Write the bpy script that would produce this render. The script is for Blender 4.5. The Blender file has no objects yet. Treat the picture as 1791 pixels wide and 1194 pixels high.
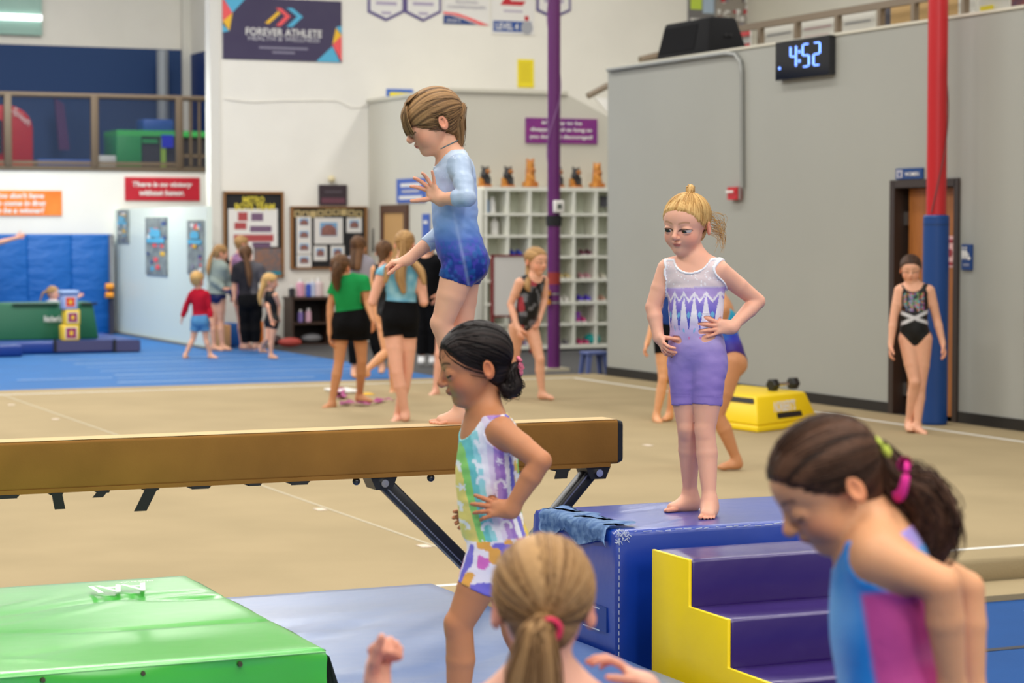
import bpy, bmesh, math, random
import numpy as np
from mathutils import Vector, Matrix
PI = math.pi
S = bpy.context.scene
COL = S.collection
# ---------------------------------------------------------------- camera
FPX = 3900.0; CAMH = 1.7; HORIZ = 400.0
PITCH = math.atan((597.0 - HORIZ) / FPX)
cam_d = bpy.data.cameras.new('camera'); cam = bpy.data.objects.new('camera', cam_d); COL.objects.link(cam)
cam.location = (0, 0, CAMH); cam.rotation_euler = (PI/2 - PITCH, 0, 0)
cam_d.sensor_width = 36.0; cam_d.lens = 36.0 * FPX / 1791.0
cam_d.clip_start = 0.05; cam_d.clip_end = 200
cam_d.dof.use_dof = True; cam_d.dof.focus_distance = 7.5; cam_d.dof.aperture_fstop = 4.6
S.camera = cam
# ---------------------------------------------------------------- exposure, world, lamps
S.view_settings.view_transform = 'Standard'
try: S.view_settings.look = 'None'
except Exception: pass
S.view_settings.gamma = 1.0; S.view_settings.use_curve_mapping = False
S.view_settings.exposure = 0.0
W = bpy.data.worlds.new('world'); S.world = W; W.use_nodes = True
W.node_tree.nodes['Background'].inputs[0].default_value = (1.0, 0.97, 0.91, 1)
W.node_tree.nodes['Background'].inputs[1].default_value = 0.26
TH = math.radians(23.8)
UX, UY = math.cos(TH), math.sin(TH)
def R(u, v, z=0.0): return Vector((u*UX - v*UY, u*UY + v*UX, z))
def area(name, u, v, z, su, sv, power, color=(1, .97, .92), tilt=(0, 0)):
    d = bpy.data.lights.new(name, 'AREA'); d.shape = 'RECTANGLE'; d.size = su; d.size_y = sv; d.energy = power; d.color = color
    o = bpy.data.objects.new(name, d); COL.objects.link(o); o.location = R(u, v, z); o.rotation_euler = (tilt[0], tilt[1], TH)
    return o
for lu in (-1.5, 3.5, 8.5):
    for lv in (2.0, 8.0, 14.0, 20.0, 27.0):
        area('ceiling_lamp', lu, lv, 7.6, 0.9, 3.2, (225 if lu < 5 else 140)*(1.7 if lv > 25 else 1))
area('ceiling_lamp', 3.0, 34.0, 7.6, 2, 3.2, 240)
area('ceiling_lamp', 9.0, 34.0, 7.6, 2, 3.2, 240)
for lu in (-2.0, 2.5, 7.0): area('ceiling_lamp', lu, -3.5, 6.0, 1.2, 3.0, 210, tilt=(math.radians(28), 0))
for lv in (12.0, 20.0, 27.5): area('ceiling_lamp', 14.2, lv, 7.6, 0.9, 3.0, 165)  # unseen lamps added to brighten the upper right walls
area('bay_lamp', 7.2, 34.6, 4.2, 1.2, 0.6, 30, (.9, 1, .97))
# ---------------------------------------------------------------- pixel -> point helpers (frame 1791 x 1194)
def ray(px, py):
    a = (px - 895.5) / FPX; b = (597.0 - py) / FPX
    cp, sp = math.cos(PITCH), math.sin(PITCH)
    return Vector((a, cp + b*sp, -sp + b*cp))
def at(px, py, Y): d = ray(px, py); return Vector((0, 0, CAMH)) + d * (Y / d.y)
def onz(px, py, z): d = ray(px, py); return Vector((0, 0, CAMH)) + d * ((z - CAMH) / d.z)
def onv(px, py, v):
    d = ray(px, py); dv = -d.x*UY + d.y*UX
    return Vector((0, 0, CAMH)) + d * (v / dv)
def onu(px, py, u):
    d = ray(px, py); du = d.x*UX + d.y*UY
    return Vector((0, 0, CAMH)) + d * (u / du)
def uv(p): return (p.x*UX + p.y*UY, -p.x*UY + p.y*UX, p.z)
# ---------------------------------------------------------------- materials
_M = {}
def mat(name, color=(.5, .5, .5), rough=.6, metal=0.0, emit=None, es=1.0, bump=0.0, bscale=30.0, var=0.0, vscale=4.0,
        spec=.5, alpha=1.0, vcol=False, trans=0.0, coat=0.0, sheen=0.0, color2=None, bdist=.004, stretch=None):
    if name in _M: return _M[name]
    m = bpy.data.materials.new(name); m.use_nodes = True; nt = m.node_tree; N = nt.nodes; L = nt.links
    b = N['Principled BSDF']; b.inputs['Roughness'].default_value = rough; b.inputs['Metallic'].default_value = metal
    b.inputs['Specular IOR Level'].default_value = spec
    b.inputs['Base Color'].default_value = (*color, 1); b.inputs['Alpha'].default_value = alpha
    if trans: b.inputs['Transmission Weight'].default_value = trans
    if coat: b.inputs['Coat Weight'].default_value = coat; b.inputs['Coat Roughness'].default_value = .25
    if sheen: b.inputs['Sheen Weight'].default_value = sheen
    if emit: b.inputs['Emission Color'].default_value = (*emit, 1); b.inputs['Emission Strength'].default_value = es
    tc = None
    if vcol:
        a = N.new('ShaderNodeAttribute'); a.attribute_name = 'Col'; L.new(a.outputs['Color'], b.inputs['Base Color'])
    if var or bump or color2:
        tc = N.new('ShaderNodeTexCoord'); src = tc.outputs['Object']
        if stretch:
            mp = N.new('ShaderNodeMapping'); mp.inputs['Scale'].default_value = stretch; L.new(src, mp.inputs['Vector']); src = mp.outputs['Vector']
    if (var or color2) and not vcol:
        n = N.new('ShaderNodeTexNoise'); n.inputs['Scale'].default_value = vscale; n.inputs['Detail'].default_value = 4; L.new(src, n.inputs['Vector'])
        r = N.new('ShaderNodeValToRGB'); r.color_ramp.elements[0].position = .35; r.color_ramp.elements[1].position = .65
        c2 = color2 if color2 else tuple(min(1, c*(1+var)) for c in color)
        c1 = color if color2 else tuple(c*(1-var) for c in color)
        r.color_ramp.elements[0].color = (*c1, 1); r.color_ramp.elements[1].color = (*c2, 1)
        L.new(n.outputs['Fac'], r.inputs['Fac']); L.new(r.outputs['Color'], b.inputs['Base Color'])
    if bump:
        n = N.new('ShaderNodeTexNoise'); n.inputs['Scale'].default_value = bscale; n.inputs['Detail'].default_value = 3; L.new(src, n.inputs['Vector'])
        bp = N.new('ShaderNodeBump'); bp.inputs['Strength'].default_value = bump; bp.inputs['Distance'].default_value = bdist
        L.new(n.outputs['Fac'], bp.inputs['Height']); L.new(bp.outputs['Normal'], b.inputs['Normal'])
    _M[name] = m
    return m
def s2l(r, g, b):
    f = lambda c: (c/255/12.92) if c/255 <= .04045 else ((c/255+.055)/1.055)**2.4
    return (f(r), f(g), f(b))
# ---------------------------------------------------------------- objects
def wl(o):
    p = Vector(o.location)
    while o.parent is not None: o = o.parent; p = p + o.location
    return p
def link(name, me, m=None, parent=None, smooth=False):
    o = bpy.data.objects.new(name, me); COL.objects.link(o)
    if m is not None:
        for x in (m if isinstance(m, (list, tuple)) else [m]): me.materials.append(x)
    if parent is not None: o.parent = parent
    if smooth and hasattr(me, 'polygons'): me.polygons.foreach_set('use_smooth', [True]*len(me.polygons))
    return o
def tag(o, label=None, cat=None, group=None, kind=None):
    if label: o['label'] = label
    if cat: o['category'] = cat
    if group: o['group'] = group
    if kind: o['kind'] = kind
    return o
def thing(name, label, cat, loc, group=None):
    o = bpy.data.objects.new(name, None); COL.objects.link(o); o.location = loc; o.empty_display_size = .1
    return tag(o, label, cat, group)
class MB:
    def __init__(s): s.v = []; s.f = []; s.mi = []
    def add(s, vs, fs, mi=0):
        n = len(s.v); s.v += [tuple(p) for p in vs]; s.f += [tuple(i+n for i in f) for f in fs]; s.mi += [mi]*len(fs); return s
    def hexa(s, p, mi=0):   # 8 points: bottom 4 ccw, top 4 ccw
        return s.add(p, [(3,2,1,0),(4,5,6,7),(0,1,5,4),(1,2,6,5),(2,3,7,6),(3,0,4,7)], mi)
    def box(s, u0, u1, v0, v1, z0, z1, mi=0):   # in room axes
        P = [R(u0,v0,z0),R(u1,v0,z0),R(u1,v1,z0),R(u0,v1,z0),R(u0,v0,z1),R(u1,v0,z1),R(u1,v1,z1),R(u0,v1,z1)]
        return s.hexa(P, mi)
    def tube(s, pts, r, n=10, mi=0, cap=True):
        pts = [Vector(p) for p in pts]; rs = r if isinstance(r, (list, tuple)) else [r]*len(pts); rings = []
        up = None
        for i, p in enumerate(pts):
            d = (pts[min(i+1, len(pts)-1)] - pts[max(i-1, 0)]).normalized()
            if up is None: up = Vector((0,0,1)) if abs(d.z) < .9 else Vector((1,0,0))
            a = d.cross(up).normalized(); b = a.cross(d).normalized(); up = b
            rings.append([p + (a*math.cos(2*PI*k/n) + b*math.sin(2*PI*k/n))*rs[i] for k in range(n)])
        vs = [q for g in rings for q in g]; fs = []
        for i in range(len(pts)-1):
            for k in range(n): fs.append((i*n+k, i*n+(k+1)%n, (i+1)*n+(k+1)%n, (i+1)*n+k))
        if cap: fs.append(tuple(range(n))[::-1]); fs.append(tuple((len(pts)-1)*n+k for k in range(n)))
        return s.add(vs, fs, mi)
    def prism(s, poly, d, mi=0):    # planar polygon (list of Vector) extruded by vector d
        n = len(poly); vs = list(poly) + [Vector(p)+Vector(d) for p in poly]
        fs = [tuple(range(n))[::-1], tuple(n+k for k in range(n))] + [(k, (k+1)%n, n+(k+1)%n, n+k) for k in range(n)]
        return s.add(vs, fs, mi)
    def build(s, name, m=None, parent=None, bevel=0.0, smooth=False, seg=2):
        me = bpy.data.meshes.new(name); me.from_pydata(s.v, [], s.f)
        for i, p in enumerate(me.polygons): p.material_index = s.mi[i]
        bm = bmesh.new(); bm.from_mesh(me); bmesh.ops.recalc_face_normals(bm, faces=bm.faces)
        if bevel: bmesh.ops.bevel(bm, geom=[e for e in bm.edges if len(e.link_faces) == 2 and e.calc_face_angle(0) > .3], offset=bevel, segments=seg, profile=.5, affect='EDGES')
        if not s.v: return None
        # origin at centre of base
        xs = [v.co for v in bm.verts]; c = Vector(((min(v.x for v in xs)+max(v.x for v in xs))/2, (min(v.y for v in xs)+max(v.y for v in xs))/2, min(v.z for v in xs)))
        for v in bm.verts: v.co -= c
        bm.to_mesh(me); bm.free()
        o = link(name, me, m, None, smooth or bevel > 0)
        if bevel and not smooth:
            try: me.set_sharp_from_angle(angle=math.radians(50))
            except Exception: pass
        o.location = c
        if parent is not None: o.parent = parent; o.location = c - wl(parent)
        return o
def text(name, body, p0, xdir, ydir, width, height, m, parent, off=.004, align='CENTER', bold=0.0, italic=0.0):
    """flat lettering centred on p0, fitted to width x height"""
    cu = bpy.data.curves.new(name, 'FONT'); cu.body = body; cu.align_x = align; cu.align_y = 'CENTER'; cu.size = 1; cu.offset = bold; cu.shear = italic
    cu.resolution_u = 3
    o = bpy.data.objects.new(name, cu); COL.objects.link(o); bpy.context.view_layer.update()
    me = o.to_mesh(); me2 = me.copy(); o.to_mesh_clear(); bpy.data.objects.remove(o); bpy.data.curves.remove(cu)
    n = len(me2.vertices); co = np.empty(n*3); me2.vertices.foreach_get('co', co); co = co.reshape(-1, 3)
    mn, mx = co.min(0), co.max(0); c = (mn+mx)/2; sx = width/max(mx[0]-mn[0], 1e-6); sy = height/max(mx[1]-mn[1], 1e-6)
    X = np.array(xdir.normalized()); Y = np.array(ydir.normalized()); Nn = np.cross(X, Y)
    q = (co[:, :1]-c[0])*sx*X + (co[:, 1:2]-c[1])*sy*Y + Nn*off
    me2.vertices.foreach_set('co', q.ravel()); me2.name = name
    me2.materials.clear()
    o = link(name, me2, m); o.location = p0
    if parent is not None: o.parent = parent; o.location = Vector(p0) - wl(parent)
    return o
UD = R(1, 0, 0); VD = R(0, 1, 0); ZD = Vector((0, 0, 1))
# ================================================================ signed-distance bodies
def _n(v): v = np.asarray(v, float); return v/max(np.linalg.norm(v), 1e-9)
def smin(a, b, k):
    h = np.clip(.5+.5*(b-a)/k, 0, 1); return b*(1-h)+a*h-k*h*(1-h)
class Prim:
    """kind 'rc' round cone a,b,ra,rb (optional flattening axis n, factor fl); 'el' ellipsoid c,radii,M(rows)"""
    def __init__(s, g, kind, k, cut=None, sub=False, **kw):
        s.g = g; s.kind = kind; s.k = k; s.cut = cut; s.sub = sub; s.__dict__.update(kw)
        if kind == 'rc':
            s.a = np.array(s.a, float); s.b = np.array(s.b, float); r = max(s.ra, s.rb)
            s.lo = np.minimum(s.a, s.b)-r; s.hi = np.maximum(s.a, s.b)+r
        else:
            s.c = np.array(s.c, float); s.r = np.array(s.r, float); s.M = np.array(s.M, float) if getattr(s, 'M', None) is not None else np.eye(3)
            e = np.sqrt(((s.M*s.r[:, None])**2).sum(0)); s.lo = s.c-e; s.hi = s.c+e
    def d(s, P):
        if s.kind == 'rc':
            a, b = s.a, s.b; fl = getattr(s, 'fl', None)
            if fl:
                n = _n(s.n); Q = P + ((P-a)@n)[..., None]*n*(1/fl-1); ab = b-a; ab = ab + (ab@n)*n*(1/fl-1)
            else: Q = P; ab = b-a
            pa = Q-a; t = np.clip((pa@ab)/max(ab@ab, 1e-12), 0, 1)
            q = pa - t[..., None]*ab
            dd = np.sqrt((q*q).sum(-1)) - (s.ra+(s.rb-s.ra)*t)
            if fl: dd = dd*(.5+.5*fl)
        else:
            q = (P-s.c)@s.M.T; k0 = np.sqrt(((q/s.r)**2).sum(-1)); k1 = np.sqrt(((q/s.r**2)**2).sum(-1))
            dd = k0*(k0-1)/np.maximum(k1, 1e-6)
        if s.cut is not None: dd = np.maximum(dd, -((P-np.array(s.cut[0]))@np.array(s.cut[1])))   # keeps side the normal points to
        return dd
def evalf(prims, P, big=1.0):
    F = np.full(P.shape[:-1], big)
    for p in prims:
        if p.sub: F = -smin(-F, p.d(P), p.k)
        else: F = smin(F, p.d(P), p.k)
    return F
def field(prims, lo, hi, res, inflate=0.0):
    n = np.ceil((hi-lo)/res).astype(int)+1
    F = np.full(n, .5, np.float32)
    ax = [lo[i]+res*np.arange(n[i]) for i in range(3)]
    for p in prims:
        m = p.k+3*res+abs(inflate)+.004
        i0 = np.maximum(np.floor((p.lo-m-lo)/res).astype(int), 0); i1 = np.minimum(np.ceil((p.hi+m-lo)/res).astype(int)+1, n)
        if (i1 <= i0).any(): continue
        sl = tuple(slice(i0[i], i1[i]) for i in range(3))
        P = np.stack(np.meshgrid(*[ax[i][sl[i]] for i in range(3)], indexing='ij'), -1)
        dd = p.d(P).astype(np.float32)
        if p.sub: F[sl] = -smin(-F[sl], dd, p.k)
        else: F[sl] = smin(F[sl], dd, p.k)
    if inflate: F -= inflate
    return F
def surfnet(F, lo, res):
    F = np.pad(F, 1, constant_values=.5); lo = np.array(lo)-res
    ins = F < 0; nx, ny, nz = F.shape
    c = np.zeros((nx-1, ny-1, nz-1), np.int8)
    for dx in (0,1):
        for dy in (0,1):
            for dz in (0,1): c += ins[dx:nx-1+dx, dy:ny-1+dy, dz:nz-1+dz]
    act = np.argwhere((c > 0) & (c < 8))
    if len(act) == 0: return np.zeros((0,3)), np.zeros((0,4), int)
    idx = -np.ones(c.shape, np.int32); idx[act[:,0], act[:,1], act[:,2]] = np.arange(len(act))
    acc = np.zeros((len(act), 3)); cnt = np.zeros(len(act))
    cor = [(a,b,d) for a in (0,1) for b in (0,1) for d in (0,1)]
    vals = {k: F[act[:,0]+k[0], act[:,1]+k[1], act[:,2]+k[2]].astype(float) for k in cor}
    for k in cor:
        for ax in range(3):
            if k[ax]: continue
            k2 = list(k); k2[ax] = 1; k2 = tuple(k2)
            a, b = vals[k], vals[k2]; m = (a < 0) != (b < 0)
            t = np.where(m, a/np.where(m, a-b, 1), 0)
            for j in range(3):
                acc[:, j] += np.where(m, (t if j == ax else k[j]), 0)
            cnt += m
    V = (act + acc/cnt[:, None])*res + lo
    quads = []
    for ax in range(3):
        sl0 = [slice(0, s) for s in F.shape]; sl1 = [slice(0, s) for s in F.shape]
        sl0[ax] = slice(0, F.shape[ax]-1); sl1[ax] = slice(1, F.shape[ax])
        A = ins[tuple(sl0)]; B = ins[tuple(sl1)]
        e = np.argwhere(A != B); fl = A[e[:,0], e[:,1], e[:,2]]
        u, v = [(1,2),(2,0),(0,1)][ax]
        def ci(du, dv):
            q = e.copy(); q[:, u] -= du; q[:, v] -= dv; return idx[q[:,0], q[:,1], q[:,2]]
        q = np.stack([ci(1,1), ci(0,1), ci(0,0), ci(1,0)], 1); q[~fl] = q[~fl][:, ::-1]; quads.append(q)
    return V, np.concatenate(quads)
def clip(V, T, f, eps=1e-6):
    """keep f>0 of a triangle mesh"""
    f = np.where(np.abs(f) < eps, eps, f); ins = f > 0; c = ins[T].sum(1)
    out = [T[c == 3]]; newV = []; cache = {}; base = len(V); ints = []
    for want in (1, 2):
        TT = T[c == want]
        if not len(TT): continue
        m = ins[TT]; odd = np.argmax(m == (want == 1), 1)
        a = TT[np.arange(len(TT)), odd]; b = TT[np.arange(len(TT)), (odd+1) % 3]; d = TT[np.arange(len(TT)), (odd+2) % 3]
        def ev(p, q):
            r = np.empty(len(p), int)
            for i, (x, y) in enumerate(zip(p.tolist(), q.tolist())):
                k = (x, y) if x < y else (y, x)
                j = cache.get(k)
                if j is None: j = base+len(ints); cache[k] = j; ints.append(k)
                r[i] = j
            return r
        e1 = ev(a, b); e2 = ev(a, d)
        if want == 1: out.append(np.stack([a, e1, e2], 1))
        else: out += [np.stack([e1, b, d], 1), np.stack([e1, d, e2], 1)]
    if ints:
        K = np.array(ints); fa, fb = f[K[:,0]], f[K[:,1]]; t = (fa/(fa-fb))[:, None]
        V2 = np.concatenate([V, V[K[:,0]]*(1-t)+V[K[:,1]]*t])
    else: V2 = V
    T2 = np.concatenate(out); used = np.unique(T2); rm = -np.ones(len(V2), int); rm[used] = np.arange(len(used))
    edge = used >= base
    return V2[used], rm[T2], edge
def tris(Q): return np.concatenate([Q[:, [0,1,2]], Q[:, [0,2,3]]])
def vnorm(V, T):
    n = np.cross(V[T[:,1]]-V[T[:,0]], V[T[:,2]]-V[T[:,0]]); N = np.zeros_like(V)
    for i in range(3):
        for j in range(3): N[:, j] += np.bincount(T[:, i], n[:, j], len(V))
    return N/np.maximum(np.linalg.norm(N, axis=1, keepdims=True), 1e-12)
def mesh_np(name, V, T, col=None):
    me = bpy.data.meshes.new(name); me.vertices.add(len(V)); me.vertices.foreach_set('co', np.ascontiguousarray(V, np.float32).ravel())
    k = T.shape[1]; me.loops.add(len(T)*k); me.loops.foreach_set('vertex_index', np.ascontiguousarray(T, np.int32).ravel())
    me.polygons.add(len(T)); me.polygons.foreach_set('loop_start', np.arange(0, len(T)*k, k, dtype=np.int32)); me.polygons.foreach_set('loop_total', np.full(len(T), k, np.int32))
    me.polygons.foreach_set('use_smooth', np.ones(len(T), bool))
    if col is not None:
        a = me.color_attributes.new('Col', 'FLOAT_COLOR', 'POINT'); c = np.ones((len(V), 4), np.float32); c[:, :3] = np.clip(col, 0, 1); a.data.foreach_set('color', c.ravel())
    me.update(calc_edges=True); me.validate()
    return me
def emit_np(name, V, T, col, m, root):
    loc = np.array(wl(root)); me = mesh_np(name, V-loc, T, col)
    o = link(name, me, m); o.parent = root
    return o
def sm(x, a, b): t = np.clip((x-a)/(b-a), 0, 1); return t*t*(3-2*t)
def mixc(c, c2, w): return c*(1-w[:, None]) + np.array(c2)*w[:, None]
def hsh(i, s=0): x = np.sin(i*127.1+s*311.7)*43758.5453; return x-np.floor(x)
def n1(x, s=0):
    i = np.floor(x); f = x-i; f = f*f*(3-2*f); return hsh(i, s)*(1-f)+hsh(i+1, s)*f
def n3(P, s=0):
    i = np.floor(P); f = P-i; f = f*f*(3-2*f); r = 0
    for a in (0,1):
        for b in (0,1):
            for c in (0,1):
                w = (f[:,0] if a else 1-f[:,0])*(f[:,1] if b else 1-f[:,1])*(f[:,2] if c else 1-f[:,2])
                r = r + w*hsh((i[:,0]+a)+57*(i[:,1]+b)+113*(i[:,2]+c), s)
    return r
SKIN = {'fair': s2l(226, 170, 140), 'pink': s2l(230, 172, 146), 'tan': s2l(198, 138, 96), 'brown': s2l(190, 128, 88), 'warm': s2l(222, 162, 118)}
HAIRC = {'blonde': (s2l(222, 184, 120), s2l(168, 122, 66)), 'lightbrown': (s2l(186, 146, 96), s2l(104, 72, 42)), 'brown': (s2l(118, 84, 56), s2l(58, 38, 24)),
         'dark': (s2l(84, 60, 46), s2l(34, 23, 18)), 'black': (s2l(40, 30, 27), s2l(12, 9, 9)), 'darkblonde': (s2l(196, 156, 104), s2l(120, 86, 50))}
skin_m = mat('skin', (.6, .4, .3), .52, vcol=True, spec=.35)
skin_m.node_tree.nodes['Principled BSDF'].inputs['Subsurface Weight'].default_value = .12
skin_m.node_tree.nodes['Principled BSDF'].inputs['Subsurface Radius'].default_value = (.5, .2, .1)
skin_m.node_tree.nodes['Principled BSDF'].inputs['Subsurface Scale'].default_value = .02
cloth_m = mat('stretch_fabric', (.5, .5, .5), .45, vcol=True, bump=.3, bscale=22, bdist=.008, spec=.35)
soft_m = mat('soft_fabric', (.5, .5, .5), .85, vcol=True, bump=.4, bscale=18, bdist=.012, spec=.1)
hair_m = mat('hair', (.5, .5, .5), .55, vcol=True, spec=.2)
eye_m = mat('eye', (.5, .5, .5), .12, vcol=True)
def fwd_of(yaw): y = math.radians(yaw); return np.array([-math.sin(y), -math.cos(y), 0.0])
def frame(yaw, pitch=0, roll=0):
    """rows: right (x), forward (y), up (z); pitch>0 looks down, roll>0 tips towards own right"""
    f = fwd_of(yaw); u = np.array([0, 0, 1.0]); r = np.cross(f, u); p = math.radians(pitch)
    f2 = f*math.cos(p)-u*math.sin(p); u2 = u*math.cos(p)+f*math.sin(p)
    q = math.radians(roll); r2 = r*math.cos(q)-u2*math.sin(q); u3 = u2*math.cos(q)+r*math.sin(q)
    return np.stack([r2, f2, u3])
def head_prims(c, hh, M, eyes='open', fine=True, baby=1.0):
    P = []
    def w(x, y, z): return c + (x*M[0]+y*M[1]+z*M[2])*hh
    def el(x, y, z, rx, ry, rz, k=.06, g='H', **kw): P.append(Prim(g, 'el', k*hh, c=w(x,y,z), r=np.array([rx,ry,rz])*hh, M=M, **kw))
    def rc(a, b, ra, rb, k=.04, g='H', **kw): P.append(Prim(g, 'rc', k*hh, a=w(*a), b=w(*b), ra=ra*hh, rb=rb*hh, **kw))
    el(0, -.06, .13, .345, .415, .36, .01)
    el(0, .12, .10, .30, .265, .30, .08)
    el(0, .13, -.16, .245, .235, .29, .10)
    rc((0, .26, -.37), (0, .22, -.36), .085, .10, .08)
    for s in (-1, 1):
        el(.14*s, .20, -.17, .13, .13, .13, .10)
        rc((.19*s, -.02, -.18), (.07*s, .20, -.36), .065, .065, .08)
    if fine:
        for s in (-1, 1):
            P.append(Prim('H', 'el', .07*hh, sub=True, c=w(.145*s, .478, -.012), r=np.array([.10, .11, .055])*hh, M=M))
        rc((0, .36, .03), (0, .445, -.112), .022, .037, .05)
        rc((0, .43, -.13), (0, .43, -.135), .043, .043, .03)
        for s in (-1, 1): el(.040*s, .392, -.145, .028, .036, .025, .02)
        el(0, .362, -.225, .075, .04, .030, .03)
        el(0, .378, -.238, .060, .022, .015, .02, 'lip'); el(0, .368, -.270, .052, .024, .018, .02, 'lip')
        P.append(Prim('H', 'el', .010*hh, sub=True, c=w(0, .410, -.254), r=np.array([.060, .014, .004])*hh, M=M))
        for s in (-1, 1):
            e = w(.145*s, .282, -.025); er = np.array([.098, .098, .098])*hh
            up, fo = M[2], M[1]
            if eyes == 'open':
                P.append(Prim('lid', 'el', .012*hh, c=e, r=er*.99, M=M, cut=(e+up*.012*hh, _n(up*1.0-fo*.02))))
                P.append(Prim('lid', 'el', .012*hh, c=e, r=er*.97, M=M, cut=(e-up*.030*hh, _n(-up*1.0-fo*.08))))
            elif eyes == 'down':
                P.append(Prim('lid', 'el', .02*hh, c=e, r=er*1.0, M=M, cut=(e-up*.022*hh, _n(up*1.0+fo*.0))))
                P.append(Prim('lid', 'el', .02*hh, c=e, r=er*.96, M=M, cut=(e-up*.036*hh, _n(-up*1.0-fo*.1))))
            else: P.append(Prim('lid', 'el', .02*hh, c=e, r=er*.98, M=M))
    for s in (-1, 1):   # ears
        ME = frame_rot(M, s)
        P.append(Prim('ear', 'el', .02*hh, c=w(.352*s, -.11, -.06), r=np.array([.036, .080, .120])*hh, M=ME))
        if fine: P.append(Prim('ear', 'el', .015*hh, sub=True, c=w(.392*s, -.095, -.045), r=np.array([.03, .046, .076])*hh, M=ME))
    return P
def frame_rot(M, s):
    a = math.radians(28)*s; r = M[0]*math.cos(a)-M[1]*math.sin(a)*1; f = np.cross(M[2], r); return np.stack([r, f, M[2]])
HZ_X = np.radians([0, 25, 45, 60, 75, 88, 98, 115, 140, 180]); HZ_BACK = np.array([.30, .28, .20, .08, .0, -.05, -.10, -.24, -.34, -.36])
HZ_BANG = np.array([.035, .03, .01, -.02, -.05, -.08, -.12, -.24, -.34, -.36])
def streak(P, tie, ctr, fr=70, s=0):
    """0..1 streak noise that runs towards the tie point"""
    ax = _n(tie-ctr); q = P-ctr; t = _n(np.cross(ax, [.3, .2, .9])); b = np.cross(ax, t)
    ang = np.arctan2(q@t, q@b)
    return .5*n1(ang*fr/6.28+40, s)+.3*n1(ang*fr*2.3/6.28+90, s+1)+.2*n1(ang*fr*5/6.28+190, s+2)
def hair_cap(c, hh, M, tie, style='back', thick=.035, cols=None, res=.004, seed=0):
    def w(x, y, z): return c + (x*M[0]+y*M[1]+z*M[2])*hh
    hz = HZ_BANG if style == 'bangs' else HZ_BACK
    pr = [Prim('c', 'el', .01, c=w(0, -.07, .135), r=(np.array([.345, .415, .36])+thick)*hh, M=M),
          Prim('c', 'el', .06*hh, c=w(0, .11, .12), r=(np.array([.305, .275, .30])+thick*.8)*hh, M=M),
          Prim('c', 'el', .06*hh, c=w(0, -.20, -.10), r=np.array([.25, .20, .26])*hh, M=M)]
    if style == 'bangs':
        pr.append(Prim('c', 'el', .05*hh, c=w(0, .22, .17), r=np.array([.30, .225, .24])*hh, M=M))
    if style == 'long':
        pr.append(Prim('c', 'rc', .08*hh, a=w(0, -.18, 0), b=w(0, -.56, -1.0), ra=.34*hh, rb=.30*hh, n=M[1], fl=.5))
    lo = np.min([p.lo for p in pr], 0)-res*3-.01; hi = np.max([p.hi for p in pr], 0)+res*3+.01
    V, Q = surfnet(field(pr, lo, hi, res), lo, res); T = tris(Q)
    def hairf(V):
        q = (V-c)@M.T/hh; phi = np.arctan2(np.abs(q[:,0]), q[:,1]+.02)
        z = np.interp(phi, HZ_X, hz)
        if style == 'long': z = np.where(phi > 1.9, -1.2, np.where(phi > 1.5, z-(phi-1.5)*1.6, z))
        z = z + .014*(n1(phi*30, seed+5)-.5)
        ear = np.sqrt(((np.abs(q[:,0])-.37)/.16)**2+((q[:,1]+.10)/.085)**2+((q[:,2]+.08)/.125)**2)-1
        return np.minimum(q[:,2]-z, ear*.1 if style != 'long' else q[:,2]-z)
    st = streak(V, np.array(tie), c, 110, seed)
    N = vnorm(V, T); V = V + N*((st-.5)*.014*hh)[:, None]
    V, T, e = clip(V, T, hairf(V))
    st = streak(V, np.array(tie), c, 110, seed); N = vnorm(V, T)
    f = hairf(V); V = V - N*(np.clip(1-f/.05, 0, 1)*thick*.9*hh)[:, None]
    c1, c2 = cols; k = sm(st, .15, .85)
    return V, T, np.array(c2)*(1-k[:, None])+np.array(c1)*k[:, None]
def tubes(paths, rad, cols, n=4, seed=0):
    """many strands: paths list of (k,3); rad start..end"""
    Vs = []; Ts = []; Cs = []; base = 0
    for j, p in enumerate(paths):
        k = len(p); d = np.gradient(p, axis=0); d /= np.maximum(np.linalg.norm(d, axis=1, keepdims=True), 1e-9)
        up = np.array([.21, .35, .9]); a = np.cross(d, up); a /= np.maximum(np.linalg.norm(a, axis=1, keepdims=True), 1e-9); b = np.cross(a, d)
        r = (rad if np.isscalar(rad) else rad[j]) * (1-.75*np.linspace(0, 1, k)**3)
        ang = np.arange(n)*2*PI/n
        ring = p[:, None]+(a[:, None]*np.cos(ang)[None, :, None]+b[:, None]*np.sin(ang)[None, :, None])*r[:, None, None]
        Vs.append(ring.reshape(-1, 3)); i = np.arange(k-1)[:, None]*n; q = np.arange(n)[None]; q2 = (np.arange(n)[None]+1) % n
        f = np.stack([i+q, i+q2, i+n+q2, i+n+q], -1).reshape(-1, 4)+base; Ts.append(f); base += k*n
        h = hsh(j*1.7, seed+3); h = h if np.isscalar(h) else float(h)
        Cs.append(np.tile(np.array(cols[1])*(1-h)+np.array(cols[0])*h, (k*n, 1)))
    return np.concatenate(Vs), tris(np.concatenate(Ts)), np.concatenate(Cs)
def spline(pts, n=12):
    pts = np.array(pts, float); k = len(pts); out = []
    for t in np.linspace(0, k-1, n):
        i = min(int(t), k-2); u = t-i; p0 = pts[max(i-1, 0)]; p1 = pts[i]; p2 = pts[i+1]; p3 = pts[min(i+2, k-1)]
        out.append(.5*((2*p1)+(-p0+p2)*u+(2*p0-5*p1+4*p2-p3)*u*u+(-p0+3*p1-3*p2+p3)*u**3))
    return np.array(out)
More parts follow.
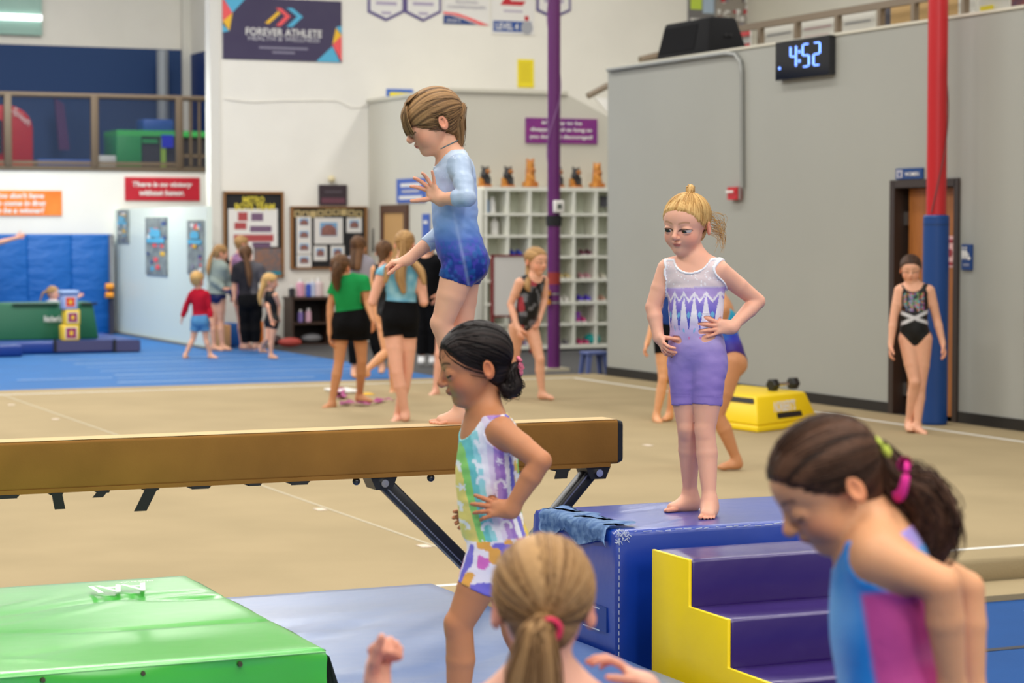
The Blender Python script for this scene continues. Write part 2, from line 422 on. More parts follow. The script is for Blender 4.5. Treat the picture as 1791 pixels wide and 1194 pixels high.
def tail_mesh(path, radii, cols, nst=80, seed=0, st_r=.0018, curl=0.0):
    """ponytail: solid core plus loose strands along a path"""
    rng = np.random.RandomState(seed+7); C = spline(path, 14); rr = np.interp(np.linspace(0, 1, 14), np.linspace(0, 1, len(radii)), radii)
    pr = [Prim('c', 'rc', .004, a=C[i], b=C[i+1], ra=rr[i]*.86, rb=rr[i+1]*.86) for i in range(13)]
    res = max(.0035, min(radii)*.25); lo = np.min([p.lo for p in pr], 0)-res*3; hi = np.max([p.hi for p in pr], 0)+res*3
    V, Q = surfnet(field(pr, lo, hi, res), lo, res); T = tris(Q)
    D = ((V[:, None]-C[None])**2).sum(-1).argmin(1); q = V-C[D]; ang = np.arctan2(q[:, 0], q[:, 1]); k = n1(ang*6+30, seed)*.6+.4*n1(ang*15+30, seed)
    col = np.array(cols[1])*(1-k[:, None])+np.array(cols[0])*k[:, None]
    paths = []
    for j in range(nst):
        o = rng.normal(size=3); o /= np.linalg.norm(o); f = .75+.35*rng.rand(); ph = rng.rand()*6
        w = np.linspace(0, 1, 14)[:, None]; off = o*rr[:, None]*f
        if curl: off = off + curl*np.stack([np.sin(w[:,0]*14+ph), np.cos(w[:,0]*12+ph), np.sin(w[:,0]*9+ph)], 1)*w
        e = 14-rng.randint(0, 4); pp = (C+off)[:e]
        pp[-1] += rng.normal(size=3)*rr[-1]*.4
        paths.append(pp)
    if not paths: return V, T, col
    V2, T2, C2 = tubes(paths, st_r, cols, 3, seed)
    return np.concatenate([V, V2]), np.concatenate([T, T2+len(V)]), np.concatenate([col, C2])
def strands_on_head(c, hh, M, starts, tie, cols, r=.0016, lift=.045, seed=0, n=9, end=.97):
    """strands hugging the skull from start points (head units) to tie"""
    rng = np.random.RandomState(seed); paths = []
    rad = np.array([.345, .415, .36])+lift; cc = np.array([0, -.06, .13]); tq = ((np.array(tie)-c)@M.T/hh-cc)/rad; tl = np.linalg.norm(tq); td = tq/tl
    for s in starts:
        q = (np.array(s)-cc)/rad; ql = np.linalg.norm(q); d = q/ql; om = math.acos(np.clip(d@td, -1, 1)); t = np.linspace(0, end, n)[:, None]
        sl = (np.sin((1-t)*om)*d+np.sin(t*om)*td)/max(math.sin(om), 1e-3); L = (ql if ql < 1 else 1.0)*(1-t)**2+(1-(1-t)**2)*1.0; L = L+(rng.rand()-.5)*.03
        p = cc+sl*L*rad; paths.append(c+(p*hh)@M)
    return tubes(paths, r, cols, 3, seed)
def hand_prims(wr, d, n, side, L, curls=(.3, .3, .35, .4), spread=.12, thumb=(.8, .25, .3), g='HR', wr_r=None, fr=1.0, tv=None):
    """wr wrist point, d wrist->knuckles, n palm facing, side +1 right hand / -1 left hand"""
    d = _n(d); n = _n(np.array(n)-d*(np.array(n)@d)); y = np.cross(d, n)*side
    P = []; k = .012*L/.13
    def w(a, b, c): return np.array(wr)+(d*a+y*b+n*c)*L
    wr_r = wr_r or .13*L
    P.append(Prim(g, 'rc', .02, a=w(-.05, 0, 0), b=w(.10, 0, 0), ra=wr_r*.95, rb=.13*L, n=n, fl=.75))
    P.append(Prim(g, 'rc', k, a=w(.14, .05, 0), b=w(.40, .10, 0), ra=.12*L, rb=.095*L, n=n, fl=.62))
    P.append(Prim(g, 'rc', k, a=w(.14, -.05, 0), b=w(.40, -.10, 0), ra=.11*L, rb=.09*L, n=n, fl=.62))
    P.append(Prim(g, 'rc', k, a=w(.12, .13, .03), b=w(.26, .17, .03), ra=.085*L, rb=.06*L))
    lens = (.42, .47, .43, .34)
    for i in range(4):
        b = .165-.11*i; p = w(.47-.02*abs(i-1.2), b, 0); a0 = spread*(1.5-i)*.7
        f = _n(d*math.cos(a0)+y*math.sin(a0)); cu = curls[i]; rr = (.058, .060, .056, .049)[i]*L*fr; ang = cu*.7
        for j, fr_ in enumerate((.44, .31, .25)):
            dirn = f*math.cos(ang)+n*math.sin(ang); q = p+dirn*lens[i]*L*fr_
            P.append(Prim(g+'f', 'rc', .0025, a=p, b=q, ra=rr, rb=rr*.90)); p = q; rr *= .90; ang += cu*(1.25 if j == 0 else .9)
    so, sn, bend = thumb; p = w(.14, .15, .04); a = _n(d*math.cos(so)+y*math.sin(so)+n*sn); rr = .072*L*fr
    for j, l in enumerate((.22, .19, .15)):
        q = p+a*l*L; P.append(Prim(g+'f', 'rc', .004, a=p, b=q, ra=rr, rb=rr*.88)); p = q; rr *= .88; a = _n(a+d*bend*.6+n*bend*.4)
    return P
def foot_prims(an, toe, L, g='FR', flat=True, side=1, fine=True, up=None):
    """ankle point, toe direction (pointing heel->toe), foot length L; the sole lies L*.25 below the ankle"""
    up = np.array([0, 0, 1.0]) if up is None else _n(up); t = _n(np.array(toe)-up*(np.array(toe)@up)); y = np.cross(t, up)*-side   # y towards big toe (inner side)
    h = .30*L
    def w(a, b, c): return np.array(an)+(t*a+y*b+up*(c))*L
    z0 = -.30
    P = [Prim(g, 'rc', .02, a=w(0, 0, .05), b=w(-.05, 0, z0+.14), ra=.135*L, rb=.13*L),
         Prim(g, 'rc', .02, a=w(-.08, 0, z0+.125), b=w(.1, 0, z0+.13), ra=.125*L, rb=.12*L),
         Prim(g, 'rc', .03, a=w(.0, 0, z0+.20), b=w(.42, .04, z0+.10), ra=.14*L, rb=.10*L),
         Prim(g, 'rc', .02, a=w(.1, -.05, z0+.09), b=w(.42, -.07, z0+.08), ra=.09*L, rb=.08*L)]
    if fine:
        for i in range(5):
            b = (.112, .026, -.040, -.100, -.155)[i]; r = (.052, .035, .033, .031, .030)[i]*L; a0 = .50-(.012, 0, .02, .05, .09)[i]; l = (.15, .14, .12, .10, .085)[i]
            P.append(Prim(g+'t', 'rc', .0018, a=w(a0-.06, b*.92, z0+.065), b=w(a0+l-.01, b, z0+r/L+.004), ra=r, rb=r*.9))
    else: P.append(Prim(g, 'rc', .02, a=w(.45, .04, z0+.07), b=w(.60, .05, z0+.055), ra=.085*L, rb=.06*L)); P.append(Prim(g, 'rc', .02, a=w(.42, -.05, z0+.07), b=w(.52, -.06, z0+.055), ra=.07*L, rb=.05*L))
    return P
class Body:
    def __init__(s, Y, H, J, yaw, head, hands=None, feet=None, skin='fair', res=.006, hres=None, eyes='open', build=1.0, armb=1.0, legb=1.0, seed=0, name='person', gz=None, face=True, headf=1.0, ground=None):
        """J: joint name -> (px,py,dy). names nk(neck base) pc(pelvis centre) sL sR eL eR wL wR hL hR kL kR aL aR"""
        s.Y = Y; s.H = H; s.yaw = yaw; s.res = res; s.seed = seed
        s.F = fwd_of(yaw); s.Rt = np.cross(s.F, [0, 0, 1.0]); s.J = {}
        for k, v in J.items(): s.J[k] = np.array(at(v[0], v[1], Y+(v[2] if len(v) > 2 else 0)))
        j = s.J
        for k, w_ in (('s', .095*H), ('h', .05*H)):
            for sd, q in (('L', -1), ('R', 1)):
                if k+sd in J and len(J[k+sd]) < 3: j[k+sd] = np.array(at(J[k+sd][0], J[k+sd][1], Y+q*w_*s.Rt[1]))
        for ft in (feet or []):
            if ground is not None and ft['s'] in 'LR' and not ft.get('free'):
                a_ = j['a'+ft['s']]; tz = ground+.30*ft.get('L', .152*H)-.001; print(name, ft['s'], 'ankle dz', round(tz-a_[2], 3))
                if abs(tz-a_[2]) < .05: a_[2] = tz
        P = []; b = build
        def rc(g, a, c, ra, rb, k=.02, **kw): P.append(Prim(g, 'rc', k*H, a=a, b=c, ra=ra*H, rb=rb*H, **kw))
        def el(g, c, r, M, k=.03): P.append(Prim(g, 'el', k*H, c=c, r=np.array(r)*H, M=M))
        nk, pc = j['nk'], j['pc']; up = _n(nk-pc); L = np.linalg.norm(nk-pc)
        lat = _n(.5*_n(j['sR']-j['sL'])+.5*_n(j['hR']-j['hL'])); lat = _n(lat-up*(lat@up)); fw = np.cross(up, lat)
        ulat = _n(j['sR']-j['sL']); ulat = _n(ulat-up*(ulat@up)*0); ufw = _n(np.cross(up, ulat)); ul2 = np.cross(ufw, up)
        MU = np.stack([ul2, ufw, up]); ML = np.stack([lat, fw, up]); s.ML = ML; s.MU = MU; s.up = up; s.L = L
        hl = _n(j['hR']-j['hL']); hf = _n(np.cross(np.array([0,0,1.]), hl)); MP = np.stack([hl, hf, np.cross(hl, hf)])
        el('T', pc+up*L*.70-ufw*.004*H, (.086*b, .062*b, .115), MU)
        rc('T', j['sL']*.8+j['sR']*.2-up*.012*H, j['sR']*.8+j['sL']*.2-up*.012*H, .032, .032, .04)
        el('T', pc+up*L*.36+fw*.008*H, (.078*b, .064*b, .105), ML, .04)
        el('T', pc+up*L*.06, (.088*b, .066*b, .070), MP, .04)
        for sd in 'LR':
            el('T', .75*j['h'+sd]+.25*pc-hf*.026*H-np.array([0,0,.012*H]), (.050*b, .052*b, .056), MP, .03)
            q = j['s'+sd]; rc('T', nk+up*.005*H, q*.75+nk*.25+up*.004*H, .021, .022, .03)
        M = frame(*head['rot']); hc = np.array(at(head['c'][0], head['c'][1], Y+head.get('dy', 0))); hh = head['hh']; s.M = M; s.hc = hc; s.hh = hh
        hb = hc-M[2]*.20*hh-M[1]*.14*hh
        rc('N', nk-up*.01*H, hb, .030*headf, .029*headf, .03)
        P += head_prims(hc, hh, M, eyes, face); s.eyes = eyes; s.face = face
        for sd, q in (('L', -1), ('R', 1)):
            if 'e'+sd not in j: continue
            a, e, w_ = j['s'+sd], j['e'+sd], j['w'+sd]
            rc('A'+sd+'u', a, a*.5+e*.5, .030*armb, .0275*armb, .022); rc('A'+sd+'u', a*.5+e*.5, e, .0275*armb, .0236*armb, .004)
            m = e*.68+w_*.32; rc('A'+sd+'f', e, m, .0236*armb, .0238*armb, .004); rc('A'+sd+'f', m, w_, .0238*armb, .0158*armb, .004)
        s.handz = []
        for hd in (hands or []):
            sd = hd['s']; q = 1 if sd == 'R' else -1; w_ = j['w'+sd]; L_ = hd.get('L', .108*H); d = _n(w_-j['e'+sd]) if 'd' not in hd else _n(hd['d'])
            P += hand_prims(w_, d, hd['n'], q, L_, hd.get('curls', (.3,.35,.4,.45)), hd.get('spread', .12), hd.get('thumb', (.8, .25, .3)), 'H'+sd, .0165*H, hd.get('fr', 1.0))
            ad = _n(w_-j['e'+sd]); s.handz.append((w_+ad*.0, ad, w_+d*L_*.55, L_*.85))
        for sd, q in (('L', -1), ('R', 1)):
            if 'k'+sd not in j: continue
            h, k_, a = j['h'+sd], j['k'+sd], j['a'+sd]
            hp = h*.85+pc*.15
            rc('L'+sd, hp, h*.45+k_*.55, .056*legb, .043*legb, .016); rc('L'+sd, h*.45+k_*.55, k_, .043*legb, .0315*legb, .004)
            ld = _n(a-k_); td = _n(k_-h); back = _n(np.cross(np.cross(ld, s.F if abs(ld@s.F) < .95 else up), ld))*-1
            rc('L'+sd, k_, k_*.68+a*.32+back*.006*H, .0310*legb, .0330*legb, .004); rc('L'+sd, k_*.68+a*.32+back*.006*H, a, .0330*legb, .0195*legb, .004)
            rc('L'+sd, k_-back*.008*H+ld*-.005*H, k_-back*.007*H+ld*.010*H, .0260*legb, .0250*legb, .010)
        for ft in (feet or []):
            sd = ft['s']; q = 1 if sd == 'R' else -1
            P += foot_prims(j['a'+sd], ft['toe'], ft.get('L', .152*H), 'F'+sd, side=q, fine=res < .0055, up=ft.get('up'))
        s.P = P; s.skin = np.array(SKIN[skin])
        z = min(p.lo[2] for p in P) if gz is None else gz
        if name != 'person': print(name, 'lowest', z)
        s.root = thing('person', None, 'person', (float(pc[0]), float(pc[1]), float(z)))
        # ---- meshes: body, with finer zones for head and hands
        hres = hres or res
        zones = [lambda V: np.minimum((V-(hb-M[2]*.02*hh))@M[2], .9*hh-np.linalg.norm(V-hc, axis=1))]
        for (w_, ad, cc, rr) in s.handz:
            zones.append(lambda V, w_=w_, ad=ad, cc=cc, rr=rr: np.minimum((V-w_)@ad+.004, rr-np.linalg.norm(V-cc, axis=1)))
        fz = None
        if hres < res*.99 and ground is not None:
            az = ground+.055; fz = lambda V: az-V[:, 2]; zones.append(fz)
        parts = []
        lo = np.min([p.lo for p in P], 0)-.03; hi = np.max([p.hi for p in P], 0)+.03
        if hres < res*.99:
            V, Q = surfnet(field(P, lo, hi, res), lo, res); T = tris(Q); f = np.min([-z_(V) for z_ in zones], 0)
            parts.append(clip(V, T, f)[:2])
            hc2 = hc; bl, bh = hc-.72*hh, hc+.72*hh
            V, Q = surfnet(field(P, bl, bh, hres), bl, hres); T = tris(Q); parts.append(clip(V, T, zones[0](V))[:2])
            for zi, (w_, ad, cc, rr) in enumerate(s.handz):
                bl, bh = cc-rr-.01, cc+rr+.01
                V, Q = surfnet(field(P, bl, bh, hres), bl, hres); T = tris(Q); f = np.minimum(zones[zi+1](V), -zones[0](V))
                parts.append(clip(V, T, f)[:2])
            if fz is not None:
                FP = [p for p in P if p.g[0] in 'FL']; pf = [p for p in P if p.g[0] == 'F']; bl = np.min([p.lo for p in pf], 0)-.02; bh = np.max([p.hi for p in pf], 0)+.02; bh[2] = az+.02
                r3 = .0026; V, Q = surfnet(field(FP, bl, bh, r3), bl, r3); T = tris(Q); parts.append(clip(V, T, fz(V))[:2])
        else:
            V, Q = surfnet(field(P, lo, hi, res), lo, res); parts = [(V, tris(Q))]
        o = 0; Vs = []; Ts = []; Ns = []
        for V, T in parts: Vs.append(V); Ts.append(T+o); Ns.append(vnorm(V, T)); o += len(V)
        s.V = np.concatenate(Vs); s.T = np.concatenate(Ts); s.N = np.concatenate(Ns)
    def gd(s, groups, V=None):
        V = s.V if V is None else V; F = np.full(len(V), 9.0)
        for p in s.P:
            if any(p.g.startswith(g) for g in groups) and not p.sub: F = np.minimum(F, p.d(V))
        return F
    def local(s, V=None):   # torso coordinates: x lateral (own right), y forward, z up from pelvis, in units of torso length
        V = s.V if V is None else V; q = V-s.J['pc']; return np.stack([q@s.ML[0], q@s.ML[1], q@s.up], 1)/s.L
    def finish_skin(s, name='body', paint=None):
        V = s.V; C = np.tile(s.skin, (len(V), 1)); q = (V-s.hc)@s.M.T/s.hh; inh = np.abs(q).max(1) < .7
        C = C*(1+.06*(n3(V*38, s.seed)-.5))[:, None]
        if s.face:
            g = lambda x, y, z, r: np.exp(-(((np.abs(q[:,0])-x)**2+(q[:,1]-y)**2+(q[:,2]-z)**2)/r**2))
            C = mixc(C, s.skin*np.array([1.0, .60, .56]), g(.21, .28, -.16, .13)*.5)
            C = mixc(C, s.skin*np.array([1.0, .66, .58]), g(0, .45, -.13, .06)*.5)
            lipm = (np.abs(q[:,0]) < .09) & (q[:,1] > .35) & (np.abs(q[:,2]+.255) < .04)
            lw = np.where(lipm, 1-sm(np.sqrt((q[:,0]/.075)**2+((q[:,2]+.255)/.036)**2), .75, 1.1), 0)
            C = mixc(C, s.skin*np.array([.92, .52, .50]), lw*.9)
            mo = np.where(lipm, 1-sm(np.abs(q[:,2]+.254)/.007, .6, 1.4), 0)*(np.abs(q[:,0]) < .062); C = mixc(C, s.skin*np.array([.45, .20, .20]), mo*.8)
            bx = np.abs(q[:,0]); bz = .085+.028*np.sin(np.clip((bx-.05)/.17, 0, 1)*PI*.8); bro = (bx > .055) & (bx < .225) & (q[:,1] > .18)
            bw = np.where(bro, 1-sm(np.abs(q[:,2]-bz)/.016, .5, 1.3), 0)*.75
            C = mixc(C, s.brow if hasattr(s, 'brow') else s.skin*.28, bw)
            if s.eyes in ('down', 'closed'):
                lz = -.040-.018*(1-((bx-.145)/.08)**2); ls = (np.abs(bx-.145) < .085) & (q[:,1] > .2)
                C = mixc(C, np.array(s2l(40, 24, 18)), np.where(ls, 1-sm(np.abs(q[:,2]-lz)/.013, .5, 1.3), 0)*.95)
                lz = lz+.062; C = mixc(C, s.skin*.6, np.where(ls, 1-sm(np.abs(q[:,2]-lz)/.008, .5, 1.3), 0)*.4)
            elif s.eyes == 'open':
                rr = np.sqrt(((bx-.145)/.082)**2+((q[:,2]+.032)/.038)**2); ls = (q[:,1] > .2)&(q[:,2] > -.04)
                C = mixc(C, np.array(s2l(52, 32, 24)), np.where(ls, 1-sm(np.abs(rr-1.0), .14, .36), 0)*.9)
        ear = s.gd(['ear']); C = mixc(C, s.skin*np.array([1.0, .62, .52]), (1-sm(ear, .0, .006))*.55)
        tips = np.minimum(s.gd(['HLf', 'HRf']), s.gd(['FLt', 'FRt'])) if any(p.g in ('HLf', 'HRf', 'FLt', 'FRt') for p in s.P) else np.full(len(V), 1.)
        C = mixc(C, s.skin*np.array([1.0, .70, .62]), (1-sm(tips, .0, .005))*.40)
        for k in ('kL', 'kR', 'eL', 'eR'):
            if k in s.J: C = mixc(C, s.skin*np.array([.98, .76, .70]), np.exp(-(((V-s.J[k])**2).sum(1))/(.034*s.H)**2)*.22)
        if paint: C = paint(s, V, C)
        s.body = emit_np(name, V, s.T, C, skin_m, s.root); return s.body
    def eyeballs(s, gaze=(0, 1, 0), iris=s2l(60, 40, 28)):
        for sd in (-1, 1):
            e = s.hc+(s.M[0]*.145*sd+s.M[1]*.282+s.M[2]*-.025)*s.hh; r = .090*s.hh; g = _n(gaze[0]*s.M[0]+gaze[1]*s.M[1]+gaze[2]*s.M[2])
            pr = [Prim('e', 'el', .001, c=e, r=[r, r, r])]; lo = e-r*1.2; res = r/12
            V, Q = surfnet(field(pr, lo, e+r*1.2, res), lo, res); a = np.arccos(np.clip((V-e)@g/r, -1, 1)); C = np.tile(np.array(s2l(196, 184, 178)), (len(V), 1))
            C = mixc(C, iris, 1-sm(a, .72, .80)); C = mixc(C, (.004, .004, .004), 1-sm(a, .34, .40))
            emit_np('eye', V, tris(Q), C, eye_m, s.root)
    def tight(s, name, keep, color, off=.0028, m=None, label=None, wr=0.0):
        V, T = s.V, s.T; f = keep(s, V); N = s.N; V1 = V+N*off
        if wr:
            ff = .6*(n3(V*np.array([16, 16, 42])+V[:, [2, 0, 1]]*20+s.seed, 3)-.5)+.4*(n3(V*np.array([34, 34, 60])+s.seed, 5)-.5); V1 = V1+N*(wr*ff)[:, None]
        nn = len(V); VV = np.concatenate([V1, V*0+N], 1)
        V2, T2, e = clip(VV, T, f); P2 = V2[:, :3]; P2[e] -= V2[e, 3:]*(off+.0012)
        # keep colour sampled before the edge dips
        C = color(s, P2)
        o = emit_np(name, P2, T2, C, m or cloth_m, s.root)
        if label: o['label'] = label
        return o
    def loose(s, name, groups, infl, keep, color, res=None, extra=None, m=None, wr=.0, label=None, wsc=(16, 16, 10)):
        res = res or max(s.res*1.3, .007); pr = [p for p in s.P if any(p.g.startswith(g) for g in groups) and not p.sub]+(extra or [])
        lo = np.min([p.lo for p in pr], 0)-infl-res*3-.01; hi = np.max([p.hi for p in pr], 0)+infl+res*3+.01
        V, Q = surfnet(field(pr, lo, hi, res, infl), lo, res); T = tris(Q)
        if wr: V = V+vnorm(V, T)*(wr*(n3(V*np.array(wsc), s.seed)-.5))[:, None]
        V, T, e = clip(V, T, keep(s, V)); o = emit_np(name, V, T, color(s, V), m or soft_m, s.root)
        if label: o['label'] = label
        return o
    def hair(s, cols, style='back', tie=(0, -.42, .05), tail=None, tr=(.02, .03, .02), thick=.035, nst=50, name='hair', res=None, front=0, curl=0.0, tail_name=None, seed=None, st_r=.0018, bangs=False):
        cols = HAIRC[cols] if isinstance(cols, str) else cols; sd = s.seed if seed is None else seed
        tp = s.hc+(tie[0]*s.M[0]+tie[1]*s.M[1]+tie[2]*s.M[2])*s.hh
        V, T, C = hair_cap(s.hc, s.hh, s.M, tp, style, thick, cols, res or max(.004, s.res*.9), sd)
        parts = [(V, T, C)]
        if front:
            rng = np.random.RandomState(sd+2); st = []
            for i in range(front):
                ph = rng.uniform(-PI*.98, PI*.98); z = float(np.interp(abs(ph), HZ_X, HZ_BANG if style == 'bangs' else HZ_BACK))+.01+rng.rand()**2*.35
                rr = math.sqrt(max(.05, 1-((z-.13)/.40)**2)); st.append((math.sin(ph)*.36*rr, math.cos(ph)*.43*rr-.03, z))
            parts.append(strands_on_head(s.hc, s.hh, s.M, st, tp, cols, st_r*.8, thick+.008, sd))
        if bangs:
            rng = np.random.RandomState(sd+9); pths = []
            for i in range(bangs):
                x = rng.uniform(-.30, .30); y0 = .06+rng.rand()*.12; e = rng.uniform(-.03, .05)-abs(x)*.18; q = [(x*.45, y0, .50), (x*.75, .27+.02*rng.rand(), .42), (x*.98, .40-.5*x*x, .25), (x*1.02, .455-.9*x*x, .10), (x*1.03, .44-.95*x*x+.02*rng.rand(), e)]
                pths.append(spline([s.hc+(np.array(p)@s.M)*s.hh for p in q], 10))
            parts.append(tubes(pths, .0024, cols, 3, sd))
        if tail is not None:
            parts.append(tail_mesh([tp]+[np.array(at(x, y, s.Y+dy)) for x, y, dy in tail], tr, cols, nst, sd, st_r, curl))
        o = 0; Vs = []; Ts = []; Cs = []
        for V, T, C in parts: Vs.append(V); Ts.append(T+o); Cs.append(C); o += len(V)
        return emit_np(name, np.concatenate(Vs), np.concatenate(Ts), np.concatenate(Cs), hair_m, s.root)
    def tie(s, tie, r, thick, col, name='hair_tie', axis=None, fluffy=0.0):
        tp = s.hc+(tie[0]*s.M[0]+tie[1]*s.M[1]+tie[2]*s.M[2])*s.hh; a = _n(axis) if axis is not None else _n(tp-s.hc); t = _n(np.cross(a, [.2, .3, .9])); b = np.cross(a, t)
        ang = np.linspace(0, 2*PI, 21); pts = [tp+(t*math.cos(x)+b*math.sin(x))*r*(1+fluffy*math.sin(x*7)) + a*fluffy*r*math.sin(x*5)*.5 for x in ang]
        V, T, C = tubes([np.array(pts)], thick, (col, col), 8); k = 21*8
        return emit_np(name, V, T, np.tile(np.array(col), (len(V), 1)), soft_m, s.root)
def solid(col): return lambda s, V: np.tile(np.array(col), (len(V), 1))
def plane_at(s, a, b, t, V):   # >0 on the 'a' side of the point at fraction t from joint a to joint b
    A, B = s.J[a], s.J[b]; return -(V-(A+(B-A)*t))@_n(B-A)
def leotard_keep(neck=.90, neckr=.075, scoopf=.03, arm='none', leg='brief', legt=.35, backscoop=.0, armb=-.004, brief=.30):
    """sleeveless leotard; arm none|long|t ; leg brief|short"""
    def f(s, V):
        H = s.H; q = V-s.J['pc']; u = q@s.up; fwd_ = (V-s.J['nk'])@s.MU[1]; lat_ = np.abs((V-s.J['nk'])@s.MU[0])
        # neckline: sphere around neck, shifted forward for a scoop
        nc = s.J['nk']+s.up*.012*H+s.MU[1]*scoopf*H; nr = neckr*H
        g = np.linalg.norm((V-nc)*1.0, axis=1)-nr
        below = s.L*1.02-u
        F = np.minimum(g, np.where(u > s.L*.6, below, 1))
        F = np.minimum(F, s.gd(['H', 'ear', 'lip', 'lid'], V)-np.minimum(s.gd(['T', 'A', 'L'], V), .02)-.001)
        dT = s.gd(['T'], V); dA = s.gd(['AL', 'AR', 'HL', 'HR'], V); 
        if arm == 'none': F = np.minimum(F, (dA-dT-armb))
        elif arm != 'long':
            for sd in 'LR':
                if 'e'+sd not in s.J: continue
                dAs = s.gd(['A'+sd, 'H'+sd], V); pl = plane_at(s, 's'+sd, 'e'+sd, arm, V); F = np.minimum(F, np.maximum(pl, dAs-dT-armb))
        else:
            dHd = s.gd(['HL', 'HR'], V)
            for sd, t in (('L', s.sl[0]), ('R', s.sl[1])):
                if 'e'+sd not in s.J: continue
                pl = np.maximum(plane_at(s, 'e'+sd, 'w'+sd, t, V), s.gd(['A'+sd+'f', 'H'+sd], V)-s.gd(['A'+sd+'u', 'T'], V)-.001); F = np.minimum(F, pl)
        dL = s.gd(['LL', 'LR', 'FL', 'FR'], V)
        if leg == 'brief':
            zc = (V-s.J['pc'])[:, 2]; lx = np.abs((V-s.J['pc'])@_n(s.J['hR']-s.J['hL'])); fr = (V-s.J['pc'])@s.F
            line = -.052*H+np.clip(lx-.010*H, 0, 9)*np.where(fr > 0, 1.05, .75)*brief/.30-np.where(fr > 0, 0, .012*H)
            F = np.minimum(F, np.where(dL < dT+.05*H, (zc-line), 1))
        else:
            for sd in 'LR':
                if 'k'+sd not in s.J: continue
                lt = legt if np.isscalar(legt) else legt[0 if sd == 'L' else 1]
                dl = s.gd(['L'+sd, 'F'+sd], V); oth = s.gd(['L'+('R' if sd == 'L' else 'L')], V); pl = plane_at(s, 'h'+sd, 'k'+sd, lt, V)
                F = np.minimum(F, np.maximum(pl, dl-np.minimum(oth, dT)))
        return F
    return f
# ================================================================ the setting
white_w = mat('white_wall', s2l(238, 235, 226), .75, var=.02, vscale=1.5, bump=.05, bscale=60)
grey_w = mat('grey_wall', s2l(158, 159, 152), .7, var=.02, vscale=.8, bump=.04, bscale=60)
beige_w = mat('beige_wall', s2l(206, 202, 188), .75, var=.02, vscale=.8)
navy_w = mat('navy_wall', s2l(28, 62, 112), .7)
black_t = mat('black_trim', (.012, .011, .010), .5)
tan_c = mat('tan_carpet', s2l(168, 150, 116), .95, color2=s2l(160, 143, 110), vscale=1.2, bump=.5, bscale=90, bdist=.004, spec=.15)
blue_c = mat('blue_carpet', s2l(22, 72, 132), .85, var=.06, vscale=2, bump=.4, bscale=90, spec=.25)
dark_f = mat('dark_floor', s2l(62, 62, 64), .6, var=.1)
line_m = mat('white_tape', s2l(228, 226, 218), .5)
WV = 32.2; GU = 11.465; GT = 3.54; EX = 11.8
def struct(name, mb, m, **k): o = mb.build(name, m, **k); o['kind'] = 'structure'; return o
struct('floor', MB().box(-14, 19, -3, 42, -.30, -.15), blue_c)
spring = struct('floor_spring', MB().box(-2.6, GU+.02, 9.50, 23.62, -.149, 0), tan_c, bevel=.03)
struct('floor_border', MB().box(-2.6, GU, 9.10, 9.49, -.149, -.12), tan_c)
struct('floor_tumbling', MB().box(-8, 9.6, 23.64, 36.0, -.149, -.004), mat('tumbling_blue', s2l(26, 96, 160), .7, var=.06, vscale=2, spec=.4))
struct('floor_lobby', MB().box(9.61, 18.4, 23.64, 36.0, -.149, -.03), dark_f)
def line_on(name, a, b, w, z, m, par):
    a = Vector(a); b = Vector(b); d = (b-a).normalized(); n = Vector((-d.y, d.x, 0))*w/2
    mb = MB(); P = [a-n, b-n, b+n, a+n]; P = [Vector((p.x, p.y, z)) for p in P]
    mb.hexa(P+[p+Vector((0, 0, .002)) for p in P]); return mb.build(name, m, par)
line_on('boundary_tape', R(-2.6, 9.80), R(10.9, 9.80), .05, .0005, line_m, spring)
line_on('boundary_tape', R(10.9, 9.80), R(10.9, 22.98), .05, .0005, line_m, spring)
line_on('boundary_tape', R(-2.6, 22.98), R(10.9, 22.98), .05, .0005, line_m, spring)
seam_m = mat('carpet_seam', s2l(188, 178, 154), .9)
line_on('carpet_seam', R(4.42, 9.9), R(4.42, 22.9), .018, .0005, seam_m, spring)
patch_m = mat('worn_patch', s2l(214, 198, 180), .9)
for x, y in ((20, 708), (97, 733), (560, 891), (742, 955), (1133, 779)):
    p = onz(x, y, 0); MB().box(uv(p)[0]-.03, uv(p)[0]+.03, uv(p)[1]-.05, uv(p)[1]+.05, .001, .0035).build('worn_patch', patch_m, spring)
line_on('floor_seam_tape', R(-2, 8.05), R(8, 8.05), .05, -.1495, mat('dark_tape', (.02, .022, .03), .6), bpy.data.objects['floor'])
stripe_m = mat('pale_floor_stripe', s2l(120, 150, 190), .3, spec=.7)  # thin paler stripes along the tumbling floor
tf = bpy.data.objects['floor_tumbling']
for i, (x, y, x2) in enumerate(((60, 622, 600), (105, 629, 640), (130, 636, 600), (150, 642, 660), (175, 648, 640), (200, 655, 700), (205, 661, 640), (30, 664, 200), (205, 668, 560))):
    v = uv(onz(x, y, 0))[1]; a = onv(x, y, v); u0 = uv(a)[0]; d = x2-x; u1 = min(9.5, uv(onz(x2, y-d*.022, 0))[0])
    line_on('floor_stripe', R(u0, v), R(u1, v), .05+.03*(i % 3), -.0045, stripe_m, tf)
# back wall with the notice boards
struct('wall_back', MB().box(uv(onv(371, 300, WV))[0], 18.4, WV, WV+.2, -.15, 7.5), white_w)
ub = uv(onv(371, 300, WV))[0]
struct('trim_1', MB().box(ub-.03, ub+.12, WV-.03, WV+.22, -.15, 7.5), mat('white_trim', s2l(222, 220, 212), .6))
